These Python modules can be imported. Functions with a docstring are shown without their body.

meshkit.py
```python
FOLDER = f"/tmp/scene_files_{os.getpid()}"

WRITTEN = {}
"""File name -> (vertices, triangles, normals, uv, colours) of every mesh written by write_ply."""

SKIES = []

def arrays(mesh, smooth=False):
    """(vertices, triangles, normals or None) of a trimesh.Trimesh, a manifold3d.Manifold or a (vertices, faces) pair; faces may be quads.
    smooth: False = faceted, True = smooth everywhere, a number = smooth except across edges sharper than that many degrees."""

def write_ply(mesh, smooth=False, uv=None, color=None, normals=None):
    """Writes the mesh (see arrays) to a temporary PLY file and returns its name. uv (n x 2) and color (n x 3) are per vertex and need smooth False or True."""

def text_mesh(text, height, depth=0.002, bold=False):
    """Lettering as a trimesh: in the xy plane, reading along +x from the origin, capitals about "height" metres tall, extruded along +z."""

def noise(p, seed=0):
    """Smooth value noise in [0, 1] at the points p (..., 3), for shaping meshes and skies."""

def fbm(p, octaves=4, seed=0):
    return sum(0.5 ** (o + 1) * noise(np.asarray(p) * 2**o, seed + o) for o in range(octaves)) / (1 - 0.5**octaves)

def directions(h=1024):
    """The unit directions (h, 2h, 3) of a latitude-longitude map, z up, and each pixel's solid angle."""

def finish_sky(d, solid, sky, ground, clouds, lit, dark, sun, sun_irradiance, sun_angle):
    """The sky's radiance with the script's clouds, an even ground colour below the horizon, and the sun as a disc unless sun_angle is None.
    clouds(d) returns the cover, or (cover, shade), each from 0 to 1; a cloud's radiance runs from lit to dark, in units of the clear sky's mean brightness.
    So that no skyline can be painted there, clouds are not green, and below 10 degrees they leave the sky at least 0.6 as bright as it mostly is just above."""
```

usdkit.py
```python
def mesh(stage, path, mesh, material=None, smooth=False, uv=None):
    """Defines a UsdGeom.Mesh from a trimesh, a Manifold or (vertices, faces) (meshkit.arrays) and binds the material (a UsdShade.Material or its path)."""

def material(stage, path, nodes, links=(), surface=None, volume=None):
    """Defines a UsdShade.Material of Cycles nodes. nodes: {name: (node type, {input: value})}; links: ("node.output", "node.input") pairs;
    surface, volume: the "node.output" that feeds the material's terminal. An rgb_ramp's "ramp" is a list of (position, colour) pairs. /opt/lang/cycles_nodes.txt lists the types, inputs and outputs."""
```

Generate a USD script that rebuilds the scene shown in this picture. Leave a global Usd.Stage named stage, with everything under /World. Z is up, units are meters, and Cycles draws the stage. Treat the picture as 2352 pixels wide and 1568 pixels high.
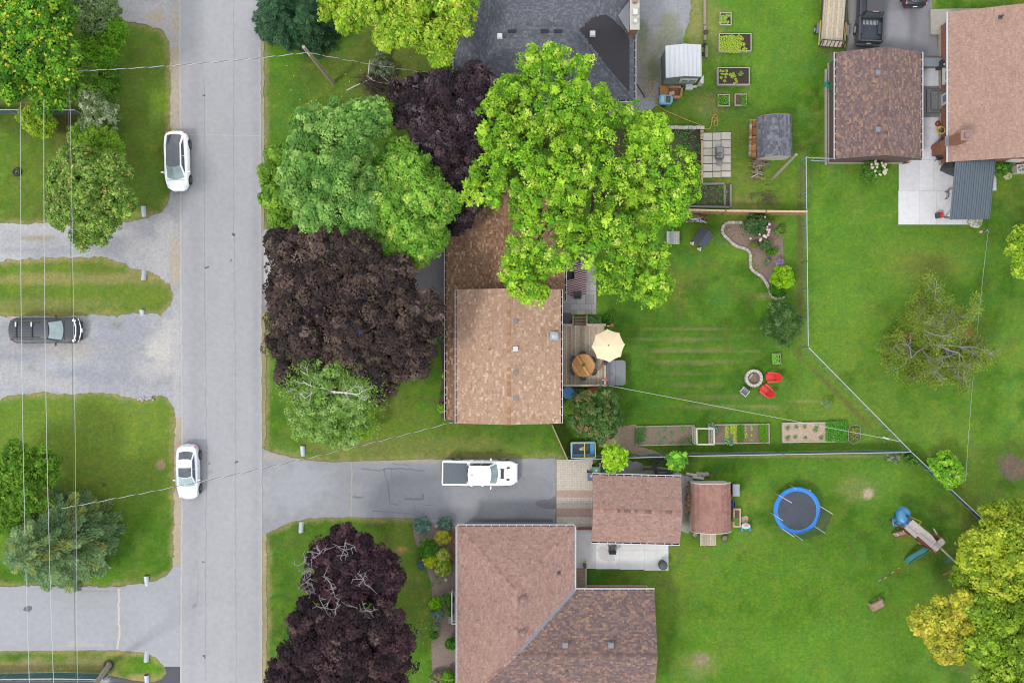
import math, random, numpy as np, trimesh, usdkit, meshkit
from shapely.geometry import Polygon, Point, LineString, box as sbox
from shapely.ops import unary_union
from shapely import contains_xy, prepare
from scipy.interpolate import PchipInterpolator
from pxr import Usd, UsdGeom, UsdLux, UsdShade, Gf, Sdf, Vt

random.seed(7); RNG = np.random.default_rng(7)
stage = Usd.Stage.CreateInMemory()
UsdGeom.SetStageUpAxis(stage, 'Z')
UsdGeom.Xform.Define(stage, '/World')

# ---------------------------------------------------------------- camera, sky, sun, exposure
H, K = 72.0, 0.035                       # metres above the ground; metres per surveyed unit on the ground
cam = UsdGeom.Camera.Define(stage, '/World/camera')
cam.AddTranslateOp().Set(Gf.Vec3d(0, 0, H))
cam.CreateHorizontalApertureAttr(36.0); cam.CreateFocalLengthAttr(36.0 * H / (2352 * K))
cam.CreateClippingRangeAttr(Gf.Vec2f(1, 2000))
cam.CreateExposureAttr(1.75)
SUN_DIR = np.array([-0.58, -0.50, 0.95]); SUN_DIR /= np.linalg.norm(SUN_DIR)
SUN_EL, SUN_ROT = math.asin(SUN_DIR[2]), math.atan2(SUN_DIR[0], SUN_DIR[1])
SKY = usdkit.material(stage, '/World/Looks/overcast_sky', {
    'sky': ('sky_texture', {'sky_type': 'single_scattering', 'sun_disc': False, 'sun_elevation': SUN_EL, 'sun_rotation': SUN_ROT}),
    'tc': ('texture_coordinate', {}),
    'n': ('noise_texture', {'scale': 2.2, 'detail': 6.0, 'roughness': 0.6}),
    'r': ('rgb_ramp', {'ramp': [(0.25, (4.0, 4.2, 4.5)), (0.5, (6.6, 6.7, 6.9)), (0.75, (9.5, 9.5, 9.4))]}),
    'm': ('mix_color', {'fac': 0.86}), 'bg': ('background_shader', {'strength': 0.118})},
    [('tc.generated', 'n.vector'), ('n.fac', 'r.fac'), ('sky.color', 'm.a'), ('r.color', 'm.b'), ('m.result', 'bg.color')], surface='bg.background')
dome = UsdLux.DomeLight.Define(stage, '/World/sky')
UsdShade.MaterialBindingAPI.Apply(dome.GetPrim()).Bind(SKY)
dome.GetPrim().SetCustomDataByKey('kind', 'structure')
sun = UsdLux.DistantLight.Define(stage, '/World/sun')
sun.CreateNormalizeAttr(True) if hasattr(sun, 'CreateNormalizeAttr') else None
sun.CreateIntensityAttr(0.26); sun.CreateAngleAttr(10.0); sun.CreateColorAttr(Gf.Vec3f(1.0, 0.96, 0.9))
_z = SUN_DIR; _x = np.cross([0, 0, 1.0], _z); _x /= np.linalg.norm(_x); _y = np.cross(_z, _x)
sun.AddTransformOp().Set(Gf.Matrix4d(*_x, 0, *_y, 0, *_z, 0, 0, 0, 0, 1))

# ---------------------------------------------------------------- helpers: survey, meshes, prims
def P(x, y, z=0.0):
    f = (H - z) / H
    return np.array([(x - 1176) * K * f, (784 - y) * K * f, z])
def P2(x, y, z=0.0): return P(x, y, z)[:2]
def rot2(a): c, s = math.cos(a), math.sin(a); return np.array([[c, -s], [s, c]])
def lin(c):
    c = np.asarray(c, float) / 255.0
    return np.where(c < 0.04045, c / 12.92, ((c + 0.055) / 1.055) ** 2.4)
GAIN = 3.2
def alb(*c):
    """Base colour of a surface from how light its daylight tone is (0-255)."""
    return np.clip(lin(c if len(c) == 3 else c[0]) / GAIN, 0.004, 0.8)

def lalb(*c):
    """The same for leaves, whose tops stand in the open."""
    return np.clip(lin(c if len(c) == 3 else c[0]) / 2.1, 0.004, 0.6)

class MB:
    """Collects shapes; becomes one mesh."""
    def __init__(self): self.v, self.f, self.c, self.n = [], [], [], 0
    def add(self, v, f, c=None):
        v = np.asarray(v, float).reshape(-1, 3); f = np.asarray(f, int)
        if f.ndim == 1: f = f.reshape(1, -1)
        if f.shape[1] == 4: f = np.vstack([f[:, [0, 1, 2]], f[:, [0, 2, 3]]])
        self.v.append(v); self.f.append(f + self.n); self.n += len(v)
        if c is not None:
            c = np.asarray(c, float); self.c.append(np.broadcast_to(c, (len(v), 3)))
        return self
    def arrays(self): return np.vstack(self.v), np.vstack(self.f)
    def box(self, x, y, z, sx, sy, sz, rz=0.0, c=None):
        """centre x, y; z is the bottom"""
        s = np.array([[a, b, d] for d in (0, 1) for b in (-.5, .5) for a in (-.5, .5)], float) * [sx, sy, sz]
        s[:, :2] = s[:, :2] @ rot2(rz).T
        return self.add(s + [x, y, z], BOXF, c)
    def bar(self, p, q, w, h, c=None, up=(0, 0, 1)):
        p, q = np.asarray(p, float), np.asarray(q, float); d = q - p; L = np.linalg.norm(d)
        if L < 1e-6: return self
        d /= L; u = np.asarray(up, float)
        if abs(d @ u) > 0.97: u = np.array([1.0, 0, 0])
        s = np.cross(d, u); s /= np.linalg.norm(s); u = np.cross(s, d)
        v = [o + a * s * w / 2 + b * u * h / 2 for b in (-1, 1) for a in (-1, 1) for o in (p, q)]
        # order to match BOXF: x fastest
        v = np.array([v[0], v[1], v[2], v[3], v[4], v[5], v[6], v[7]])
        return self.add(v, BOXF, c)
    def tube(self, pts, r, n=6, c=None, caps=True):
        p = np.asarray(pts, float); r = np.broadcast_to(np.asarray(r, float), (len(p),))
        t = np.gradient(p, axis=0); t /= np.linalg.norm(t, axis=1, keepdims=True) + 1e-12
        ref = np.array([0, 0, 1.0]) if abs(t[:, 2]).mean() < 0.85 else np.array([1.0, 0, 0])
        a = np.cross(t, ref); a /= np.linalg.norm(a, axis=1, keepdims=True) + 1e-9; b = np.cross(t, a)
        an = np.arange(n) * 2 * np.pi / n
        v = p[:, None] + r[:, None, None] * (np.cos(an)[None, :, None] * a[:, None] + np.sin(an)[None, :, None] * b[:, None])
        f = []
        for i in range(len(p) - 1):
            for j in range(n): f.append([i * n + j, i * n + (j + 1) % n, (i + 1) * n + (j + 1) % n, (i + 1) * n + j])
        self.add(v.reshape(-1, 3), np.array(f), c)
        if caps:
            for k in (0, len(p) - 1):
                vv = np.vstack([v[k], p[k][None]])
                self.add(vv, [[j, (j + 1) % n, n] for j in range(n)], c)
        return self
    def cyl(self, x, y, z0, z1, r0, r1=None, n=20, c=None, cap=True):
        r1 = r0 if r1 is None else r1
        an = np.arange(n) * 2 * np.pi / n; cs = np.stack([np.cos(an), np.sin(an)], 1)
        v = np.vstack([np.c_[cs * r0 + [x, y], np.full(n, z0)], np.c_[cs * r1 + [x, y], np.full(n, z1)]])
        self.add(v, [[j, (j + 1) % n, n + (j + 1) % n, n + j] for j in range(n)], c)
        if cap: self.add(np.vstack([v[n:], [[x, y, z1]]]), [[j, (j + 1) % n, n] for j in range(n)], c)
        return self
    def lathe(self, prof, x=0, y=0, n=24, c=None):
        an = np.arange(n) * 2 * np.pi / n
        v = np.array([[r * math.cos(a) + x, r * math.sin(a) + y, z] for r, z in prof for a in an])
        f = [[i * n + j, i * n + (j + 1) % n, (i + 1) * n + (j + 1) % n, (i + 1) * n + j] for i in range(len(prof) - 1) for j in range(n)]
        return self.add(v, f, c)
    def grid(self, g, c=None):
        g = np.asarray(g, float); m, n = g.shape[:2]
        i, j = np.meshgrid(np.arange(m - 1), np.arange(n - 1), indexing='ij')
        f = np.stack([i * n + j, (i + 1) * n + j, (i + 1) * n + j + 1, i * n + j + 1], -1).reshape(-1, 4)
        return self.add(g.reshape(-1, 3), f, c)
    def poly(self, pts, c=None):
        """planar 3-D polygon, convex or mildly concave"""
        p = np.asarray(pts, float); u = p[1] - p[0]; u /= np.linalg.norm(u)
        nn = np.zeros(3)
        for k in range(len(p)): nn += np.cross(p[k] - p[0], p[(k + 1) % len(p)] - p[0])
        nn /= np.linalg.norm(nn); w = np.cross(nn, u)
        q = np.c_[(p - p[0]) @ u, (p - p[0]) @ w]
        v2, f = trimesh.creation.triangulate_polygon(Polygon(q), engine='earcut')
        v2 = np.asarray(v2)
        return self.add(p[0] + v2[:, :1] * u + v2[:, 1:2] * w, f, c)
    def sheet(self, g, z, c=None):
        """shapely polygon(s) as a flat sheet"""
        for q in getattr(g, 'geoms', [g]):
            if q.is_empty or q.area < 1e-4: continue
            v, f = trimesh.creation.triangulate_polygon(q, engine='earcut')
            self.add(np.c_[v, np.full(len(v), z)], f, c)
        return self
    def prism(self, g, z0, z1, c=None):
        for q in getattr(g, 'geoms', [g]):
            if q.is_empty or q.area < 1e-5 or q.geom_type != 'Polygon': continue
            m = trimesh.creation.extrude_polygon(q, z1 - z0, engine='earcut')
            self.add(np.array(m.vertices) + [0, 0, z0], np.array(m.faces), c)
        return self
    def ball(self, p, r, sub=1, c=None, s=(1, 1, 1)):
        m = trimesh.creation.icosphere(sub, 1.0)
        return self.add(np.array(m.vertices) * np.asarray(s) * r + np.asarray(p), np.array(m.faces), c)
    def mesh(self, m, c=None): return self.add(np.array(m.vertices), np.array(m.faces), c)
    def move(self, d):
        self.v = [v + np.asarray(d, float) for v in self.v]; return self
BOXF = np.array([[0, 2, 3, 1], [4, 5, 7, 6], [0, 1, 5, 4], [2, 6, 7, 3], [0, 4, 6, 2], [1, 3, 7, 5]])

USED = {}
def numbered(parent, name):
    k = (parent, name); n = USED.get(k, 0); USED[k] = n + 1
    return f'{parent}/{name}' if n == 0 else f'{parent}/{name}_{n:03d}'
def tag(prim, label=None, cat=None, group=None, kind=None):
    for k, x in (('label', label), ('category', cat), ('group', group), ('kind', kind)):
        if x: prim.SetCustomDataByKey(k, x)
ORIGIN = {}
def thing(name, label, cat, loc=(0, 0, 0), rz=0.0, group=None, kind=None):
    path = numbered('/World', name); x = UsdGeom.Xform.Define(stage, path)
    loc = tuple(float(a) for a in (list(loc) + [0])[:3])
    x.AddTranslateOp().Set(Gf.Vec3d(*loc)); x.AddRotateZOp().Set(math.degrees(rz))
    tag(x.GetPrim(), label, cat, group, kind); ORIGIN[path] = np.array(loc); return path
def emit(path, mb, mat, smooth=False):
    v, f = mb.arrays(); col = np.vstack(mb.c) if mb.c else None
    if col is not None and len(col) != len(v): col = None
    used, inv = np.unique(f, return_inverse=True); f = inv.reshape(f.shape); v = v[used]; col = None if col is None else col[used]
    m = usdkit.mesh(stage, path, (v, f), MAT(mat), smooth=False if col is not None else smooth)
    if col is not None and len(col) == len(v):
        UsdGeom.PrimvarsAPI(m).CreatePrimvar('tint', Sdf.ValueTypeNames.Color3fArray, 'vertex').Set(Vt.Vec3fArray.FromNumpy(col.astype(np.float32)))
    return m
def part(parent, name, mb, mat, label=None, kind=None, smooth=35, world=True):
    """a part; with world=True its shape was written in world coordinates of an unrotated thing"""
    path = numbered(parent, name)
    if world:
        top = '/'.join(parent.split('/')[:3]); o = ORIGIN.get(top)
        if o is not None and np.abs(o).max() > 0: mb.move(-o)
    m = emit(path, mb, mat, smooth); tag(m.GetPrim(), label, None, None, kind); return path
def single(name, label, cat, mb, mat, group=None, kind=None, smooth=35, keep=False):
    path = numbered('/World', name)
    v, _ = mb.arrays(); lo, hi = v.min(0), v.max(0)
    o = np.zeros(3) if keep else np.array([(lo[0] + hi[0]) / 2, (lo[1] + hi[1]) / 2, lo[2]])
    mb.move(-o); m = emit(path, mb, mat, smooth)
    if not keep: UsdGeom.Xformable(m).AddTranslateOp().Set(Gf.Vec3d(*map(float, o)))
    tag(m.GetPrim(), label, cat, group, kind); ORIGIN[path] = o; return path
def struct(name, mb, mat, smooth=False, label=None): return single(name, label, None, mb, mat, kind='structure', smooth=smooth, keep=True)
def copy(src, loc, rz=0.0, label=None, group=None, scale=None):
    was = stage.GetPrimAtPath(src).GetCustomData(); base = src.split('/')[2]
    if base[-4:-3] == '_' and base[-3:].isdigit(): base = base[:-4]
    path = numbered('/World', base); x = UsdGeom.Xform.Define(stage, path)
    x.GetPrim().GetReferences().AddInternalReference(src)
    xf = UsdGeom.Xformable(x); xf.ClearXformOpOrder()
    loc = tuple(float(a) for a in (list(loc) + [0])[:3])
    def op(kind, make, val):
        a = x.GetPrim().GetAttribute(kind)
        o = UsdGeom.XformOp(a) if a and a.IsDefined() else make()
        o.Set(val); return o
    ops = [op('xformOp:translate', xf.AddTranslateOp, Gf.Vec3d(*loc)), op('xformOp:rotateZ', xf.AddRotateZOp, math.degrees(rz))]
    if scale is not None:
        s = scale if np.ndim(scale) else (scale,) * 3
        ops.append(op('xformOp:scale', xf.AddScaleOp, Gf.Vec3f(*map(float, s))))
    xf.SetXformOpOrder(ops)
    tag(x.GetPrim(), label or was.get('label'), was.get('category'), group or was.get('group')); x.GetPrim().SetInstanceable(True); return path

# ---------------------------------------------------------------- materials
MADE = {}
def MAT(name): return MADE[name]
def simple(name, c, rough=0.8, var=0.18, scale=3.0, spec=0.3, metal=0.0, bump=0.0, bscale=30.0, coat=0.0, stretch=(1, 1, 1), obj=False):
    c = np.asarray(c, float); lo, hi = np.clip(c * (1 - var), 0, 1), np.clip(c * (1 + var), 0, 1)
    nodes = {'g': ('texture_coordinate', {}) if obj else ('geometry', {}), 'mp': ('mapping', {'scale': stretch}),
             'n': ('noise_texture', {'scale': scale, 'detail': 6.0, 'roughness': 0.65}),
             'r': ('rgb_ramp', {'ramp': [(0.3, lo), (0.7, hi)]}),
             'p': ('principled_bsdf', {'roughness': rough, 'specular_ior_level': spec, 'metallic': metal, 'coat_weight': coat})}
    links = [('g.object' if obj else 'g.position', 'mp.vector'), ('mp.vector', 'n.vector'), ('n.fac', 'r.fac'), ('r.color', 'p.base_color')]
    if bump:
        nodes['n2'] = ('noise_texture', {'scale': bscale, 'detail': 4.0}); nodes['b'] = ('bump', {'strength': bump, 'distance': 0.02})
        links += [('mp.vector', 'n2.vector'), ('n2.fac', 'b.height'), ('b.normal', 'p.normal')]
    MADE[name] = usdkit.material(stage, f'/World/Looks/{name}', nodes, links, surface='p.BSDF')
def tinted(name, rough=0.8, var=0.2, scale=6.0, spec=0.25, bump=0.0, bscale=40.0, stretch=(1, 1, 1), coat=0.0, metal=0.0, detail=5.0):
    nodes = {'a': ('attribute', {'attribute': 'tint'}), 'g': ('geometry', {}), 'mp': ('mapping', {'scale': stretch}),
             'n': ('noise_texture', {'scale': scale, 'detail': detail, 'roughness': 0.65}),
             'r': ('rgb_ramp', {'ramp': [(0.25, (1 - var,) * 3), (0.75, (1 + var,) * 3)]}),
             'm': ('vector_math', {'math_type': 'multiply'}),
             'p': ('principled_bsdf', {'roughness': rough, 'specular_ior_level': spec, 'coat_weight': coat, 'metallic': metal})}
    links = [('g.position', 'mp.vector'), ('mp.vector', 'n.vector'), ('n.fac', 'r.fac'), ('a.color', 'm.vector1'), ('r.color', 'm.vector2'), ('m.vector', 'p.base_color')]
    if bump:
        nodes['n2'] = ('noise_texture', {'scale': bscale, 'detail': 4.0}); nodes['b'] = ('bump', {'strength': bump, 'distance': 0.03})
        links += [('mp.vector', 'n2.vector'), ('n2.fac', 'b.height'), ('b.normal', 'p.normal')]
    MADE[name] = usdkit.material(stage, f'/World/Looks/{name}', nodes, links, surface='p.BSDF')
def foliage(name, trans=0.35):
    MADE[name] = usdkit.material(stage, f'/World/Looks/{name}', {
        'a': ('attribute', {'attribute': 'tint'}),
        'p': ('principled_bsdf', {'roughness': 0.6, 'specular_ior_level': 0.07}),
        't': ('translucent_bsdf', {}), 'm': ('mix_closure', {'fac': trans})},
        [('a.color', 'p.base_color'), ('a.color', 't.color'), ('p.BSDF', 'm.closure1'), ('t.BSDF', 'm.closure2')], surface='m.closure')
foliage('foliage', 0.22); foliage('needles', 0.12)
# the lawn: colour surveyed per vertex, with fine grain in the shader
MADE['grass'] = usdkit.material(stage, '/World/Looks/grass', {
    'a': ('attribute', {'attribute': 'tint'}), 'g': ('geometry', {}),
    'n1': ('noise_texture', {'scale': 1.3, 'detail': 9.0, 'roughness': 0.82}), 'n2': ('noise_texture', {'scale': 3.4, 'detail': 8.0, 'roughness': 0.85}),
    'r1': ('rgb_ramp', {'ramp': [(0.25, (0.62, 0.76, 0.9)), (0.42, (0.86, 0.98, 1.15)), (0.52, (1.0, 1.0, 1.0)), (0.62, (1.25, 1.12, 0.9)), (0.78, (1.5, 1.3, 1.5))]}),
    'r2': ('rgb_ramp', {'ramp': [(0.22, (0.40, 0.48, 0.42)), (0.45, (0.88, 0.9, 0.88)), (0.56, (1.08, 1.06, 1.1)), (0.78, (1.75, 1.55, 1.9))]}),
    'm1': ('vector_math', {'math_type': 'multiply'}), 'm2': ('vector_math', {'math_type': 'multiply'}),
    'b': ('bump', {'strength': 0.55, 'distance': 0.04}),
    'p': ('principled_bsdf', {'roughness': 0.9, 'specular_ior_level': 0.04})},
    [('g.position', 'n1.vector'), ('g.position', 'n2.vector'), ('n1.fac', 'r1.fac'), ('n2.fac', 'r2.fac'), ('a.color', 'm1.vector1'), ('r1.color', 'm1.vector2'),
     ('m1.vector', 'm2.vector1'), ('r2.color', 'm2.vector2'), ('m2.vector', 'p.base_color'), ('n2.fac', 'b.height'), ('b.normal', 'p.normal')], surface='p.BSDF')
tinted('pavement', rough=0.9, var=0.10, scale=2.5, bump=0.25, bscale=60, detail=9.0)
tinted('gravel', rough=0.95, var=0.22, scale=4.0, bump=0.6, bscale=35, detail=8.0)
tinted('soil', rough=0.95, var=0.3, scale=7.0, bump=0.8, bscale=18, detail=8.0)
tinted('shingle', rough=0.95, var=0.14, scale=5.0, bump=0.3, bscale=90, spec=0.08)
tinted('wood', rough=0.85, var=0.25, scale=7.0, stretch=(1, 1, 1), bump=0.25, bscale=25)
tinted('stone', rough=0.9, var=0.2, scale=9.0, bump=0.4, bscale=30)
tinted('plastic', rough=0.45, var=0.06, scale=4.0, spec=0.4)
tinted('petal', rough=0.7, var=0.1, scale=20.0)
tinted('cloth', rough=0.9, var=0.08, scale=12.0)
simple('roof_felt', alb(66, 64, 70), 0.95, 0.15, 6, bump=0.3)
simple('roof_deck_wood', alb(120, 100, 80), 0.9)
simple('white_trim', alb(238, 238, 245), 0.5, 0.05, 2)
simple('gutter_shade_soil', alb(52, 46, 62), 0.9, 0.4, 4)  # dark tone painted for shade inside the gutters; also the tyre planter's soil
simple('brown_siding', alb(112, 92, 82), 0.8, 0.1)
simple('cream_siding', alb(222, 218, 205), 0.7, 0.06, 3)
simple('green_siding', alb(140, 150, 142), 0.7, 0.08)
simple('tan_siding', alb(176, 140, 128), 0.8, 0.1)
simple('foundation', alb(188, 182, 172), 0.9, 0.12)
simple('white_metal', alb(226, 230, 236), 0.4, 0.03, 2, spec=0.5)
simple('galvanised', alb(190, 198, 206), 0.45, 0.12, 6, metal=0.0, spec=0.5)
simple('culvert_steel', alb(205, 218, 228), 0.45, 0.10, 8, spec=0.5)
simple('dark_void', (0.01, 0.01, 0.012), 0.9)
simple('slate_steel', alb(92, 108, 120), 0.35, 0.10, 2.0, spec=0.6, metal=0.25)
simple('vent_grey', alb(140, 142, 152), 0.5, 0.1)
simple('vent_dark', alb(84, 84, 92), 0.6, 0.1)
simple('vent_brown', alb(150, 118, 112), 0.45, 0.1, spec=0.5)
simple('rubber', (0.016, 0.016, 0.018), 0.8, 0.2)
simple('alloy', (0.35, 0.36, 0.38), 0.35, 0.1, metal=0.7)
simple('alloy_dark', (0.06, 0.06, 0.065), 0.4, 0.1, metal=0.4)
simple('car_white', (0.56, 0.57, 0.58), 0.28, 0.02, 2, spec=0.5, coat=0.7)
simple('car_silver', (0.34, 0.36, 0.40), 0.30, 0.03, 2, spec=0.5, coat=0.7, metal=0.3)
simple('car_charcoal', (0.024, 0.028, 0.034), 0.4, 0.06, 2, spec=0.22)
simple('car_black', (0.012, 0.013, 0.016), 0.3, 0.06, 2, spec=0.35, coat=0.2)
simple('car_glass', (0.030, 0.036, 0.042), 0.08, 0.3, 1, spec=0.5)
simple('windscreen', (0.14, 0.19, 0.19), 0.10, 0.25, 1.2, spec=0.5)
simple('black_trim', (0.014, 0.014, 0.016), 0.6, 0.1)
simple('chrome', (0.62, 0.64, 0.67), 0.15, 0.05, metal=1.0)
simple('lamp_red', (0.35, 0.02, 0.02), 0.2, 0.1, spec=0.6, coat=0.8)
simple('lamp_clear', (0.42, 0.44, 0.47), 0.12, 0.15, spec=0.8, coat=1.0)
simple('plate', (0.55, 0.56, 0.6), 0.5)
simple('tonneau', alb(112, 120, 130), 0.75, 0.05)
simple('bed_liner', (0.020, 0.025, 0.034), 0.7, 0.15)
simple('brick_red', alb(160, 92, 66), 0.9, 0.25, 5)
simple('bark', alb(120, 106, 90), 0.95, 0.3, 8, bump=0.6, bscale=20)
simple('bark_pale', alb(236, 230, 224), 0.9, 0.2, 8)
simple('twig_grey', alb(176, 170, 172), 0.95, 0.2, 8)
simple('bark_dark', alb(84, 74, 62), 0.95, 0.3, 8)
simple('pole_wood', alb(186, 174, 154), 0.9, 0.25, 9, stretch=(6, 6, 0.6))
simple('cable_light', alb(226, 230, 226), 0.5, 0.05)
simple('cable_dark', (0.03, 0.03, 0.03), 0.6)
simple('teal_mesh', alb(62, 112, 120), 0.85, 0.2, 5)
simple('white_paint', alb(240, 240, 240), 0.5, 0.05)
simple('hose_yellow', alb(226, 190, 90), 0.5, 0.1)
simple('black_plastic', (0.022, 0.023, 0.026), 0.5, 0.15)
simple('water', (0.25, 0.42, 0.5), 0.08, 0.2, 1.5, spec=0.8, coat=1.0)
simple('window_glass', (0.05, 0.06, 0.07), 0.06, 0.2, 1, spec=0.9, coat=1.0)
MADE['brickwork'] = usdkit.material(stage, '/World/Looks/brickwork', {
    'tc': ('texture_coordinate', {}), 'sx': ('separate_xyz', {}), 'ad': ('math', {'math_type': 'add'}), 'cx': ('combine_xyz', {}),
    'bk': ('brick_texture', {'color1': alb(158, 84, 58), 'color2': alb(186, 112, 78), 'mortar': alb(170, 140, 120), 'scale': 1.0, 'mortar_size': 0.012, 'brick_width': 0.22, 'row_height': 0.075, 'mortar_smooth': 0.1}),
    'g': ('geometry', {}), 'p': ('principled_bsdf', {'roughness': 0.9, 'specular_ior_level': 0.2})},
    [('g.position', 'sx.vector'), ('sx.x', 'ad.value1'), ('sx.y', 'ad.value2'), ('ad.value', 'cx.x'), ('sx.z', 'cx.y'), ('cx.vector', 'bk.vector'), ('bk.color', 'p.base_color')], surface='p.BSDF')
# netting and chain-link are see-through weave
MADE['netting'] = usdkit.material(stage, '/World/Looks/netting', {
    't': ('transparent_bsdf', {}), 'd': ('diffuse_bsdf', {'color': (0.012, 0.013, 0.015)}), 'm': ('mix_closure', {'fac': 0.45})},
    [('t.BSDF', 'm.closure1'), ('d.BSDF', 'm.closure2')], surface='m.closure')
MADE['screen_cloth'] = usdkit.material(stage, '/World/Looks/screen_cloth', {
    't': ('transparent_bsdf', {}), 'd': ('diffuse_bsdf', {'color': tuple(alb(52, 104, 112))}), 'm': ('mix_closure', {'fac': 0.8})},
    [('t.BSDF', 'm.closure1'), ('d.BSDF', 'm.closure2')], surface='m.closure')

# ---------------------------------------------------------------- ground, roads, drives
def dpoly(pts, wob=0.0, step=0.22, seed=1, z=0.0):
    """surveyed outline to a world polygon, its edge made uneven"""
    p = np.array([P2(x, y, z) for x, y in pts]); g = Polygon(p)
    if not wob: return g if g.is_valid else g.buffer(0)
    ring = g.exterior; n = max(8, int(ring.length / step)); q = np.array([ring.interpolate(i / n, normalized=True).coords[0] for i in range(n)])
    k = np.c_[q * 1.7, np.full(n, seed * 3.1)]; k2 = np.c_[q * 5.1, np.full(n, seed * 7.7)]
    dx = (meshkit.fbm(k, 3, seed) - .5) * 2 * wob + (meshkit.noise(k2, seed + 9) - .5) * wob
    dy = (meshkit.fbm(k + 31, 3, seed) - .5) * 2 * wob + (meshkit.noise(k2 + 17, seed + 5) - .5) * wob
    return Polygon(q + np.c_[dx, dy]).buffer(0)
road_g = dpoly([(411, -60), (597.5, -60), (600, 800), (601.5, 1640), (413.5, 1640), (416, 1000), (414, 640)])
isl1 = dpoly([(-200, -60), (262, -60), (272, 38), (285, 50), (330, 54), (370, 68), (388, 90), (392, 200), (394, 430), (391, 462), (372, 488), (335, 500), (300, 512), (120, 514), (-200, 512)], 0.20, seed=2)
isl2 = dpoly([(-200, 604), (0, 601), (60, 594), (160, 592), (240, 590), (272, 602), (300, 615), (345, 625), (392, 652), (398, 680), (394, 700), (370, 722), (300, 722), (240, 727), (120, 726), (-200, 728)], 0.26, seed=3)
isl3 = dpoly([(-200, 925), (0, 918), (30, 906), (95, 902), (160, 905), (240, 900), (290, 912), (330, 918), (365, 905), (385, 912), (402, 945), (401, 1150), (398, 1305), (388, 1320), (350, 1335), (275, 1346), (120, 1345), (-200, 1345)], 0.22, seed=4)
isl4 = dpoly([(-200, 1495), (0, 1494), (120, 1493), (260, 1492), (330, 1497), (358, 1508), (378, 1530), (383, 1545), (372, 1560), (350, 1567), (300, 1562), (250, 1552), (200, 1562), (-200, 1562)], 0.08, seed=5)
left_zone = Polygon([P2(-200, -60), P2(420, -60), P2(424, 640), P2(424, 1000), P2(424, 1640), P2(-200, 1640)])
def strip(y0, y1): return Polygon([P2(-200, y0), P2(440, y0), P2(440, y1), P2(-200, y1)])
drive_a = left_zone.intersection(strip(-60, 110)).difference(isl1)
drive_b = left_zone.intersection(strip(430, 690)).difference(unary_union([isl1, isl2]))
drive_c = left_zone.intersection(strip(690, 960)).difference(unary_union([isl2, isl3]))
drive_d = left_zone.intersection(strip(1300, 1530)).difference(unary_union([isl3, isl4]))
drive_e = left_zone.intersection(strip(1530, 1640)).difference(isl4)
shoulder_l = left_zone.difference(unary_union([isl1, isl2, isl3, isl4, drive_a, drive_b, drive_c, drive_d, drive_e]))
shoulder_r = unary_union([dpoly([(596, -60), (606, -60), (607, 300), (606, 535), (598, 535)], 0.12, seed=6),
                          dpoly([(598, 690), (608, 700), (611, 850), (610, 1000), (606, 1032), (599, 1032)], 0.12, seed=7),
                          dpoly([(599, 1222), (612, 1218), (613, 1400), (611, 1640), (599, 1640)], 0.14, seed=8)])
drive_f = dpoly([(598, 525), (640, 530), (800, 540), (1030, 545), (1030, 700), (975, 690), (800, 700), (640, 705), (612, 715), (599, 720)], 0.08, seed=9)
drive_g = dpoly([(598, 1028), (612, 1034), (640, 1043), (690, 1054), (760, 1061), (850, 1058), (1000, 1054), (1150, 1052), (1277, 1052), (1277, 1207), (1050, 1208), (985, 1197), (940, 1189), (800, 1187), (715, 1188), (668, 1199), (628, 1216), (599, 1230)], 0.07, seed=10)
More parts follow.
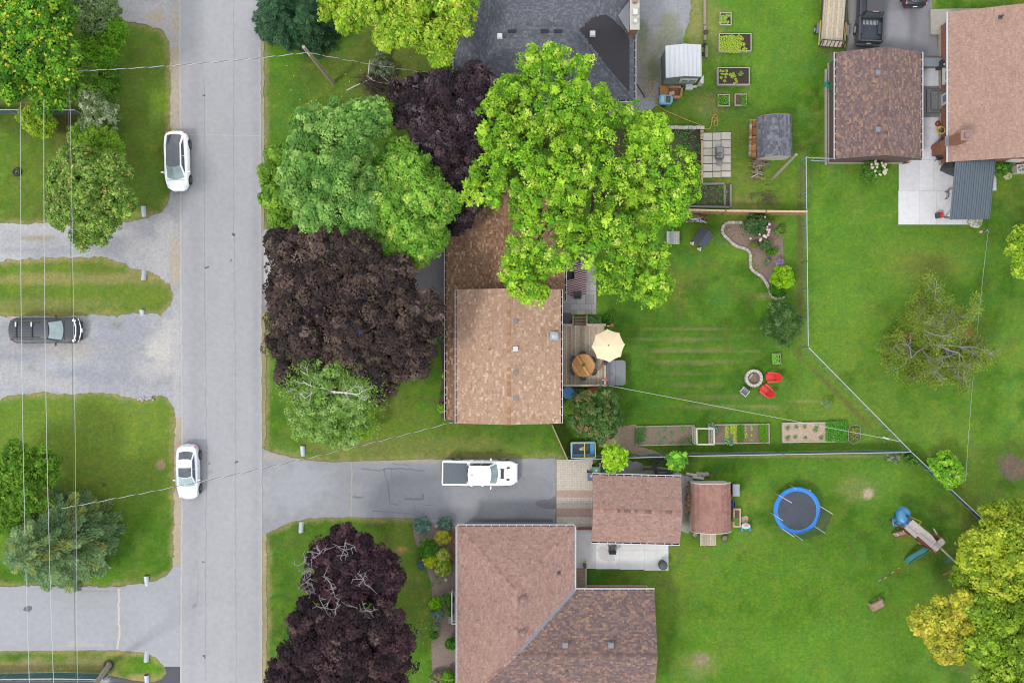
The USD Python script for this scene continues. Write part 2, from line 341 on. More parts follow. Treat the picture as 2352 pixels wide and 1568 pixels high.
drive_h = dpoly([(1942, -60), (2140, -60), (2140, 20), (2160, 150), (2160, 200), (1935, 200), (1950, 60)], 0.08, seed=11)
gravel_yard = dpoly([(1440, -60), (1585, -60), (1582, 40), (1570, 95), (1530, 110), (1530, 200), (1545, 232), (1500, 245), (1470, 262), (1380, 262), (1440, 200)], 0.35, seed=12)
gravel_side = dpoly([(1372, 1062), (1440, 1058), (1500, 1070), (1565, 1084), (1590, 1090), (1600, 1130), (1592, 1190), (1600, 1225), (1560, 1215), (1562, 1100), (1372, 1096)], 0.25, seed=13)
soil_front = dpoly([(948, 1190), (985, 1195), (1030, 1206), (1056, 1206), (1056, 1640), (990, 1640), (992, 1520), (990, 1480), (996, 1410), (990, 1340), (975, 1290), (957, 1250), (948, 1220)], 0.06, seed=14)
soil_house = dpoly([(960, 690), (985, 685), (1040, 730), (1040, 970), (1012, 958), (1008, 930), (1015, 860), (1013, 800), (990, 750)], 0.10, seed=15)
bed_edge = [((2380 + a / 5.6) * .69135, (720 + b / 5.6) * .69135) for a, b in [(480, 110), (400, 110), (320, 110), (200, 110), (150, 140), (115, 190), (95, 250), (110, 320), (160, 370), (230, 430), (300, 510), (400, 565), (520, 590), (590, 630), (630, 700), (625, 820), (625, 930), (650, 980), (740, 1060), (830, 1100), (890, 1180), (940, 1260), (985, 1350), (1000, 1430), (1040, 1500), (1130, 1525), (1210, 1510), (1260, 1480)]]
soil_bed = dpoly(bed_edge + [(1803, 660), (1801, 600), (1797, 540), (1780, 510), (1740, 498)], 0.05, seed=16)
soil_garden = dpoly([(1380, 297), (1611, 297), (1611, 422), (1680, 423), (1680, 474), (1380, 474)], 0.03, seed=17)
soil_path = dpoly([(1400, 1000), (1425, 978), (1462, 976), (1462, 1024), (1500, 1030), (1520, 1045), (1460, 1045), (1420, 1030), (1375, 1028), (1372, 1015)], 0.25, seed=18)
paved = unary_union([road_g, drive_a, drive_b, drive_c, drive_d, drive_e, drive_f, drive_g, drive_h, shoulder_l, shoulder_r])

# the lawn sheet: fine where it is looked at, and out to the horizon
gx = np.concatenate([[-900, -500, -250, -120, -70], np.arange(-46, 46.01, 0.20), [70, 120, 250, 500, 900]])
gy = np.concatenate([[-900, -500, -250, -120, -60], np.arange(-31, 31.01, 0.20), [60, 120, 250, 500, 900]])
GX, GY = np.meshgrid(gx, gy, indexing='ij'); q = np.c_[GX.ravel(), GY.ravel()]; DX, DY = q[:, 0] / K + 1176, 784 - q[:, 1] / K
def nz(s, seed, oct=4): return meshkit.fbm(np.c_[q * s, np.full(len(q), seed * 2.3)], oct, seed)
def sm(x, a, b): t = np.clip((x - a) / (b - a), 0, 1); return t * t * (3 - 2 * t)
col = np.empty((len(q), 3)); G_mid, G_dark, G_yel, G_lite = alb(101, 144, 44), alb(72, 115, 32), alb(134, 153, 62), alb(117, 161, 56)
DRY, SOILC, BROWN = alb(186, 168, 116), alb(156, 138, 120), alb(120, 108, 66)
col[:] = G_mid
def blend(c, m): col[:] = col * (1 - m[:, None]) + np.asarray(c) * m[:, None]
blend(G_dark, 0.95 * sm(nz(0.16, 1), .44, .68)); blend(G_yel, 0.75 * sm(nz(0.22, 2), .50, .70)); blend(G_lite, 0.7 * sm(nz(0.30, 3), .52, .72))
blend(G_dark, 0.75 * sm(nz(0.7, 4), .48, .70)); blend(G_yel, 0.6 * sm(nz(0.9, 5), .50, .70)); blend(alb(98, 148, 62), 0.5 * sm(nz(0.6, 6), .52, .70)); blend(BROWN, 0.35 * sm(nz(1.1, 7), .56, .74)); blend(alb(112, 166, 30), .5 * sm(nz(.45, 8), .56, .72))
def blob(x, y, rx, ry, c, a, edge=0.5, ns=0.5, ang=0.0):
    u, w = DX - x, DY - y
    if ang: u, w = u * math.cos(ang) + w * math.sin(ang), -u * math.sin(ang) + w * math.cos(ang)
    d = np.sqrt((u / rx) ** 2 + (w / ry) ** 2) + (nz(1.1, 11, 3) - .5) * 2 * ns
    blend(c, a * (1 - sm(d, 1 - edge, 1 + edge)))
for a in ((1620, 900, 230, 250, G_dark, .40), (1560, 1000, 200, 60, G_dark, .35), (330, 280, 60, 260, G_yel, .5), (230, 650, 300, 90, G_yel, .6), (200, 1000, 260, 160, alb(130, 160, 60), .8), (250, 1040, 220, 130, G_yel, .45), (60, 430, 120, 120, G_yel, .35),
          (330, 1200, 80, 140, G_mid, .5), (2000, 560, 200, 150, G_lite, .55), (2050, 1000, 250, 160, G_lite, .45), (1900, 700, 90, 250, G_lite, .5), (1900, 1180, 120, 90, G_dark, .35), (1800, 1400, 350, 140, G_mid, .5), (1960, 1500, 260, 70, G_lite, .5),
          (700, 1300, 90, 200, G_dark, .35), (640, 220, 50, 200, G_lite, .35), (900, 200, 180, 90, G_yel, .5), (900, 1010, 250, 60, G_yel, .55), (960, 1030, 260, 26, DRY, .25), (860, 940, 110, 60, G_yel, .3),
          (1700, 60, 170, 170, G_lite, .55), (1780, 330, 60, 160, G_lite, .3), (1690, 360, 80, 90, G_yel, .4), (1750, 440, 100, 50, G_yel, .45), (1880, 950, 90, 60, G_yel, .35)): blob(*a)
for y, x0, x1, a in ((755, 1500, 1680, .7), (780, 1485, 1660, .75), (805, 1475, 1730, .9), (832, 1495, 1720, .75), (858, 1500, 1660, .35), (884, 1500, 1660, .45), (912, 1560, 1730, .6), (935, 1540, 1800, .55), (1160 - 240, 1800, 1880, .3)):
    blob((x0 + x1) / 2, y, (x1 - x0) / 2, 3.6, DRY, a, .7, .9)
for y in range(745, 950, 26): blob(1590, y + 10, 130, 7, G_dark, .5, .6, .4)
for a in ((70, 545 - 590 + 640, 90, 9, DRY, .6), (120, 640, 190, 13, DRY, .55), (70, 700, 200, 16, DRY, .35), (330, 640, 60, 14, DRY, .35), (60, 1540, 90, 26, DRY, .85), (200, 1525, 60, 20, DRY, .6), (300, 1500, 60, 7, DRY, .5), (330, 1555, 30, 10, DRY, .85),
          (369, 1067, 11, 12, alb(196, 160, 134), 1.0, .22, .7), (330, 490, 30, 10, DRY, .5), (350, 630, 40, 12, DRY, .6), (300, 1090, 80, 60, G_yel, .4), (270, 960, 60, 20, G_yel, .4),
          (1993, 1135, 17, 14, alb(222, 196, 168), 1.0, .25, .9), (1975, 1125, 45, 30, DRY, .3), (2335, 1072, 32, 30, alb(150, 128, 112), .95, .3, .8), (2130, 607, 60, 26, BROWN, .6), (2130, 600, 120, 60, G_yel, .4), (1607, 1515, 22, 16, alb(150, 140, 118), .9, .3, .8), (1607, 1525, 45, 30, DRY, .3),
          (1630, 240, 40, 30, DRY, .35), (1705, 470, 60, 20, DRY, .3), (1760, 680, 20, 8, DRY, .4), (1640, 60, 30, 60, DRY, .35), (1600, 60, 20, 90, DRY, .55), (830, 258, 40, 22, DRY, .35), (817, 237, 6, 6, alb(180, 168, 140), .9), (870, 190, 50, 50, BROWN, .5), (900, 130, 140, 60, BROWN, .3),
          (922, 1262, 16, 9, alb(196, 160, 110), .8), (980, 1420, 40, 60, G_yel, .4), (1838, 600, 8, 220, BROWN, .7), (1920, 900, 120, 7, BROWN, .65, .5, .5, math.atan2(241, 237)), (1700, 1045, 400, 4, DRY, .6), (1500, 1046, 80, 8, BROWN, .5), (1910, 240, 9, 130, SOILC, .7),
          (1430, 640, 60, 70, G_dark, .6), (1450, 720, 60, 40, G_dark, .5), (2190, 500, 150, 60, G_dark, .35), (2300, 640, 70, 160, G_dark, .4), (180, 250, 40, 240, BROWN, .45), (70, 150, 120, 130, BROWN, .7), (150, 300, 50, 40, BROWN, .4), (820, 640, 190, 250, BROWN, .5), (800, 1400, 120, 180, BROWN, .3), (2280, 1380, 110, 170, BROWN, .4)): blob(*a)
# dry, trodden fringe along the paved edges, and thin patches where gravel shows
near = np.full(len(q), 9.0)
inb = (abs(q[:, 0]) < 46) & (abs(q[:, 1]) < 31)
from shapely import points as spoints, distance as sdist
near[inb] = sdist(paved.simplify(0.04), spoints(q[inb]))
blend(DRY, 0.62 * (1 - sm(near + (nz(1.6, 21, 3) - .5) * 0.9, 0.05, 0.55)) * np.where((DX < 620) | (DY > 1000), 1, .5))
dirt_specks = sm(nz(2.6, 22, 3), .66, .80); blend(SOILC, 0.35 * dirt_specks * (DX < 420))
Z = (meshkit.fbm(np.c_[q * 1.3, np.zeros(len(q))], 3, 5) - .5) * 0.014 - 0.012
Z[near < 0.5] -= 0.008
g = MB(); g.grid(np.dstack([GX, GY, Z.reshape(GX.shape)])); g.c = [col]
struct('ground', g, 'grass')

def pave(name, geom, z, base, mat='pavement', patches=(), seed=1, cell=0.30, var=.10, label=None):
    """a paved sheet, diced finely so that its wear and any painted shade can vary from place to place"""
    mb = MB()
    geoms = [p for p in getattr(geom, 'geoms', [geom]) if p.geom_type == 'Polygon' and p.area > .02]
    for pg in geoms:
        b = pg.bounds; prepare(pg)
        xs = np.arange(math.floor(b[0] / cell), math.ceil(b[2] / cell) + 1) * cell; ys = np.arange(math.floor(b[1] / cell), math.ceil(b[3] / cell) + 1) * cell
        A, B = np.meshgrid(xs, ys, indexing='ij'); ins = contains_xy(pg, A, B)
        full = ins[:-1, :-1] & ins[1:, :-1] & ins[:-1, 1:] & ins[1:, 1:]
        any_ = ins[:-1, :-1] | ins[1:, :-1] | ins[:-1, 1:] | ins[1:, 1:]
        I, J = np.nonzero(full); n = len(ys); idx = -np.ones(A.size, int)
        quads = np.stack([I * n + J, (I + 1) * n + J, (I + 1) * n + J + 1, I * n + J + 1], 1)
        if len(quads):
            u, inv = np.unique(quads, return_inverse=True)
            mb.add(np.c_[A.ravel()[u], B.ravel()[u], np.full(len(u), z)], inv.reshape(-1, 4))
        core = unary_union([sbox(xs[i], ys[j], xs[i + 1], ys[j + 1]) for i, j in zip(I, J)]) if len(I) else Polygon()
        mb.sheet(pg.difference(core.buffer(1e-6)), z)
    v, _ = mb.arrays(); dx, dy = v[:, 0] / K + 1176, 784 - v[:, 1] / K
    nn = lambda s, sd, o=4: meshkit.fbm(np.c_[v[:, :2] * s, np.full(len(v), sd * 1.7)], o, sd)
    c = np.asarray(base) * (1 + (nn(.35, seed)[:, None] - .5) * 2 * var * 1.6 + (nn(1.6, seed + 3)[:, None] - .5) * 2 * var)
    for (x, y, rx, ry, pc, a, *r) in patches:
        ns = r[0] if r else .6; d = np.sqrt(((dx - x) / rx) ** 2 + ((dy - y) / ry) ** 2) + (nn(1.3, 40, 3) - .5) * 2 * ns
        m = (a * (1 - sm(d, .55, 1.4)))[:, None]; c = c * (1 - m) + np.asarray(pc) * m
    mb.c = [np.clip(c, .004, .8)]
    return struct(name, mb, mat)
pale, sand = alb(206, 204, 204), alb(206, 190, 166)
road = pave('road', road_g, 0.036, alb(191, 192, 196), patches=[(455, y, 14, 500, alb(180, 181, 188), .5, .2) for y in (100, 900)] + [(560, 400, 16, 900, alb(196, 197, 203), .5, .2), (515, 1200, 14, 700, alb(194, 195, 201), .5, .2), (441, 1000, 10, 1400, alb(176, 178, 186), .35, .2), (590, 800, 8, 1000, alb(178, 180, 188), .4, .2)], seed=3, cell=.3, var=.05)
pave('gravel_driveway', drive_b, 0.020, alb(192, 192, 195), 'gravel', [(200, 535, 120, 12, pale, .8), (60, 520, 90, 8, pale, .8), (250, 560, 60, 18, alb(164, 166, 176), .7), (100, 575, 90, 10, alb(172, 174, 184), .6), (340, 540, 30, 30, alb(166, 168, 178), .5), (90, 547, 40, 7, alb(170, 156, 110), .6), (380, 560, 30, 80, pale, .8), (330, 570, 40, 30, pale, .5), (402, 600, 10, 60, sand, .8)], 5, .2, .17)
pave('gravel_driveway', drive_c, 0.020, alb(188, 190, 195), 'gravel', [(370, 800, 40, 60, alb(220, 216, 210), .95, 1.0), (200, 860, 90, 20, alb(168, 172, 186), .7), (240, 790, 50, 26, alb(170, 174, 188), .6), (120, 880, 60, 14, alb(206, 202, 200), .6), (50, 820, 40, 12, alb(166, 168, 180), .6), (160, 800, 70, 24, alb(200, 192, 180), .6), (30, 860, 90, 30, pale, .4), (300, 760, 70, 30, alb(172, 175, 188), .5), (350, 850, 40, 30, pale, .7), (404, 820, 10, 120, pale, .9), (75, 790, 30, 10, alb(160, 160, 166), .5), (270, 748, 12, 10, alb(120, 140, 90), .4), (70, 845, 12, 8, alb(120, 140, 90), .3)], 6, .2, .17)
pave('driveway', drive_a, 0.020, alb(196, 194, 194), 'gravel', [(360, 30, 40, 24, pale, .8), (360, 40, 22, 14, sand, .8), (403, 60, 8, 60, sand, .7)], 7, .3, .08)
pave('asphalt_driveway', drive_d, 0.022, alb(186, 188, 194), patches=[(63, 1405, 0.1, 0.1, pale, 0), (190, 1480, 60, 7, pale, .6), (350, 1400, 30, 60, alb(194, 196, 202), .5), (230, 1350, 60, 8, alb(170, 160, 158), .6)], seed=8, cell=.35, var=.04)
pave('asphalt_driveway', drive_e, 0.024, alb(92, 94, 104), patches=[(240, 1562, 14, 8, pale, .9), (395, 1560, 14, 30, alb(100, 102, 112), .5)], seed=9, cell=.35, var=.08)
pave('verge', shoulder_l, 0.014, alb(200, 186, 160), 'gravel', [(402, 1200, 12, 200, sand, .6), (402, 250, 10, 200, alb(204, 196, 180), .7)], 10, .25, .14)
pave('verge', shoulder_r, 0.014, alb(176, 166, 128), 'gravel', [(603, 300, 6, 300, pale, .4), (605, 850, 6, 120, alb(150, 150, 90), .5)], 11, .25, .16)
pave('driveway', drive_f, 0.020, alb(152, 150, 152), patches=[(616, 600, 22, 90, alb(206, 204, 206), 1.0, .2), (985, 590, 40, 60, alb(146, 142, 144), .6)], seed=12, cell=.35, var=.05)
pave('asphalt_driveway', drive_g, 0.022, alb(172, 174, 180), patches=[(680, 1120, 90, 60, alb(188, 190, 196), .8), (900, 1100, 120, 20, alb(158, 160, 168), .5), (1000, 1180, 120, 14, alb(140, 142, 150), .6), (1200, 1130, 90, 50, alb(156, 158, 166), .7), (1180, 1195, 110, 7, alb(96, 98, 106), .9, .2), (640, 1045, 30, 8, sand, .5), (1000, 1057, 260, 4, sand, .6)], seed=13, cell=.3, var=.05)  # the dark band along the house eave is shade put into the asphalt colour
pave('asphalt_driveway', drive_h, 0.022, alb(150, 150, 156), patches=[(2060, 70, 36, 40, alb(172, 172, 178), .7), (2095, 60, 10, 50, alb(120, 120, 128), .5), (2010, 120, 70, 20, alb(128, 128, 134), .6), (1952, 60, 10, 80, alb(176, 168, 160), .6)], seed=14, cell=.3, var=.08)
pave('gravel_yard', gravel_yard, 0.010, alb(178, 180, 186), 'gravel', [(1540, 70, 30, 40, alb(150, 156, 120), .7), (1490, 130, 30, 60, alb(160, 158, 140), .7), (1480, 190, 20, 40, alb(150, 140, 124), .6), (1475, 90, 12, 50, alb(110, 138, 70), .6), (1500, 160, 14, 30, alb(112, 136, 72), .6), (1530, 120, 20, 16, alb(112, 136, 72), .5), (1470, 120, 20, 30, alb(176, 170, 150), .5)], 15, .25, .16)
pave('gravel_path', gravel_side, 0.010, alb(190, 190, 190), 'gravel', [(1480, 1080, 40, 14, alb(120, 130, 70), .6), (1590, 1200, 20, 40, alb(120, 130, 72), .6)], 16, .25, .14)
pave('garden_soil', soil_front, 0.012, alb(164, 146, 134), 'soil', seed=17, cell=.3, var=.10)
pave('garden_soil', soil_house, 0.012, alb(108, 84, 76), 'soil', seed=18, cell=.3, var=.12)
pave('garden_soil', soil_bed, 0.012, alb(148, 128, 114), 'soil', seed=19, cell=.3, var=.12)
pave('garden_soil', soil_garden, 0.012, alb(92, 92, 66), 'soil', [(1590, 360, 22, 90, alb(74, 54, 46), .9), (1560, 300, 60, 8, alb(70, 54, 48), .6), (1640, 450, 40, 24, alb(112, 104, 84), .7), (1550, 330, 40, 30, alb(84, 108, 58), .5)], 20, .2, .22)
pave('garden_soil', soil_path, 0.012, alb(176, 156, 132), 'soil', seed=21, cell=.3, var=.12)
# seams, cracks, tar and a painted lamp shadow on the paving
def tarline(pts, w, name, c, parent, z, seed=0, wob=0.03):
    p = np.array([P2(*a) for a in pts]); L = LineString(p); n = max(3, int(L.length / .35)); r = np.random.default_rng(seed + 5)
    q_ = np.array([L.interpolate(i / n, normalized=True).coords[0] for i in range(n + 1)]) + r.normal(0, wob, (n + 1, 2))
    mb = MB().sheet(LineString(q_).buffer(w / 2, cap_style=2), z); mb.c = [np.broadcast_to(c, (mb.n, 3))]
    part(parent, name, mb, 'pavement', world=False)
tar, seam = alb(146, 148, 155), alb(208, 200, 184)
gd = {k: f'/World/{k}' for k in ()}
for pts, w, c in (([(470, 180), (471, 700), (474, 1000), (472, 1560)], .035, alb(158, 160, 168)), ([(537, -20), (538, 500), (541, 900), (543, 1568)], .035, alb(164, 166, 172)), ([(505, 0), (506, 800), (507, 1568)], .05, alb(196, 197, 203)),
                  ([(414, 311), (500, 311), (598, 312)], .07, alb(204, 204, 206)), ([(454, 1290), (455, 1330), (453, 1385)], .04, alb(168, 170, 176))): tarline(pts, w, 'crack', c, road, 0.040, 1)
for x, y, r in ((538, 539, 3.6), (475, 613, 2.4), (469, 220, 2), (543, 1060, 2.4), (467, 1290, 1.5), (469, 1505, 2.5), (482, 1065, 1.3), (529, 598, 1.4), (448, 1390, 5), (470, 1510, 1.5)):
    tarline([(x - r, y - .5), (x + r, y + .8)], r * K * 1.5, 'tar_spot', alb(118, 118, 124) if r < 5 else alb(166, 168, 172), road, 0.040, int(x), .06)  # the large paler spot is the street lamp's cast shadow, painted; others are tar
tarline([(413.5, 0), (416, 640), (418.5, 1000), (416, 1568)], .12, 'edge_line', alb(212, 208, 198), road, 0.040, 2, .02)
tarline([(598, 0), (600, 640), (601, 1100), (601.5, 1568)], .08, 'edge_line', alb(206, 204, 198), road, 0.040, 3, .02)
DG, DD = '/World/asphalt_driveway_002', '/World/asphalt_driveway'
tarline([(808, 1062), (808, 1120), (807, 1186)], .10, 'seam', alb(196, 190, 160), DG, .026, 4, .03)
for pts, w in (([(831, 1076), (870, 1080), (905, 1076), (975, 1080)], .12), ([(882, 1078), (883, 1090), (889, 1100), (892, 1130), (896, 1155), (915, 1160)], .10), ([(898, 1075), (902, 1110)], .05), ([(900, 1064), (940, 1068)], .06), ([(810, 1140), (835, 1142)], .18), ([(930, 1144), (972, 1147), (971, 1135)], .14), ([(950, 1150), (955, 1170)], .04), ([(970, 1158), (996, 1159)], .06), ([(858, 1172), (900, 1176), (960, 1182)], .08), ([(1194, 1087), (1206, 1103)], .07)): tarline(pts, w, 'tar_line', tar, DG, .026, len(pts), .03)
wet = MB().sheet(dpoly([(1229, 1152), (1240, 1147), (1262, 1147), (1277, 1135), (1277, 1168), (1250, 1168), (1232, 1160)], .03, seed=30), .026); wet.c = [np.broadcast_to(alb(144, 140, 148), (wet.n, 3))]; part(DG, 'wet_patch', wet, 'pavement', world=False)
oil = MB().sheet(dpoly([(52, 1400), (58, 1390), (73, 1390), (75, 1399), (66, 1405)], .03, seed=31), .026); oil.c = [np.broadcast_to(alb(124, 124, 128), (oil.n, 3))]; part(DD, 'oil_stain', oil, 'pavement', world=False)
tarline([(271, 1346), (273, 1400), (272, 1490)], .16, 'seam', alb(224, 218, 208), DD, .026, 8, .05)

# ---------------------------------------------------------------- roofs and houses
def shingles(mb, pts, colours, course=0.14, tab=0.21, seed=0, skip=None, lift=0.012):
    """courses of tabs on a planar roof face; the first edge is the eave"""
    r = np.random.default_rng(seed); p = np.asarray(pts, float); U = p[1] - p[0]; U /= np.linalg.norm(U)
    N = np.zeros(3)
    for k in range(1, len(p) - 1): N += np.cross(p[k] - p[0], p[k + 1] - p[0])
    N /= np.linalg.norm(N)
    if N[2] < 0: N = -N
    V = np.cross(N, U)
    q = np.c_[(p - p[0]) @ U, (p - p[0]) @ V]
    if q[:, 1].mean() < 0: V, q[:, 1] = -V, -q[:, 1]
    g = Polygon(q).buffer(0); prepare(g); x0, y0, x1, y1 = g.bounds
    R, C = [], []
    for j in range(int(math.ceil((y1 - y0) / course))):
        v0 = y0 + j * course; u = x0 - r.uniform(0, tab)
        while u < x1:
            w = tab * (r.uniform(.55, .9) if r.random() < .5 else r.uniform(.9, 1.7)); R.append((u, v0, u + w - .006, v0 + course)); u += w
    R = np.array(R); ins = sum(contains_xy(g, R[:, a], R[:, b]).astype(int) for a in (0, 2) for b in (1, 3))
    W = p[0] + ((R[:, 0] + R[:, 2]) / 2)[:, None] * U + ((R[:, 1] + R[:, 3]) / 2)[:, None] * V
    C = colours(W, R, r); keep = np.ones(len(R), bool) if skip is None else ~skip(W)
    full = R[(ins == 4) & keep]; cf = C[(ins == 4) & keep]
    def world(uv, h): return p[0] + uv[..., :1] * U + uv[..., 1:2] * V + h[..., None] * N
    uv = np.stack([full[:, [0, 1]], full[:, [2, 1]], full[:, [2, 3]], full[:, [0, 3]], full[:, [0, 1]], full[:, [2, 1]]], 1)
    h = np.broadcast_to([lift, lift, .003, .003, .0, .0], uv.shape[:2]) + r.uniform(0, .003, (len(uv), 1))
    vv = world(uv, h); b = np.arange(len(full))[:, None] * 6
    mb.add(vv.reshape(-1, 3), np.vstack([b + [0, 1, 2, 3], b + [4, 5, 1, 0]]), np.repeat(cf, 6, 0))
    for k in np.nonzero((ins > 0) & (ins < 4) & keep | (ins == 0) & keep & (np.abs(R[:, 1] - y0) < 1e-6) * False)[0]:
        c = sbox(*R[k]).intersection(g)
        if c.geom_type != 'Polygon' or c.area < 1e-4: continue
        e = np.array(c.exterior.coords)[:-1]
        hh = np.where(e[:, 1] < R[k, 1] + course * .5, lift, .003)
        mb.add(world(e, hh), [[0, i, i + 1] for i in range(1, len(e) - 1)], C[k])
def pal(*cs, w=None, patch=None):
    A = np.array([alb(*c) for c in cs]); w = np.ones(len(cs)) if w is None else np.asarray(w, float)
    def f(W, R, r):
        k = r.choice(len(A), len(W), p=w / w.sum()); c = A[k] * r.uniform(.96, 1.04, (len(W), 1))
        return c * (1 + (meshkit.fbm(W * .4, 3, 3)[:, None] - .5) * .16)
    return f
def ridge_caps(parent, a, b, dirs, cs, n=None, seed=0, half=.15):
    """bent cap shingles along a ridge or hip from a to b; dirs: the two down-slope directions"""
    r = np.random.default_rng(seed); a, b = np.asarray(a, float), np.asarray(b, float); L = np.linalg.norm(b - a); n = n or max(2, int(L / .26)); t = (b - a) / L
    d0, d1 = (np.asarray(d, float) / np.linalg.norm(d) for d in dirs)
    for k in range(n):
        s, e = a + t * L * k / n, a + t * (L * (k + 1) / n - .004); up = np.array([0, 0, 1.0]); c = alb(*cs[r.integers(len(cs))]) * r.uniform(.9, 1.1)
        w = half * r.uniform(.92, 1.08)
        v = [s + d0 * w + up * .020, s + up * .028, s + d1 * w + up * .020, e + d0 * w + up * .036, e + up * .044, e + d1 * w + up * .036, e + d0 * w, e, e + d1 * w]
        m = MB().add(v, [[0, 1, 4, 3], [1, 2, 5, 4], [3, 4, 7, 6], [4, 5, 8, 7]], c); part(parent, 'ridge_cap', m, 'shingle')
def gutter(parent, a, b, out, hang=.62, w=.12, shade_strip=True):
    a, b, o = np.asarray(a, float), np.asarray(b, float), np.asarray(out, float); m = MB(); up = np.array([0, 0, 1.0])
    m.bar(a + o * w - up * .03, b + o * w - up * .03, .045, .12); m.bar(a + o * w * .5 - up * .10, b + o * w * .5 - up * .10, w, .015)
    t = (b - a) / np.linalg.norm(b - a)
    for e in (a, b): m.bar(e + up * -.04, e + o * w + up * -.04, .02, .12)
    g = part(parent, 'gutter', m, 'white_trim')
    if shade_strip: part(g, 'leaf_litter', MB().bar(a + o * w * .45 - up * .075, b + o * w * .45 - up * .075, w * .8, .01), 'gutter_shade_soil')  # strip coloured dark to stand for the shade down in the channel
    n = int(np.linalg.norm(b - a) / hang); r = np.random.default_rng(n)
    for k in range(1, n):
        c = a + (b - a) * (k + r.uniform(-.1, .1)) / n; part(g, 'hanger', MB().bar(c + up * .012, c + o * w + up * .012, .05, .015), 'white_trim')
def roof_box(parent, x, y, z, s=.34, h=.16, mat='vent_grey', rz=0, name='roof_vent', label=None):
    m = MB(); m.box(*P2(x, y, z), z - .06, s * 1.15, s * 1.15, .08, rz); m.box(*P2(x, y, z), z + .02, s * .85, s * .85, h, rz); m.box(*P2(x, y, z), z + .02 + h, s, s, .03, rz)
    return part(parent, name, m, mat, label)
def pipe_vent(parent, x, y, z, h=.35, r=.045, mat='vent_dark'):
    m = MB(); m.box(*P2(x, y, z), z - .05, .3, .3, .07); m.cyl(*P2(x, y, z), z, z + h, r, n=10); return part(parent, 'vent_pipe', m, mat)
def wall_with(parent, poly, z0, z1, mat, name='wall', base=True):
    m = MB().prism(poly, z0, z1); w = part(parent, name, m, mat)
    if base: part(parent, 'foundation', MB().prism(poly.buffer(.06, join_style=2), -.1, .30), 'foundation')
    return w
def slab(parent, pts, th, mat, name='roof', label=None):
    """a roof face as a slab with fascia thickness below"""
    p = np.asarray(pts, float); m = MB(); m.poly(p); m.poly((p - [0, 0, th])[::-1]); n = len(p)
    for k in range(n): a, b = p[k], p[(k + 1) % n]; m.add([a, b, b - [0, 0, th], a - [0, 0, th]], [[0, 1, 2, 3]])
    return part(parent, name, m, mat, label)
def at(x, y, z): return np.array([x, y, z], float)
def roof_face(h, pts, cols, seed, skip=None, course=.14, tab=.21, mat='roof_felt', th=.14):
    r = slab(h, pts, th, mat); m = MB(); shingles(m, pts, cols, course, tab, seed, skip); part(r, 'shingles', m, 'shingle', kind='stuff'); return r

# the middle house: a low wing with a brown roof, and a higher part with a lighter one
tan_cols = pal((208, 173, 148), (203, 166, 142), (213, 178, 152), (192, 157, 134), (236, 206, 178), (224, 192, 166), w=[5, 5, 4, 1.5, 1.1, 1.3])
brn_cols = pal((176, 140, 112), (164, 127, 101), (190, 154, 126), (210, 178, 148), (150, 115, 91), w=[4, 4, 2, 1.2, 2])
z1, z2 = 2.6, 4.3
Wl, Wr, Wt = P(1025, 784, z1)[0], P(1298, 784, z1)[0], P(1176, 432, z1)[1]; Wb = P(1176, 964, z1)[1]; Wj = P(1176, 691, z1)[1]
Hl, Hr, Ht, Hb = P(1049, 784, z2)[0], P(1288.5, 784, z2)[0], P(1176, 664.5, z2)[1], P(1176, 972, z2)[1]
sl = .30
h = thing('split_level_house', 'split-level house with light tan high roof and browner low wing, mid-block', 'house', (*P2(1160, 780), 0)); B1 = h
rx = (Wl + Wr) / 2; rz_ = z1 + (rx - Wl) * sl; hx = (Hl + Hr) / 2; hz = z2 + (hx - Hl) * sl
wall_with(h, Polygon([(Wl + .45, Wt - .4), (Wr - .45, Wt - .4), (Wr - .45, Wj + .4), (Wl + .45, Wj + .4)]), 0, z1, 'tan_siding')
wall_with(h, Polygon([(Hl + .45, Ht - .4), (Hr - .4, Ht - .4), (Hr - .4, Hb + .4), (Hl + .45, Hb + .4)]), 0, z2, 'tan_siding')
for y in (Hb + .401, Ht - .401): part(h, 'gable', MB().add([(Hl + .45, y, z2), (Hr - .4, y, z2), (hx, y, hz - .15)], [[0, 1, 2]]), 'tan_siding')
xs = Hl + .44; skz = z1 + (xs - Wl) * sl
f1 = [at(Wl, Wb, z1), at(Wl, Wt, z1), at(rx, Wt, rz_), at(rx, Ht - .42, rz_), at(xs, Ht - .42, skz), at(xs, Wb, skz)]
roof_face(h, f1, brn_cols, 1); roof_face(h, [at(Wr, Wj, z1), at(Wr, Wt, z1), at(rx, Wt, rz_), at(rx, Wj, rz_)], brn_cols, 2)
r1 = roof_face(h, [at(Hl, Hb, z2), at(Hl, Ht, z2), at(hx, Ht, hz), at(hx, Hb, hz)], tan_cols, 3); roof_face(h, [at(Hr, Hb, z2), at(Hr, Ht, z2), at(hx, Ht, hz), at(hx, Hb, hz)], tan_cols, 4)
ridge_caps(h, at(rx, Ht - .4, rz_), at(rx, Wt, rz_), [(-1, 0, -sl), (1, 0, -sl)], [(172, 134, 106), (156, 118, 92), (186, 146, 116)], seed=5)
ridge_caps(h, at(hx, Hb, hz), at(hx, Ht, hz), [(-1, 0, -sl), (1, 0, -sl)], [(206, 164, 134), (190, 146, 118), (214, 178, 150)], seed=6)
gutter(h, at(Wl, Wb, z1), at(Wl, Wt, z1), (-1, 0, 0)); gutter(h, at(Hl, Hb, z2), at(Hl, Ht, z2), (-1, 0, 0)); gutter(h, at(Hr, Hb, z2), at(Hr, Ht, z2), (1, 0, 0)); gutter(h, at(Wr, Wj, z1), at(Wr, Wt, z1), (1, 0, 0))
for x, y in ((1184, 738), (1184, 854), (1184, 914)): roof_box(h, x, y, hz - .30)
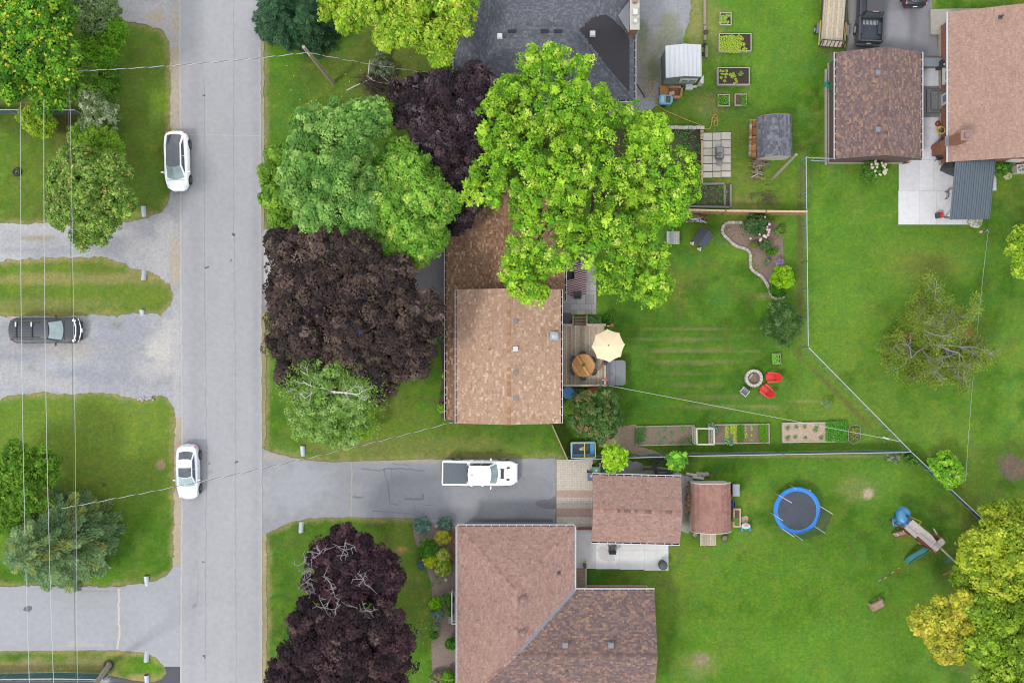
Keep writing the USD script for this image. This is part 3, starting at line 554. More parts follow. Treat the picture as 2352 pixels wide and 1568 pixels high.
roof_box(h, 1184, 801, hz - .30, .36, .2, 'white_trim', label='white roof vent near the ridge')
m = MB().box(*P2(1273, 771, z2 + .3), z2 + .1, .62, .62, .26); m.cyl(*P2(1274, 770, z2 + .6), z2 + .3, z2 + 1.0, .16, n=16); m.cyl(*P2(1274, 770, z2 + 1), z2 + 1.0, z2 + 1.06, .24, .05, n=16); part(h, 'chimney_pipe', m, 'galvanised', 'shiny metal chimney pipe on a square base')
pipe_vent(h, 1124, 803, hz - .55, .4)

# the dark-roofed house at the top, part of its hip stripped to black felt
drk = pal((122, 125, 134), (112, 115, 124), (130, 133, 142), (116, 118, 126), (140, 142, 150), w=[4, 4, 3, 3, 1])
z = 2.7; L_, R_, S_, N_ = P(1044, 0, z)[0], P(1457, 0, z)[0], P(0, 230, z)[1], P(0, -80, z)[1]
hh = (N_ - S_) / 2; s = .36; ym = (N_ + S_) / 2; rz2 = z + hh * s
h = thing('dark_roof_house', 'house with charcoal hipped roof, one hip stripped to black felt, top of the view', 'house', (*P2(1250, 76), 0)); B2 = h
wall_with(h, Polygon([(L_ + .4, S_ + .4), (R_ - .4, S_ + .4), (R_ - .4, N_ - .4), (L_ + .4, N_ - .4)]), 0, z, 'tan_siding')
A, B = at(L_ + hh, ym, rz2), at(R_ - hh, ym, rz2)
fp = Polygon([P2(*a, z + .8) for a in [(1327, 78), (1365, 42), (1390, 32), (1425, 54), (1445, 75), (1448.5, 90), (1449, 205), (1446, 208), (1408, 171), (1372, 128), (1342, 92)]]); prepare(fp)
roof_face(h, [at(L_, S_, z), at(R_, S_, z), B, A], drk, 11); roof_face(h, [at(L_, N_, z), at(R_, N_, z), B, A], drk, 12)
roof_face(h, [at(R_, S_, z), at(R_, N_, z), B], drk, 13, skip=lambda W: contains_xy(fp, W[:, 0], W[:, 1])); roof_face(h, [at(L_, S_, z), at(L_, N_, z), A], drk, 14)
dk = [(120, 122, 132), (108, 110, 120), (128, 128, 136)]
ridge_caps(h, A, B, [(0, -1, -s), (0, 1, -s)], dk, seed=7); ridge_caps(h, at(R_, S_, z), B, [(0, -1, -s), (1, 0, -s)], dk, seed=8); ridge_caps(h, at(L_, S_, z), A, [(0, -1, -s), (-1, 0, -s)], dk, seed=9)
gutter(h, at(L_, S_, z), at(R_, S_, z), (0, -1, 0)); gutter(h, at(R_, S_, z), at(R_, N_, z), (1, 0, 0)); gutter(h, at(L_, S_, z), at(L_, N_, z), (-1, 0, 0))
for x in (1175, 1250, 1281): m = MB().box(*P2(x, 73, rz2), rz2 + .03, .60, .26, .05); part(h, 'ridge_slot', m, 'dark_void', 'dark slot cut along the ridge')
roof_box(h, 1148, 84, rz2 - .05, .34, .16, 'white_trim'); roof_box(h, 1361, 79, rz2 - .35, .36, .2, 'white_trim')
ch = MB().box(*P2(1455, 30, z + 1), 0, .55, 2.9, z + 1.6); c_ = part(h, 'chimney', ch, 'brickwork', 'long brick chimney with pale cap and flue pots'); cx, cy = P2(1455, 30, z + 1)
part(c_, 'chimney_cap', MB().box(cx, cy, z + 1.6, .72, 3.05, .12), 'cream_siding')
part(c_, 'flue_pot', MB().cyl(cx, cy - 1.0, z + 1.7, z + 2.15, .15, n=14), 'white_paint'); part(c_, 'flue_pot', MB().box(cx, cy - .3, z + 1.7, .34, .42, .4), 'white_paint'); part(c_, 'flue_pot', MB().box(cx, cy + .6, z + 1.7, .34, .34, .3), 'tan_siding')
part(c_, 'chimney_cricket', MB().add([at(cx - .28, cy - 1.35, z + .45), at(cx - .28, cy + 1.1, z + .45), at(cx - .28, cy - .1, z + 1.0), at(cx - 1.15, cy - .1, z + .72)], [[0, 3, 2], [3, 1, 2]]), 'vent_grey')

# brick bungalow on the right, its garage and its canopy
rose = pal((194, 160, 144), (190, 155, 140), (198, 165, 148), (186, 151, 138), w=[4, 4, 3, 2])
z = 2.6; L_ = P(2178.5, 0, z)[0]; T_, Bt = P(0, 28, z)[1], P(0, 372, z)[1]; s = .36; run = 6.6; X2 = L_ + 2 * run
h = thing('brick_bungalow', 'red-brick bungalow with a plain rosy-tan roof at the right edge', 'house', (*P2(2330, 200), 0)); B3 = h
wp = Polygon([(L_ + .50, Bt + .3), (X2 - .5, Bt + .3), (X2 - .5, T_ - .3), (L_ + .50, T_ - .3)]); wall_with(h, wp, 0, z, 'brickwork')
for y in (Bt + .3, T_ - .3): part(h, 'gable', MB().add([at(L_ + .5, y, z), at(X2 - .5, y, z), at(L_ + run, y, z + (run - .5) * s)], [[0, 1, 2]]), 'brickwork')
roof_face(h, [at(L_, Bt, z), at(L_, T_, z), at(L_ + run, T_, z + run * s), at(L_ + run, Bt, z + run * s)], rose, 21); roof_face(h, [at(X2, Bt, z), at(X2, T_, z), at(L_ + run, T_, z + run * s), at(L_ + run, Bt, z + run * s)], rose, 22)
gutter(h, at(L_, Bt, z), at(L_, T_, z), (-1, 0, 0), shade_strip=False); gm = MB().bar(at(L_ - .02, Bt, z - .05), at(L_ - .02, T_, z - .05), .26, .03); part(h, 'fascia', gm, 'white_trim')
for (y0, y1, zz0, zz1, nm) in ((159, 190, 1.1, 2.2, 'window'), (213, 239, .35, 2.3, 'side_door')):
    a, b = P(0, y0, 1.2)[1], P(0, y1, 1.2)[1]; X = L_ + .5; f = part(h, nm, MB().box(X - .02, (a + b) / 2, zz0, .10, abs(a - b), zz1 - zz0), 'white_trim')
    part(f, 'pane', MB().box(X - .05, (a + b) / 2, zz0 + .45 if nm != 'window' else zz0 + .1, .06, abs(a - b) * .6, .9 if nm != 'window' else zz1 - zz0 - .2), 'window_glass'); part(h, 'sill', MB().box(X - .12, (a + b) / 2, zz0 - .1, .22, abs(a - b) + .25, .08), 'cream_siding')
for yv in (386,): part(h, 'window', MB().box(P(2330, 0, 1.6)[0], Bt + .3, 1.2, 1.3, .12, 1.0), 'white_trim')
xb, yb = P2(2196, 322, 3.2); c_ = part(h, 'chimney', MB().box(xb, yb, 2.6, .72, .62, 2.1), 'brickwork'); part(c_, 'chimney_cap', MB().box(xb, yb, 4.7, .86, .76, .1), 'tan_siding'); part(c_, 'flue_pot', MB().box(xb, yb, 4.8, .36, .36, .16), 'vent_brown'); part(c_, 'flashing', MB().box(xb - .50, yb, 2.78, .34, .75, .04), 'vent_grey')
part(h, 'chimney_breast', MB().box(L_ + .26, P(0, 341, 1)[1], 0, .75, .9, z - .05), 'brickwork')
pipe_vent(h, 2298, 40, z + 1.5, .4, .07)
vari = pal((134, 113, 112), (144, 121, 115), (168, 135, 118), (180, 146, 126), (124, 108, 109), (152, 128, 122), w=[5, 4, 2.4, 1.2, 3.5, 3])
z = 2.45; L_, R_, T_, Bt = P(1919.5, 0, z)[0], P(2116, 0, z)[0], P(0, 120.5, z)[1], P(0, 365, z)[1]; s = .40; xm = (L_ + R_) / 2; zr = z + (xm - L_) * s
h = thing('detached_garage', 'garage with brown speckled shingle roof left of the brick bungalow', 'garage', (*P2(2017, 243), 0)); G1 = h
wall_with(h, Polygon([(L_ + .25, Bt + .15), (R_ - .3, Bt + .15), (R_ - .3, T_ - .2), (L_ + .25, T_ - .2)]), 0, z, 'brown_siding')
for y in (Bt + .15, T_ - .2): part(h, 'gable', MB().add([at(L_ + .25, y, z), at(R_ - .3, y, z), at(xm, y, zr - .1)], [[0, 1, 2]]), 'brown_siding')
roof_face(h, [at(L_, Bt, z), at(L_, T_, z), at(xm, T_, zr), at(xm, Bt, zr)], vari, 31); roof_face(h, [at(R_, Bt, z), at(R_, T_, z), at(xm, T_, zr), at(xm, Bt, zr)], vari, 32)
ridge_caps(h, at(xm, Bt, zr), at(xm, T_, zr), [(-1, 0, -s), (1, 0, -s)], [(124, 104, 104), (142, 118, 110), (160, 130, 114)], seed=10)
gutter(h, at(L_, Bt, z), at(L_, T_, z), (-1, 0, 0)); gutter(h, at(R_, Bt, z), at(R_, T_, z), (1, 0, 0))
for y in (168, 298): roof_box(h, 2015, y, zr - .06, .36, .14)
part(h, 'kerb', MB().bar(at(L_ + .05, Bt, .10), at(L_ + .05, T_ - .6, .10), .14, .2), 'foundation')

# the L-shaped house at the bottom
mauve = pal((184, 150, 138), (179, 144, 133), (190, 157, 144), (166, 136, 128), w=[4, 4, 2.5, 1.5])
z = 2.7; Wx, Ex, Nn, Wn = P(1051, 0, z)[0], P(1319, 0, z)[0], P(0, 1208, z)[1], P(0, 1354.5, z)[1]; hf = (Ex - Wx) / 2; s = .34; zr = z + hf * s
xm = (Wx + Ex) / 2; ya = Nn - hf; yr = Wn - hf; Sx = yr - hf; Gx = P(1503, 0, z)[0]
h = thing('ell_shaped_house', 'L-shaped house with a mauve-brown hipped roof and speckled wing, bottom of the view', 'house', (*P2(1240, 1420), 0)); B4 = h
wall_with(h, Polygon([(Wx + .4, Nn - .4), (Ex - .4, Nn - .4), (Ex - .4, Wn - .4), (Gx - .25, Wn - .4), (Gx - .25, Sx + .4), (Wx + .4, Sx + .4)]), 0, z, 'brickwork')
part(h, 'gable', MB().add([at(Gx - .25, Wn - .4, z), at(Gx - .25, Sx + .4, z), at(Gx - .25, yr, zr - .12)], [[0, 1, 2]]), 'tan_siding')
ap, J = at(xm, ya, zr), at(xm, yr, zr)
roof_face(h, [at(Wx, Nn, z), at(Ex, Nn, z), ap], mauve, 41); roof_face(h, [at(Wx, Sx, z), at(Wx, Nn, z), ap, J], mauve, 42); roof_face(h, [at(Ex, Nn, z), at(Ex, Wn, z), J, ap], mauve, 43)
roof_face(h, [at(Ex, Wn, z), at(Gx, Wn, z), at(Gx, yr, zr), J], vari, 44); roof_face(h, [at(Wx, Sx, z), at(Gx, Sx, z), at(Gx, yr, zr), J], vari, 45)
mv = [(184, 146, 134), (168, 132, 122), (190, 156, 142)]
ridge_caps(h, at(Wx, Nn, z), ap, [(0, 1, -s), (-1, 0, -s)], mv, seed=11, half=.17); ridge_caps(h, at(Ex, Nn, z), ap, [(0, 1, -s), (1, 0, -s)], mv, seed=12, half=.17); ridge_caps(h, ap, J, [(-1, 0, -s), (1, 0, -s)], mv, seed=13); ridge_caps(h, J, at(Gx, yr, zr), [(0, 1, -s), (0, -1, -s)], [(124, 104, 104), (150, 118, 106)], seed=14); ridge_caps(h, at(Wx, Sx, z), J, [(-1, 0, -s), (0, -1, -s)], mv, seed=15)
part(h, 'valley_flashing', MB().bar(at(Ex, Wn, z + .03), J + [0, 0, .03], .40, .015), 'vent_grey')
gutter(h, at(Wx, Nn, z), at(Ex, Nn, z), (0, 1, 0)); gutter(h, at(Wx, Sx, z), at(Wx, Nn, z), (-1, 0, 0), shade_strip=False); gutter(h, at(Ex, Wn, z), at(Ex, Nn, z), (1, 0, 0), shade_strip=False); gutter(h, at(Ex + .05, Wn, z), at(Gx, Wn, z), (0, 1, 0), shade_strip=False)
for y in (1376, 1453):
    X, Y = P2(1201, y, zr); part(h, 'turbine_vent', MB().lathe([(.26, zr - .25), (.26, zr + .05), (.24, zr + .16), (.15, zr + .24), (.12, zr + .25), (.10, zr + .31), (0.001, zr + .33)], X, Y, 20), 'vent_brown')
for x in (1298, 1403): roof_box(h, x, 1480, zr - .02, .38, .14)
pipe_vent(h, 1283, 1315, z + .45); pipe_vent(h, 1302, 1538, zr - .45)
bw = part(h, 'porch', MB().box(*P2(1043, 1395, .3), .0, .9, 2.5, .35), 'foundation', 'small concrete porch with white railing'); X, Y = P2(1038, 1395, 1)
for a, b in (((X, Y - 1.2), (X, Y + 1.3)), ((X, Y - 1.2), (X + .5, Y - 1.2))): part(bw, 'railing', MB().bar((*a, 1.25), (*b, 1.25), .10, .07).bar((*a, .5), (*b, .5), .06, .05), 'white_paint')
for k in range(5): part(bw, 'step', MB().box(X + .12 + k * .09, Y - 1.45, .05, .07, .4, .3), 'brown_siding')
pv = MB()
for i in range(4):
    for j in range(26): pv.box(*(P2(1043, 1218) + [(i - 1.5) * .13, -j * .105 - (i % 2) * .05]), .0, .12, .095, .05 + .006 * ((i * 7 + j * 3) % 4), c=alb(170, 120, 100) * (0.85 + .05 * ((i * 5 + j) % 7)))
single('brick_walk', 'narrow red brick walk along the front of the bottom house', 'walk', pv, 'stone', kind='stuff')

# garage beside the paver apron
z = 2.4; c4 = [P(1361, 1090, z), P(1564, 1095.5, z), P(1561.5, 1248, z), P(1358.5, 1243, z)]; mn, ms = (c4[0] + c4[3]) / 2, (c4[1] + c4[2]) / 2; s = .34
half = np.linalg.norm(c4[0] - c4[3]) / 2; mn[2] = ms[2] = z + half * s; e = (c4[1] - c4[0]) / np.linalg.norm(c4[1] - c4[0]); o = np.array([-e[1], e[0], 0])
h = thing('mauve_roof_garage', 'garage with mauve-brown roof between the white pickup and the brown barn shed', 'garage', (*P2(1461, 1169), 0)); G2 = h
wl = Polygon([p[:2] for p in c4]).buffer(-.3, join_style=2); wall_with(h, wl, 0, z, 'brickwork')
for a, b, t, si in ((c4[0], c4[3], mn, 1), (c4[1], c4[2], ms, -1)): k = e * .3 * si; part(h, 'gable', MB().add([a + k - o * .3, b + k + o * .3, t + k - [0, 0, .13]], [[0, 1, 2]]), 'tan_siding')
roof_face(h, [c4[0], c4[1], ms, mn], mauve, 51); roof_face(h, [c4[3], c4[2], ms, mn], mauve, 52); ridge_caps(h, mn, ms, [(*(o[:2]), -s), (*(-o[:2]), -s)], [(176, 136, 124), (190, 150, 136), (140, 116, 112)], seed=16)
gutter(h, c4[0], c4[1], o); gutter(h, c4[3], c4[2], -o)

def planks(parent, poly, z, ang, w, th, cs, name='plank', mat='wood', gap=.012, seed=0, tilt=None, world=True, origin=None):
    """boards side by side over a plan outline, each a part; ang: direction the boards run"""
    r = np.random.default_rng(seed); a = -ang; R = rot2(a); q = np.array(poly.exterior.coords)[:-1] @ R.T; g = Polygon(q); x0, y0, x1, y1 = g.bounds; y = y0; out = []
    while y < y1 - .01:
        b = sbox(x0 - 1, y, x1 + 1, min(y + w - gap, y1)).intersection(g); y += w
        for pc in getattr(b, 'geoms', [b]):
            if pc.geom_type != 'Polygon' or pc.area < 2e-3: continue
            e = np.array(pc.exterior.coords)[:-1] @ rot2(-a).T; m = MB().prism(Polygon(e), z - th, z + r.uniform(-.004, .004)); c = alb(*cs[r.integers(len(cs))]) * r.uniform(.88, 1.12)
            v = m.v
            if tilt is not None:
                for i in range(len(v)): v[i][:, 2] += v[i][:, :2] @ np.asarray(tilt[:2]) + tilt[2]
            m.c = [np.broadcast_to(c, (m.n, 3))]; out.append(part(parent, name, m, mat, world=world))
    return out
WOODS = [(176, 160, 140), (160, 144, 126), (190, 176, 156), (150, 132, 112)]

# dark steel canopy behind the bungalow
q0, q1, q2, q3 = P(2194.5, 369.5, 2.75), P(2286.5, 361.5, 2.75), P(2272, 503, 2.35), P(2181.5, 504.5, 2.35)
h = thing('patio_canopy', 'dark ribbed steel canopy over the white patio behind the brick bungalow', 'canopy', (*P2(2235, 435), 0)); n = 17
for k in range(n):
    a, b, c_, d = q0 + (q1 - q0) * k / n, q0 + (q1 - q0) * (k + .96) / n, q3 + (q2 - q3) * (k + .96) / n, q3 + (q2 - q3) * k / n; lift = np.array([0, 0, .012 * (k % 2)])
    m = MB(); m.poly([a + lift, b + lift, c_ + lift, d + lift]); m.poly([a - [0, 0, .04], b - [0, 0, .04], c_ - [0, 0, .04], d - [0, 0, .04]]); m.bar(b + [0, 0, .03], c_ + [0, 0, .03], .05, .05); part(h, 'roof_panel', m, 'slate_steel')
part(h, 'post', MB().bar(P(2170, 499, 0) * [1, 1, 0], q3 + [.05, .15, -.04], .13, .13), 'pole_wood'); X = q2 + [-.1, .2, -.04]; part(h, 'post', MB().bar(X * [1, 1, 0], X, .09, .09), 'white_paint'); part(h, 'beam', MB().bar(q3 + [0, .15, -.1], q2 + [0, .15, -.1], .1, .14), 'pole_wood')
# paved patios
def slabs(name, cells, z, cs, gap=.012, th=.06, seed=0, mat='pavement', parent=None):
    r = np.random.default_rng(seed)
    for (x0, y0, x1, y1) in cells:
        a, b = P2(x0, y1), P2(x1, y0); m = MB().prism(sbox(a[0] + gap, a[1] + gap, b[0] - gap, b[1] - gap), -.05, z + r.uniform(-.004, .004)); m.c = [np.broadcast_to(alb(*cs[r.integers(len(cs))]) * r.uniform(.96, 1.04), (m.n, 3))]; part(parent, name, m, mat)
h = thing('white_concrete_patio', 'bright pale concrete patio and walk beside the brick bungalow', 'patio', (*P2(2120, 440), 0), kind='structure')
WC = [(240, 240, 244), (236, 236, 240), (243, 243, 246)]
slabs('slab', [(2064, 368, 2111, 438), (2111, 368, 2143, 438), (2143, 368, 2210, 438), (2210, 374, 2288, 438), (2063, 438, 2111, 516), (2111, 438, 2150, 516), (2150, 438, 2210, 516), (2210, 438, 2236, 516), (2117, 135, 2161, 295), (2117, 295, 2161, 368)], .05, WC, .006, parent=h)
h = thing('pale_side_stoop', 'pale concrete stoop at the corner of the brick bungalow by the drive', 'stoop', (*P2(2157, 52), 0)); part(h, 'slab', MB().prism(dpoly([(2134, 24), (2240, 22), (2240, 30), (2178, 82), (2135, 82)]), 0, .25), 'foundation')
h = thing('side_steps', 'grey three-tier wooden steps at the side door of the brick bungalow', 'steps', (*P2(2145, 235), 0))
for k, (x0, y0, x1, y1) in enumerate(((2117.5, 200, 2162, 269.5), (2127, 206, 2162, 260.5), (2136.5, 211.5, 2162, 252))):
    a, b = P2(x0, y1, .17 * k), P2(x1, y0, .17 * k); planks(h, sbox(a[0], a[1], b[0], b[1]), .18 * (k + 1), math.pi / 2, .14, .17, [(138, 138, 140), (132, 132, 134)], 'tread_board', seed=k)
h = thing('bottom_patio', 'white concrete patio slab between the mauve-roofed garage and the L-shaped house', 'patio', (*P2(1430, 1265), 0), kind='structure')
slabs('slab', [(1320, 1212, 1368, 1305), (1368, 1212, 1423.5, 1262), (1423.5, 1212, 1479, 1262), (1479, 1212, 1535, 1262), (1368, 1262, 1423.5, 1305.5), (1423.5, 1262, 1479, 1307), (1479, 1262, 1535, 1309)], .08, [(250, 250, 248), (246, 246, 244), (252, 252, 252)], .005, parent=h)
stain = MB().sheet(dpoly([(1372, 1262), (1385, 1252), (1395, 1265), (1410, 1268), (1412, 1285), (1395, 1290), (1375, 1280)], .12, seed=33), .088); stain.c = [np.broadcast_to(alb(232, 230, 228), (stain.n, 3))]; part(h, 'stain', stain, 'pavement')
h = thing('paver_apron', 'cream paver apron with two pink bands in front of the mauve-roofed garage', 'paving', (*P2(1320, 1130), 0), kind='structure'); m = MB(); r = np.random.default_rng(3)
for i in range(20):
    for j in range(38):
        x, y = 1278.5 + i * 4.15, 1055 + j * 4.12; pink = 1123.5 < y + 2 < 1140 or 1167.5 < y + 2 < 1185
        c = (alb(216, 184, 170) if pink else alb(238, 228, 212)) * r.uniform(.92, 1.06); a = P2(x, y); m.box(a[0] + .07, a[1] - .07, -.05, .134, .133, .075 + r.uniform(-.004, .004), c=c)
part(h, 'pavers', m, 'stone', kind='stuff'); part(h, 'joint_sand', MB().sheet(sbox(*P2(1278, 1212), *P2(1361.5, 1054.5)), .014), 'foundation')
h = thing('grey_slab_patio', 'grey stone slab patio with mixed slab sizes behind the middle house', 'patio', (*P2(1335, 660), 0), kind='structure')
cells = []; r = np.random.default_rng(11); y = 560.0
while y < 722:
    hgt = r.choice([10, 14, 20]); x = 1286.0
    while x < 1369: w = r.choice([10, 14, 20, 24]); x2 = min(x + w, 1369.5); cells.append((x, y, x2 if 1369.5 - x2 > 5 else 1369.5, min(y + hgt, 725))); x = cells[-1][2]
    y += hgt
slabs('slab', cells, .04, [(198, 196, 194), (188, 186, 184), (206, 204, 200), (180, 180, 180)], .008, seed=4, parent=h)
h = thing('garden_slab_path', 'pale square paving slabs three across beside the large vegetable bed', 'paving', (*P2(1646, 357), 0), kind='structure')
slabs('slab', [(x0, y0 + d, x1, y1 + d) for (x0, x1, d) in ((1614.5, 1635.8, .6), (1636.4, 1655.6, 0), (1656.3, 1678.5, -1)) for (y0, y1) in ((305, 322.4), (323.4, 340), (341, 357.2), (358.2, 375.4), (376.8, 393.4), (395, 408))], .05, [(228, 219, 206), (220, 211, 198), (234, 226, 214)], .012, seed=5, parent=h)
# front steps and retaining strip beside the middle house
h = thing('curved_front_walk', 'pale curved concrete walk slabs at the front corner of the middle house', 'walk', (*P2(1010, 708), 0))
for g in ([(991, 689), (1000, 684), (1009, 684), (1011, 694), (1000, 702), (992, 698)], [(1012, 694), (1026, 705), (1014, 716), (1001, 703)], [(1027, 706), (1042, 716), (1030, 728), (1015, 717)]): part(h, 'slab', MB().prism(dpoly(g), 0, .10), 'foundation')
h = thing('timber_edging', 'weathered diagonal timber edging by the front of the middle house', 'edging', (*P2(1000, 720), 0))
for k in range(4): a, b = np.array([969, 682.5]) + np.array([14.2, 17.8]) * k, np.array([969, 682.5]) + np.array([14.2, 17.8]) * (k + .97); part(h, 'timber', MB().bar(P(*a, .12), P(*b, .12), .18, .2), 'pole_wood')

# ---------------------------------------------------------------- trees and plants
def unit(v): return v / (np.linalg.norm(v, axis=-1, keepdims=True) + 1e-9)
def leaves(mb, pos, nrm, size, col, r, aspect=.62, axis=None, fold=.12):
    """one folded kite-shaped leaf at each place"""
    n = len(pos); a = axis if axis is not None else r.normal(size=(n, 3)); a = unit(a - (a * nrm).sum(1, keepdims=True) * nrm); b = np.cross(nrm, a); s = np.broadcast_to(size, (n,))[:, None]
    v = np.stack([pos - a * s * .5, pos + b * s * aspect * .5 - nrm * s * fold + a * s * .05, pos + a * s * .5 - nrm * s * fold * .5, pos - b * s * aspect * .5 - nrm * s * fold + a * s * .05], 1)
    k = np.arange(n)[:, None] * 4; mb.add(v.reshape(-1, 3), np.vstack([k + [0, 1, 2], k + [0, 2, 3]]), np.repeat(col, 4, 0))
def tones(cs, w, k, r, jit=.14):
    A = np.array([lalb(*c) for c in cs]); i = r.choice(len(A), k, p=np.asarray(w, float) / np.sum(w)); return A[i] * r.uniform(1 - jit, 1 + jit, (k, 1))
def crown_mesh(lobes, cs, w, seed, clump=.44, per=40, leaf=.20, cover=1.3, rag=.21, up=.7, low=-.35, inner=.4, flat=.9, spacing=.0, tip=None, tipn=0.0, gaps=.30, aspect=.62, star=0.0):
    """lobes: world (x, y, z, r, rz). Leaf clumps over the lobes' outer surface, uneven, with gaps"""
    r = np.random.default_rng(seed); C, Nn, big = [], [], []
    L = np.array(lobes, float)
    for i, (x, y, z, rr, rz) in enumerate(L):
        for scale, dens in ((1.0, 1.0), (.80, inner)):
            n = max(6, int(dens * cover * 2 * math.pi * rr * (rr * .5 + rz * .5) * (1 - low) / (clump * clump * 2.2)))
            d = unit(r.normal(size=(n * 2, 3))); d = d[d[:, 2] > low][:n]
            f = 1 + (meshkit.fbm(d * 2.3 + i * 7.7 + seed, 3, seed) - .5) * 2 * rag * 1.6 + r.normal(0, rag * .35, len(d))
            p = np.array([x, y, z]) + d * f[:, None] * scale * [rr, rr, rz]
            inside = np.zeros(len(p), bool)
            for j, (x2, y2, z2, r2, rz2) in enumerate(L):
                if j != i: inside |= (((p - [x2, y2, z2]) / [r2, r2, rz2]) ** 2).sum(1) < .72
            keep = ~inside | (r.random(len(p)) < .12)
            keep &= (meshkit.fbm(p * .55 + seed, 2, seed + 4) > gaps * (.9 if scale == 1 else .8)) | (r.random(len(p)) < .2)
            C.append(p[keep]); Nn.append(unit(d[keep] / [rr, rr, rz])); big.append(np.full(keep.sum(), scale < 1))
    C, Nn, big = np.vstack(C), np.vstack(Nn), np.concatenate(big)
    if spacing:
        from scipy.spatial import cKDTree
        keep = np.ones(len(C), bool); T = cKDTree(C)
        for a in r.permutation(len(C)):
            if keep[a] and not big[a]:
                nb = np.array(T.query_ball_point(C[a], spacing * clump)); nb = nb[(nb != a) & ~big[nb]]; keep[nb] = False
        C, Nn, big = C[keep], Nn[keep], big[keep]
    k = len(C); base = tones(cs, w, k, r)
    base = base * (1 + (meshkit.fbm(C * .5, 3, seed + 8)[:, None] - .5) * .7)
    N0 = unit(Nn * (1 - up) + np.array([0, 0, up]) + r.normal(0, .12, (k, 3)))
    rad = clump * r.uniform(.65, 1.3, (k, 1))
    th = r.random((k, per)) * 2 * np.pi; rho = np.sqrt(r.random((k, per)))
    if star: rho = rho * (1 + star * np.cos(5 * th + r.random((k, 1)) * 6.28))
    t1 = unit(np.cross(N0, [0.31, 0.77, 0.55])); t2 = np.cross(N0, t1)
    dome = (1 - rho ** 2) * flat - .25 + r.normal(0, .12, (k, per))
    off = (rho * np.cos(th))[..., None] * t1[:, None] + (rho * np.sin(th))[..., None] * t2[:, None] + dome[..., None] * N0[:, None]
    pos = (C[:, None] + off * rad[:, None]).reshape(-1, 3)
    ln = unit(np.repeat(N0, per, 0) * .62 + unit(off.reshape(-1, 3)) * .62 + r.normal(0, .26, (k * per, 3)))
    col = np.repeat(base, per, 0) * r.uniform(.75, 1.3, (k * per, 1))
    if tip is not None:
        hot = (rho.ravel() < .45) & (r.random(k * per) < tipn * 2) & np.repeat(r.random(k) < .8, per); col[hot] = lalb(*tip) * r.uniform(.85, 1.15, (hot.sum(), 1))
    m = MB(); leaves(m, pos, ln, leaf * r.uniform(.65, 1.3, len(pos)) * np.where(np.repeat(big, per), 1.7, 1.0), np.clip(col, .004, .8), r, aspect, axis=off.reshape(-1, 3) + r.normal(0, .3, (k * per, 3))); return m
def trunk_mesh(base, top, lobes, r0, seed, rt=.35):
    r = np.random.default_rng(seed); m = MB(); b, t = np.asarray(base, float), np.asarray(top, float); n = 6
    ax = np.array([b + (t - b) * k / n + (0 if k in (0, n) else 1) * np.r_[r.normal(0, r0 * .25, 2), 0] for k in range(n + 1)]); m.tube(ax, np.linspace(r0, r0 * rt, n + 1), 8)
    for (x, y, z, rr, rz) in lobes:
        s = ax[r.integers(2, n)]; e = np.array([x, y, z + rz * .35]); mid = (s + e) / 2 + [0, 0, .12 * np.linalg.norm(e - s)] + r.normal(0, .15, 3)
        m.tube([s, s * .6 + mid * .4, mid, e], [r0 * .42, r0 * .34, r0 * .24, r0 * .08], 6)
    return m
def boughs(lobes, seed, lo=.62):
    """breaks each broad lobe of a crown into separate boughs at uneven heights"""
    r = np.random.default_rng(seed + 31); out = []
    for x, y, z, R, rz in lobes:
        if R < .75: out.append((x, y, z, R, rz)); continue
        out.append((x + r.normal(0, .06) * R, y + r.normal(0, .06) * R, z + rz * r.uniform(.15, .4), R * .52, rz * .55)); n = r.integers(5, 8); a0 = r.random() * 6.28
        for k in range(n): a = a0 + k * 6.283 / n + r.normal(0, .2); d = R * r.uniform(.5, .72); s = r.uniform(.28, .44); out.append((x + d * math.cos(a), y + d * math.sin(a), z + rz * r.uniform(-.45, .2), R * s, R * s * r.uniform(.55, .9)))
    return out
def tree(name, label, spots, top, cs, w, seed, zc=None, trunk_at=None, r0=.22, slope=.25, bark='bark', group=None, dome=.55, cat='tree', **kw):
    """spots: surveyed (x, y, radius[, height]) of the crown's lobes"""
    sp = np.array([s[:3] for s in spots], float); A = (sp[:, 2] ** 2); cx, cy = (sp[:, 0] * A).sum() / A.sum(), (sp[:, 1] * A).sum() / A.sum(); ext = np.hypot(sp[:, 0] - cx, sp[:, 1] - cy).max() + 1
    lobes = []
    for s in spots:
        rr = s[2] * K * .93; rz = rr * dome * 1.25; d = math.hypot(s[0] - cx, s[1] - cy) / ext
        zz = s[3] if len(s) > 3 else max(rz * .7 + .2, top - rz - d * d * slope * top); lobes.append((*P2(s[0], s[1], zz), zz, rr, rz))
    g = P2(*(trunk_at or (cx, cy)))
    if cat == 'tree': kw.setdefault('inner', .55)
    full = boughs(lobes, seed) if cat == 'tree' else lobes
    t = thing(name, label, cat, (*g, 0), group=group)
    zt = np.mean([l[2] for l in lobes]); part(t, 'trunk', trunk_mesh((*g, -.1), (np.mean([l[0] for l in lobes]), np.mean([l[1] for l in lobes]), zt), lobes, r0, seed), bark)
    part(t, 'crown', crown_mesh(full, cs, w, seed, **kw), 'foliage'); return t
LIME = [(142, 190, 46), (120, 172, 40), (166, 206, 62), (94, 148, 38), (188, 214, 88)]; LW = [4, 4, 2.2, 3.2, .8]
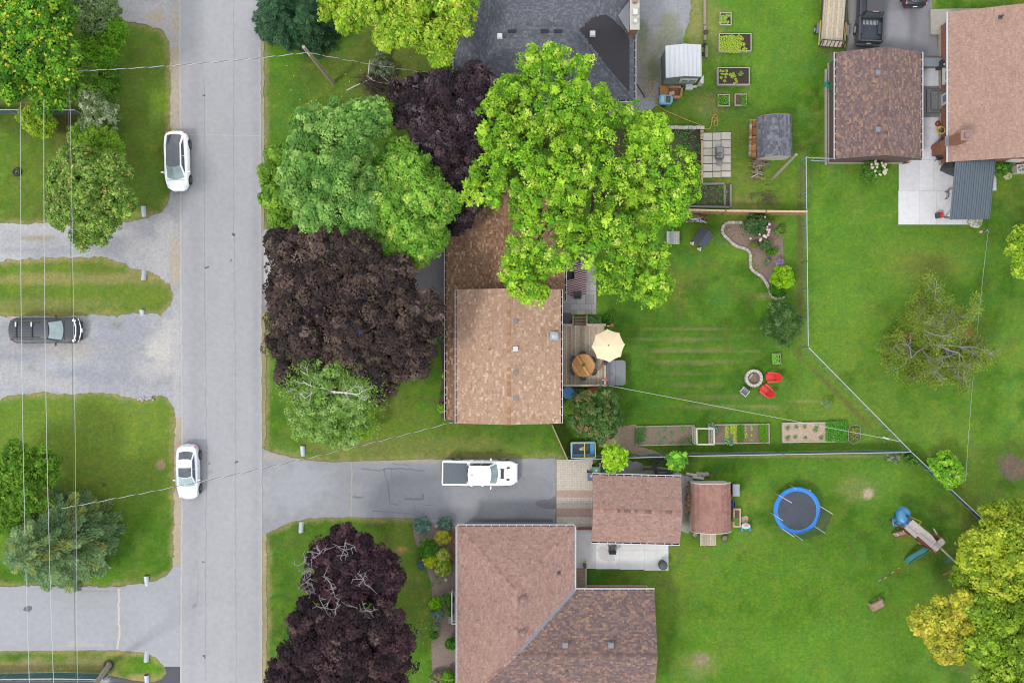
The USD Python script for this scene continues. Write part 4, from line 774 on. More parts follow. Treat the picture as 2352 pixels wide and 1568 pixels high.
tree('silver_maple', 'huge bright lime-green maple spreading over the middle house roof and yard', [(1250, 185, 78), (1195, 260, 84), (1315, 250, 74), (1140, 300, 45), (1195, 395, 92), (1115, 440, 46), (1300, 400, 110), (1420, 330, 92), (1500, 300, 44), (1510, 410, 88), (1420, 500, 110), (1545, 470, 40), (1255, 545, 78), (1195, 625, 44), (1345, 560, 64), (1450, 610, 80), (1500, 655, 44), (1225, 670, 26), (1265, 128, 24), (1340, 150, 22)],
     14, LIME, LW, 101, trunk_at=(1385, 400), r0=.45, slope=.22, gaps=.47, clump=.40, per=46, leaf=.18, cover=1.15, rag=.24, star=.4, flat=.9, inner=.16)
GRN = [(118, 164, 74), (102, 150, 68), (136, 180, 86), (84, 132, 54), (150, 188, 98)]
tree('green_maple', 'dense mid-green round maple beside the road, left of the purple trees', [(720, 320, 60), (790, 305, 76), (700, 410, 58), (770, 400, 100), (820, 470, 88), (740, 480, 70), (800, 530, 40), (850, 270, 40), (720, 500, 40)], 12, GRN, [4, 4, 3, 3, 1.5], 102, r0=.35, slope=.22, clump=.50, per=90, leaf=.155, gaps=.1, cover=2.6, flat=1.35, inner=.5, rag=.14, spacing=1.12)
tree('green_maple', 'slightly lighter green round-crowned maple between the mid-green and lime maples', [(930, 400, 78), (900, 460, 72), (970, 460, 64), (950, 530, 72), (900, 540, 46), (955, 580, 34), (1010, 470, 34)], 11, [(130, 182, 62), (114, 168, 56), (152, 198, 78), (96, 148, 48), (174, 204, 88)], [4, 4, 3, 2.5, 1], 103, r0=.3, clump=.50, per=90, leaf=.155, gaps=.1, cover=2.6, flat=1.35, inner=.5, rag=.14, spacing=1.12)
tree('roadside_sapling', 'loose bright green young trees leaning over the road edge', [(625, 400, 36), (640, 360, 26), (655, 440, 36), (625, 455, 26), (640, 505, 28), (665, 530, 24), (690, 290, 24)], 6, [(112, 156, 50), (94, 138, 44), (134, 176, 60)], [3, 3, 2], 104, r0=.12, clump=.36, leaf=.22, gaps=.4, rag=.25)
PUR = [(68, 53, 60), (54, 43, 50), (86, 70, 76), (44, 37, 43), (108, 94, 98), (74, 66, 58)]; PW = [4, 4, 2.5, 3, 1, 1]
tree('purple_maple', 'dark purple maple wedged between the green maple and the lime maple', [(950, 235, 56), (1030, 215, 62), (1090, 205, 54), (1000, 280, 70), (1080, 270, 60), (1040, 345, 66), (1090, 340, 40), (1070, 400, 52), (1060, 460, 44), (1050, 508, 26)], 9.5, PUR, PW, 105, r0=.3, bark='bark_dark', clump=.46, per=72, leaf=.165, gaps=.06, cover=2.6, inner=.6, flat=1.25, rag=.18, spacing=1.0)
BRZ = [(76, 62, 58), (60, 49, 49), (96, 79, 72), (48, 41, 43), (116, 100, 92), (78, 71, 56)]
tree('purple_maple', 'largest dark bronze-purple maple, beside the road below the green maples', [(685, 585, 66), (640, 560, 26), (750, 575, 72), (820, 590, 50), (660, 660, 56), (740, 670, 92), (830, 670, 92), (900, 650, 58), (930, 720, 72), (880, 770, 84), (790, 770, 92), (700, 770, 74), (665, 720, 44), (690, 850, 48), (855, 850, 60), (930, 810, 60), (860, 890, 28)], 12, BRZ, PW, 106, trunk_at=(800, 720), r0=.4, bark='bark_dark', clump=.56, per=90, leaf=.175, gaps=.06, cover=2.6, slope=.18, inner=.6, flat=1.25, rag=.2, spacing=1.0)
tree('purple_maple', 'dark purple maple with grey dead twigs in the bottom front lawn', [(790, 1242, 30), (760, 1285, 46), (815, 1290, 58), (868, 1300, 48), (742, 1335, 40), (800, 1345, 54), (875, 1345, 44), (895, 1330, 28), (765, 1372, 28)], 8, [(66, 45, 54), (52, 36, 44), (82, 59, 66), (42, 32, 38), (96, 72, 74)], [4, 4, 2.5, 3, 1], 107, r0=.25, bark='bark_dark', clump=.46, per=72, leaf=.165, gaps=.06, cover=2.6, inner=.6, flat=1.25, rag=.18, spacing=1.0)
tree('purple_maple', 'broad dark purple maple at the bottom edge below the twiggy one', [(715, 1432, 46), (785, 1442, 56), (868, 1446, 58), (910, 1480, 40), (720, 1490, 72), (810, 1510, 92), (890, 1530, 56), (690, 1560, 66), (790, 1600, 80), (860, 1590, 60), (650, 1590, 30)], 9.5, [(66, 47, 52), (50, 37, 43), (82, 62, 64), (42, 33, 37), (100, 80, 76)], [4, 4, 2.5, 3, 1], 108, r0=.32, bark='bark_dark', clump=.5, per=76, leaf=.17, gaps=.06, cover=2.6, inner=.6, flat=1.25, rag=.18, spacing=1.0)
YEL = [(154, 188, 48), (132, 172, 42), (176, 204, 70), (108, 150, 38)]
tree('yellow_green_maple', 'yellow-green maple with pinkish seed keys at the top edge by the dark roof', [(765, 10, 42), (800, 40, 32), (860, 10, 50), (930, 20, 66), (925, 60, 44), (990, 20, 76), (1000, 80, 50), (1050, 30, 52), (890, 85, 26), (1010, 122, 24), (960, -60, 100)], 10, YEL, [4, 4, 2, 2.5], 109, tip=(222, 190, 110), tipn=.05, r0=.3, clump=.40, per=34, leaf=.20, gaps=.3)
tree('broad_tree', 'big dark green tree with yellow flecks in the top left corner', [(20, 40, 70), (100, 30, 64), (60, 110, 70), (120, 110, 54), (20, 170, 56), (90, 180, 46), (140, 165, 32), (115, 230, 38), (-50, 90, 80), (40, -50, 80), (30, 205, 24)], 11, [(88, 144, 34), (72, 124, 28), (112, 166, 42), (146, 176, 44), (54, 100, 24)], [4, 4, 3, 1.2, 2.5], 110, tip=(196, 190, 62), tipn=.10, r0=.35, clump=.42, per=34, leaf=.21, gaps=.36, cover=1.5)
tree('pinkish_maple', 'rounded maple with pinkish young tips left of the white car', [(195, 400, 66), (245, 400, 50), (140, 420, 48), (200, 470, 66), (265, 455, 44), (150, 480, 44), (220, 520, 40), (285, 470, 26), (190, 545, 22)], 7.5, [(124, 158, 66), (104, 140, 54), (146, 176, 84), (86, 120, 44)], [4, 4, 2, 2.5], 111, tip=(214, 172, 122), tipn=.05, r0=.22, clump=.36, per=36, leaf=.18, gaps=.24, cover=1.7)
for i, (lab, sp, top, cs) in enumerate((
        ('grey-green lilac bush at the top of the tall hedge row', [(215, 30, 44), (180, 20, 28), (250, 25, 26)], 4.5, [(126, 152, 96), (100, 130, 70), (150, 170, 124)]),
        ('bright green leafy shrub second from the top of the hedge row', [(250, 75, 34), (240, 120, 36), (215, 100, 34), (255, 55, 22)], 4, [(104, 158, 34), (84, 138, 28), (128, 178, 46)]),
        ('dark green dense shrub in the middle of the hedge row', [(215, 165, 40), (250, 180, 28), (195, 200, 30), (240, 205, 30)], 3.6, [(82, 126, 36), (66, 106, 30), (108, 150, 44)]),
        ('pale flowering grey-green shrub in the hedge row', [(225, 235, 38), (235, 270, 36), (215, 295, 30)], 3.4, [(118, 146, 92), (150, 168, 126), (94, 124, 64), (186, 196, 160)]),
        ('lowest bright green shrub of the hedge row, touching the pinkish maple', [(230, 325, 36), (200, 340, 34), (255, 340, 28), (180, 310, 22)], 3.6, [(124, 170, 44), (104, 150, 36), (150, 190, 58)]),
        ('yellow-green bush by the teal garden fence at the left', [(85, 275, 34), (60, 268, 18), (100, 298, 20)], 2.6, [(136, 172, 40), (116, 152, 34), (160, 188, 60)]))):
    tree('hedge_shrub', lab, sp, top, cs, [1] * len(cs), 120 + i, r0=.08, cat='shrub', clump=.32, per=32, leaf=.15, gaps=.2, cover=1.8, slope=.3)
tree('leafy_tree', 'mid-green tree at the left edge above the blue spruce', [(25, 1100, 58), (85, 1070, 44), (60, 1140, 46), (110, 1090, 24), (20, 1170, 46), (-30, 1120, 60), (30, 1050, 34)], 7, [(96, 142, 40), (80, 122, 32), (120, 164, 50)], [3, 3, 2], 130, r0=.2, clump=.36, leaf=.18, gaps=.3)
tree('yellow_maple', 'yellow-orange tinged maple lobe at the lower right edge', [(2170, 1420, 42), (2125, 1425, 26), (2215, 1390, 34), (2185, 1470, 52), (2235, 1440, 42), (2260, 1360, 38), (2150, 1450, 26)], 8, [(184, 184, 58), (160, 166, 50), (206, 190, 76), (136, 150, 46)], [4, 3, 2.5, 2], 131, tip=(206, 176, 80), tipn=.03, r0=.2, clump=.40, leaf=.22, gaps=.3)
tree('yellow_maple', 'tall yellow-green maple at the right edge beside the teal fence end', [(2290, 1200, 40), (2335, 1190, 36), (2270, 1250, 50), (2330, 1260, 64), (2310, 1330, 64), (2240, 1290, 30), (2380, 1300, 70), (2230, 1255, 20)], 10, [(160, 178, 48), (138, 160, 42), (182, 192, 66), (112, 142, 38)], [4, 4, 2.5, 2.5], 132, tip=(196, 186, 74), tipn=.03, r0=.3, clump=.42, leaf=.22, gaps=.32)
tree('green_corner_maple', 'brighter green maple filling the bottom right corner', [(2290, 1420, 56), (2340, 1400, 50), (2270, 1490, 50), (2325, 1500, 60), (2350, 1570, 60), (2225, 1330, 32), (2260, 1400, 30), (2290, 1550, 44)], 9, [(136, 170, 44), (116, 150, 38), (160, 188, 60), (96, 130, 34)], [4, 4, 2.5, 2.5], 133, r0=.25, clump=.42, leaf=.22, gaps=.34)
tree('edge_tree', 'bright green foliage poking in at the right edge above the dying cedar', [(2348, 545, 22), (2362, 580, 38), (2345, 615, 20), (2400, 580, 50)], 6, [(140, 176, 44), (118, 156, 38), (166, 194, 60)], [3, 3, 2], 134, r0=.15, clump=.36, leaf=.2)
tree('lilac_bush', 'round dark green lilac bush with brown seed heads below the hot tub', [(1350, 930, 34), (1390, 920, 32), (1365, 960, 42), (1400, 965, 30), (1335, 970, 24), (1385, 990, 24)], 3.4, [(76, 110, 52), (62, 94, 44), (112, 124, 68), (96, 128, 66), (126, 112, 72)], [3, 3, 2, 2, 1], 135, r0=.08, cat='shrub', clump=.3, leaf=.16, gaps=.28, rag=.22)
tree('small_locust', 'bright lime sapling beside the small rectangular trampoline', [(1410, 1050, 24), (1395, 1038, 14), (1428, 1040, 12), (1425, 1062, 14), (1402, 1068, 14), (1412, 1028, 10)], 3.4, [(152, 200, 44), (132, 182, 36), (176, 214, 62)], [3, 3, 2], 136, r0=.05, cat='tree', clump=.24, per=22, leaf=.17, rag=.45, cover=.9, gaps=.36, inner=.1, star=.4)
tree('big_leaf_sapling', 'large-leaved green sapling over the coiled black pipe', [(1552, 1048, 14), (1560, 1056, 13), (1545, 1058, 12), (1556, 1068, 12)], 2.4, [(112, 172, 50), (92, 150, 50), (140, 192, 60)], [3, 2, 2], 137, r0=.04, clump=.3, per=9, leaf=.40, cover=1.0, rag=.4, gaps=.3, inner=.1)
tree('dwarf_pine', 'round dark green dwarf pine against the chain-link fence', [(1797, 738, 38), (1775, 750, 26), (1818, 745, 26), (1800, 768, 26), (1795, 715, 24)], 2.6, [(72, 108, 46), (56, 90, 40), (96, 130, 74), (118, 146, 96)], [4, 4, 2, 1], 138, r0=.1, cat='shrub', clump=.26, per=34, leaf=.15, aspect=.25, gaps=.15)
tree('hydrangea', 'hydrangea bush covered in creamy flower heads below the speckled garage', [(2003, 392, 22), (1992, 402, 14), (2014, 384, 14)], 1.5, [(92, 134, 50), (76, 116, 42)], [1, 1], 139, r0=.03, cat='shrub', clump=.2, per=26, leaf=.12)
fh = MB(); r = np.random.default_rng(4)
for k in range(30):
    a, d = r.random() * 6.28, math.sqrt(r.random()) * .72; p = np.r_[P2(2003, 393), 0] + [d * math.cos(a), d * math.sin(a), 1.62 - d * d * .7]; fh.ball(p, r.uniform(.07, .12), 1, c=alb(236, 236, 200) * r.uniform(.9, 1.0), s=(1, 1.2, .8))
part('/World/hydrangea', 'flower_heads', fh, 'petal', kind='stuff')
tree('elder_bush', 'bright green leafy bush straddling the teal fence at the right', [(2172, 1072, 30), (2190, 1085, 24), (2155, 1066, 18), (2178, 1100, 18)], 2.2, [(120, 178, 44), (100, 156, 38), (146, 194, 60)], [3, 3, 2], 140, r0=.05, cat='shrub', clump=.26, per=26, leaf=.2)
tree('birch_suckers', 'bright green round shrub at the foot of the dying birch', [(815, 965, 32), (835, 945, 22), (795, 985, 26), (770, 1000, 16), (835, 985, 18)], 2.6, [(124, 170, 32), (104, 148, 28), (150, 188, 46)], [3, 3, 2], 141, r0=.06, cat='shrub', clump=.3, leaf=.15)
tree('canopy_side_bush', 'dark green bush between the steel canopy and the air conditioner', [(2301, 386, 15), (2296, 396, 11), (2310, 382, 12)], 1.6, [(76, 126, 40), (60, 104, 34), (100, 150, 50)], [1, 1, 1], 142, r0=.03, cat='shrub', clump=.2, leaf=.12)
tree('spruce_sprout', 'small pale silver-green conifer alone on the lawn above the pale mulch bed', [(1898, 929, 10)], .9, [(142, 172, 112), (120, 150, 92)], [1, 1], 143, r0=.03, cat='shrub', clump=.14, per=30, leaf=.09, aspect=.3)
# flower bed and foundation plants: (x, y, radius, height, colours, label)
for i, (x, y, rr, hgt, cs, lab) in enumerate((
        (1738, 515, 26, 1.3, [(70, 104, 56), (56, 88, 46), (88, 120, 70)], 'dark peony bush with pink blooms in the curved flower bed'),
        (1797, 638, 25, 1.5, [(138, 192, 22), (118, 172, 18), (160, 206, 40)], 'bright lime rounded shrub near the tip of the curved flower bed'),
        (1787, 664, 17, 1.2, [(66, 116, 28), (52, 98, 24)], 'small dark green ball shrub at the tip of the curved flower bed'),
        (1768, 579, 8, .6, [(78, 128, 30), (62, 108, 26)], 'little green mound of leaves in the middle of the curved flower bed'),
        (1779, 577, 6, .6, [(92, 138, 36), (70, 112, 28)], 'low clump beside the little green mound in the flower bed'),
        (1758, 562, 11, .8, [(92, 126, 76), (76, 108, 62)], 'grey-green perennial clump below the peony'),
        (1732, 562, 7, .4, [(104, 132, 56), (120, 120, 60)], 'small brownish-green plant below the peony'),
        (1790, 530, 10, .7, [(110, 148, 62), (90, 128, 50)], 'tall thin perennials right of the peony'),
        (1790, 605, 9, .8, [(168, 140, 176), (150, 120, 160), (120, 130, 90)], 'mauve flowering clump above the lime shrub'),
        (1762, 602, 6, .5, [(110, 140, 100), (90, 120, 80)], 'small blue-green plant left of the mauve flowers'),
        (971, 1206, 17, .9, [(96, 134, 118), (80, 116, 100), (120, 154, 134)], 'blue-green spreading juniper at the drive end of the front bed'),
        (1023, 1203, 14, .9, [(84, 118, 104), (70, 102, 88), (110, 140, 120)], 'second blue-green juniper by the corner of the bottom house'),
        (1017, 1232, 16, 1.0, [(168, 178, 48), (146, 156, 40), (184, 172, 70)], 'yellow-green spirea with reddish tips in the front bed'),
        (982, 1259, 19, 1.2, [(76, 126, 30), (62, 108, 26), (94, 146, 40)], 'rounded mid-green shrub in the front bed'),
        (1018, 1275, 15, 1.0, [(158, 176, 56), (128, 150, 44), (186, 196, 96)], 'upper variegated yellow-green shrub in the front bed'),
        (988, 1287, 14, .8, [(190, 206, 26), (170, 188, 22)], 'vivid yellow cushion shrub in the front bed'),
        (1018, 1301, 18, 1.1, [(138, 164, 44), (106, 136, 34), (176, 190, 88)], 'lower variegated yellow-green shrub in the front bed'),
        (969, 1296, 10, .5, [(110, 130, 140), (90, 112, 120)], 'bluish low plant beside the vivid yellow cushion'),
        (1001, 1386, 13, .7, [(124, 182, 30), (104, 160, 26)], 'bright green daylily clump in the lower front bed'),
        (1005, 1410, 12, .6, [(116, 140, 120), (96, 122, 98)], 'silvery low plant below the bright daylily'),
        (1027, 1376, 12, 1.0, [(86, 130, 46), (70, 110, 60)], 'leafy shrub pressed against the porch railing'),
        (1032, 1405, 8, .8, [(92, 140, 50), (80, 118, 50)], 'thin green shrub under the porch railing'),
        (1036, 1478, 12, 1.1, [(76, 132, 36), (60, 110, 30)], 'dark green shrub against the bottom house wall'),
        (1030, 1558, 16, 1.0, [(98, 150, 38), (120, 170, 46)], 'light green bush at the bottom edge by the house wall'),
        (1005, 1560, 16, .8, [(140, 140, 100), (110, 130, 70), (160, 150, 120)], 'dry twiggy bush at the bottom edge of the front bed'),
        (998, 1459, 8, .35, [(86, 134, 46), (70, 114, 40)], 'low green mat low in the front bed'),
        (1002, 1440, 7, .3, [(150, 170, 130), (110, 140, 80)], 'white-edged hosta in the lower front bed'),
        (1017, 775, 9, .7, [(78, 112, 62), (120, 150, 100)], 'dark hosta below the timber edging'),
        (1020, 862, 5, .4, [(160, 190, 60), (140, 170, 50)], 'small yellow-green hosta by the middle house gutter'),
        (1020, 905, 8, .6, [(80, 132, 32), (64, 110, 28)], 'mid-green mound by the middle house gutter'),
        (1016, 937, 9, .6, [(140, 190, 50), (120, 170, 44)], 'bright green hosta at the low corner of the middle house'),
        (1396, 733, 12, .9, [(70, 116, 34), (56, 98, 30)], 'dark green shrub at the deck stairs corner'),
        (1358, 737, 8, .6, [(110, 150, 100), (92, 132, 82)], 'left leafy plant beside the deck stairs'),
        (1375, 737, 8, .6, [(120, 158, 104), (96, 136, 80)], 'right leafy plant beside the deck stairs'),
        (2095, 1054, 15, .7, [(90, 134, 50), (72, 112, 40)], 'spiky green daylily clump beside the teal fence'),
        (2053, 1050, 12, .4, [(150, 160, 130), (110, 130, 90)], 'pale low plant along the teal fence'),
        (2240, 508, 13, .5, [(226, 224, 214), (150, 160, 120), (200, 196, 180)], 'white-flowering clump at the canopy corner'),
        (2314, 404, 7, .6, [(210, 206, 170), (150, 160, 100)], 'cream flowering plant beside the air conditioner'),
        (2349, 390, 9, .8, [(110, 146, 80), (170, 180, 140)], 'variegated shrub at the right edge by the air conditioner'))):
    tree('garden_shrub' if rr > 9 else 'garden_plant', lab, [(x, y, rr), (x + rr * .4, y + rr * .3, rr * .55), (x - rr * .45, y + rr * .1, rr * .55), (x + .1 * rr, y - rr * .45, rr * .5)] if rr > 9 else [(x, y, rr), (x + rr * .4, y, rr * .6)], hgt, cs, [1] * len(cs), 200 + i, r0=.02, cat='shrub' if rr > 9 else 'plant', clump=.17 if rr > 9 else .12, per=24, leaf=.11 if rr > 9 else .09, cover=1.7, gaps=.1, dome=.6)
def blooms(parent, spots, c, rad, z, seed):
    r = np.random.default_rng(seed)
    for x, y in spots: part(parent, 'bloom', MB().ball(P(x, y, z), rad * r.uniform(.8, 1.3), 1, s=(1, 1, .6), c=alb(*c) * r.uniform(.92, 1.05)), 'petal')
bp = [((2380 + a / 5.6) * .69135, (720 + b / 5.6) * .69135) for a, b in ((905, 5), (987, 140), (950, 190), (945, 240), (985, 245), (975, 290), (960, 340), (905, 365), (925, 380), (825, 420), (805, 330), (635, 405), (890, 355), (815, 440))]
blooms('/World/garden_shrub', bp, (238, 200, 208), .10, 1.2, 3)

# conifers
def conifer(name, label, x, y, R, top, cs, w, seed, whorls=15, bark='bark', tips=None, low=.35, cat='tree'):
    r = np.random.default_rng(seed); zc = top * .35; c = P2(x, y, zc); Rm = R * K * .95; base = P2(x, y)
    t = thing(name, label, cat, (*base, 0)); tr = MB(); tr.tube([(*base, -.1), (*((base + c) / 2), top * .4), (*c, top * .97)], [.22, .15, .03], 8); pos, ax, nr, col, sz = [], [], [], [], []
    for k in range(whorls):
        f = k / (whorls - 1); z = low + (top - low) * f; rad = Rm * (1 - f) ** .72 * 1.02 + .12; nb = max(5, int(15 * (1 - f) + 5)); a0 = r.random() * 6
        for b in range(nb):
            a = a0 + b * 6.283 / nb + r.normal(0, .12); L = rad * r.uniform(.78, 1.1); d = np.array([math.cos(a), math.sin(a)]); n = max(5, int(L / .085)); s = np.linspace(.12, 1, n); cc = base + (c - base) * min(1, z / zc)
            px = cc[:, None] + d[:, None] * s * L; pz = z - .22 * L * s ** 1.6 + .10 * L * np.maximum(0, s - .75); ln = np.stack([px[0], px[1], pz], 1); tr.tube(ln[[0, n // 2, n - 1]], [.03, .02, .008], 4)
            shade = tones(cs, w, 1, r)[0]
            for side in (-1, -.45, 0, .45, 1):
                q_ = ln + r.normal(0, .03, ln.shape); wd = L * .26 * (1.15 - s) + .05; perp = np.array([-d[1], d[0], 0])
                pos.append(q_ + perp * (side * wd)[:, None] + [0, 0, .03]); ax.append(np.broadcast_to(np.r_[d, .1], ln.shape) + perp * side * .9 + r.normal(0, .2, ln.shape)); nr.append(np.array([0, 0, 1.0]) + r.normal(0, .35, ln.shape))
                g = shade * r.uniform(.75, 1.25, (n, 1)); 
                if tips is not None: g[-max(1, n // 4):] = lalb(*tips) * r.uniform(.85, 1.15, (max(1, n // 4), 1))
                col.append(g); sz.append(r.uniform(.20, .36, n))
    m = MB(); leaves(m, np.vstack(pos), unit(np.vstack(nr)), np.concatenate(sz), np.clip(np.vstack(col), .004, .8), r, .38, axis=np.vstack(ax), fold=.06)
    part(t, 'trunk', tr, bark); part(t, 'crown', m, 'needles'); return t
conifer('blue_spruce', 'large blue-green spruce at the lower left beside the pale driveway', 140, 1238, 138, 11, [(112, 144, 92), (94, 126, 80), (130, 156, 98), (138, 152, 76)], [4, 4, 2, 1], 301, whorls=19)
conifer('blue_spruce', 'dark blue-green spruce at the top edge right of the road', 655, 35, 78, 9, [(64, 102, 72), (52, 88, 60), (84, 120, 84)], [4, 4, 2], 302, whorls=16)
conifer('blue_spruce', 'second dark spruce at the top edge, half under the yellow-green maple', 722, 70, 58, 7, [(60, 96, 62), (48, 82, 52), (78, 112, 72)], [4, 4, 2], 303, whorls=13)

# sparse, dying trees with bare limbs
def sparse(name, label, x, y, z0, top, spread, cs, w, seed, bark, per=26, leaf=.14, density=.8, bare=.3, n1=9, squash=(1, 1), aspect=.5, clump=.32, depth=3, thick=.11, dead=None, drop=.45):
    r = np.random.default_rng(seed); g = P2(x, y); t = thing(name, label, 'tree', (*g, 0)); m = MB(); C = []; tw = np.array([g[0] * -0.0, g[1] * -0.0])
    apex = np.array([*P2(x, y, top * .6), top * .6]); m.tube([(*g, -.1), (apex + np.array([*g, 0])) / 2 + r.normal(0, .1, 3) * [1, 1, 0], apex], [thick * 2, thick * 1.5, thick * .9], 8)
    def grow(p, d, L, rad, lev):
        n = 4; pts = [p]
        for k in range(n): d = unit(d + r.normal(0, .20, 3) + np.array([0, 0, .02])); pts.append(pts[-1] + d * L / n * np.array([squash[0], squash[1], .7]))
        pts = np.array(pts); m.tube(pts, np.linspace(rad, rad * .45, n + 1), 5)
        if lev == 0 or L < .35:
            C.extend([pts[-1]] + ([pts[-2]] if r.random() < .6 else [])); return
        for k in range(r.integers(2, 5)):
            q_ = pts[r.integers(2, n + 1)]; a = unit(d + r.normal(0, .75, 3) * [1, 1, .45]); grow(q_, a, L * r.uniform(.45, .75), rad * .5, lev - 1)
        C.append(pts[-1])
    for k in range(n1):
        a = k * 6.283 / n1 + r.normal(0, .25); s = np.array([*g, 0]) + (apex - np.array([*g, 0])) * r.uniform(.45, 1.0); grow(s, np.array([math.cos(a), math.sin(a), r.uniform(.05, .5)]), spread * r.uniform(.38, .62), thick * .8, depth)
    part(t, 'trunk', m, bark, 'bare pale limbs showing through thin foliage')
    C = np.array(C) - [0, 0, drop]; C = C[r.random(len(C)) > bare]; k = len(C); base = tones(cs, w, k, r)
    off = r.normal(0, 1, (k, per, 3)) * [clump, clump, clump * .4]; pos = (C[:, None] + off).reshape(-1, 3); nr = unit(np.array([0, 0, 1.0]) + r.normal(0, .5, (k * per, 3))); mm = MB()
    leaves(mm, pos, nr, leaf * r.uniform(.6, 1.3, k * per), np.clip(np.repeat(base, per, 0) * r.uniform(.75, 1.3, (k * per, 1)), .004, .8), r, aspect, axis=off.reshape(-1, 3)); part(t, 'crown', mm, 'foliage')
    if dead is not None:
        mm = MB(); sp = [(2205, 758), (2212, 768), (2222, 764), (2085, 772)] if dead == 'cedar' else []
        for a, b in sp: p = np.array([*P2(a, b, 3), 3]); o = r.normal(0, 1, (70, 3)) * [.35, .25, .1]; leaves(mm, p + o, unit(np.array([0, 0, 1.0]) + r.normal(0, .4, (70, 3))), .2, np.repeat([alb(200, 140, 88)], 70, 0) * r.uniform(.8, 1.2, (70, 1)), r, .3)
        if sp: part(t, 'dead_sprays', mm, 'foliage', 'rust-brown dead sprays')
    return t
sparse('dying_cedar', 'sprawling half-dead cedar with grey limbs in the right-hand lawn', 2145, 790, 0, 5.5, 4.5, [(124, 150, 48), (106, 132, 42), (146, 164, 62), (124, 134, 62)], [3, 3, 2, 1], 401, 'twig_grey', per=24, leaf=.17, bare=.14, n1=17, aspect=.34, clump=.22, depth=4, thick=.085, drop=.7, dead='cedar')
sparse('dying_birch', 'dying birch with white bare limbs in the front lawn of the middle house', 768, 900, 0, 20, 3.1, [(118, 158, 62), (102, 140, 50), (138, 172, 80)], [3, 3, 2], 402, 'bark_pale', per=64, leaf=.15, bare=.1, n1=15, clump=.36, depth=3, thick=.09, drop=.75)
bl = [(*P2(x_, y_, 10.2), 10.2 + dz, rr * K, rr * K * .6) for x_, y_, rr, dz in ((700, 955, 30, 0), (735, 985, 28, -.4), (770, 960, 34, 0), (735, 900, 26, .4), (812, 905, 28, .3), (740, 850, 22, .2), (795, 1000, 22, -.6), (700, 920, 20, .2), (820, 945, 24, 0), (760, 1010, 18, -.7), (715, 870, 20, .2), (770, 845, 16, .3), (835, 895, 18, .2), (790, 930, 20, .2), (690, 985, 18, -.3))]
part('/World/dying_birch', 'lower_crown', crown_mesh(bl, [(126, 164, 78), (108, 148, 62), (146, 180, 98)], [3, 3, 2], 88, clump=.32, per=40, leaf=.13, gaps=.36, cover=1.3), 'foliage')
# dead twigs over the twiggy purple maple belong to it
r = np.random.default_rng(9); m = MB()
for (x, y) in ((705, 1335), (720, 1360), (745, 1395), (715, 1310), (735, 1270), (790, 1262), (770, 1400), (840, 1400), (835, 1330), (700, 1290), (760, 1340), (820, 1395)):
    p = P(x, y, 7.8 if x > 730 else 6.3)
    for k in range(5):
        a = r.random() * 6.28; e = p + np.array([math.cos(a) * .8, math.sin(a) * .8, r.uniform(-.1, .3)]) * r.uniform(.5, 1.3); m.tube([p, (p + e) / 2 + r.normal(0, .08, 3), e], [.026, .02, .01], 4)
        for j in range(3): f = (p + e) / 2 + (e - p) * r.uniform(0, .5); m.tube([f, f + r.normal(0, .28, 3)], [.022, .01], 4)
part('/World/purple_maple_002', 'dead_twigs', m, 'twig_grey', 'grey dead twigs standing out of the purple leaves')
# brush pile and fallen limbs near the utility pole
t = thing('brush_pile', 'pile of cut grey branches beside the dark purple maple', 'brush pile', (*P2(870, 185), 0)); m = MB()
for k in range(110):
    c = P(r.normal(868, 20), r.normal(195, 12), 0); a = r.normal(2.6, .6); L = r.uniform(.5, 1.6); d = np.array([math.cos(a), math.sin(a), r.normal(0, .12)]) * L / 2; z = r.uniform(.05, .7); m.tube([c - d + [0, 0, z], c + [0, 0, z + .06], c + d + [0, 0, z]], [.03, .025, .012], 4)
part(t, 'twigs', m, 'bark_dark', kind='stuff')
for pts in ([(796, 208), (815, 198), (838, 188), (855, 178)], [(842, 174), (858, 186), (872, 190), (892, 192)], [(846, 172), (848, 150), (850, 138)], [(872, 170), (892, 188), (906, 200)]):
    part(t, 'limb', MB().tube([P(a, b, .5) for a, b in pts], np.linspace(.06, .03, len(pts)), 6), 'bark_pale')
lo = [(*P2(875, 158), .5, .7, .35), (*P2(880, 130), .4, .5, .3), (*P2(895, 165), .5, .6, .3)]; part(t, 'wilted_leaves', crown_mesh(lo, [(122, 136, 110), (100, 112, 84)], [1, 1], 71, clump=.2, per=18, leaf=.12, cover=1.0, gaps=.35), 'foliage')
# vegetables: prototypes, then one thing per plant
def veg(name, label, cs, seed, rad, hgt, nl, leaf, loc, group, cat='plant', aspect=.7, rosette=False):
    r = np.random.default_rng(seed); t = thing(name, label, cat, loc, group=group); m = MB(); n = nl; a = r.random(n) * 6.28; d = np.sqrt(r.random(n)) * rad
    pos = np.stack([np.cos(a) * d, np.sin(a) * d, hgt * (1 - (d / rad) ** 2 * .6) * r.uniform(.55, 1, n)], 1); nr = unit(np.stack([np.cos(a) * d / rad * .5, np.sin(a) * d / rad * .5, np.ones(n)], 1) + r.normal(0, .3, (n, 3)))
    leaves(m, pos, nr, leaf * r.uniform(.7, 1.25, n), tones(cs, [1] * len(cs), n, r, .2), r, aspect, axis=np.stack([np.cos(a), np.sin(a), np.zeros(n)], 1) if rosette else None)
    part(t, 'leaf_rosette', m, 'foliage', world=False); part(t, 'stem', MB().tube([(0, 0, 0), (0, 0, hgt * .7)], [.02, .01], 5), 'bark', world=False); return t
def sow(proto, spots, label, group, z, seed, s=(.8, 1.2), own=None):
    r = np.random.default_rng(seed)
    for i, (x, y) in enumerate(spots): copy(proto, P(x, y, z) * [1, 1, 0] + [0, 0, z], r.random() * 6, own[i] if own else label, group, r.uniform(*s))

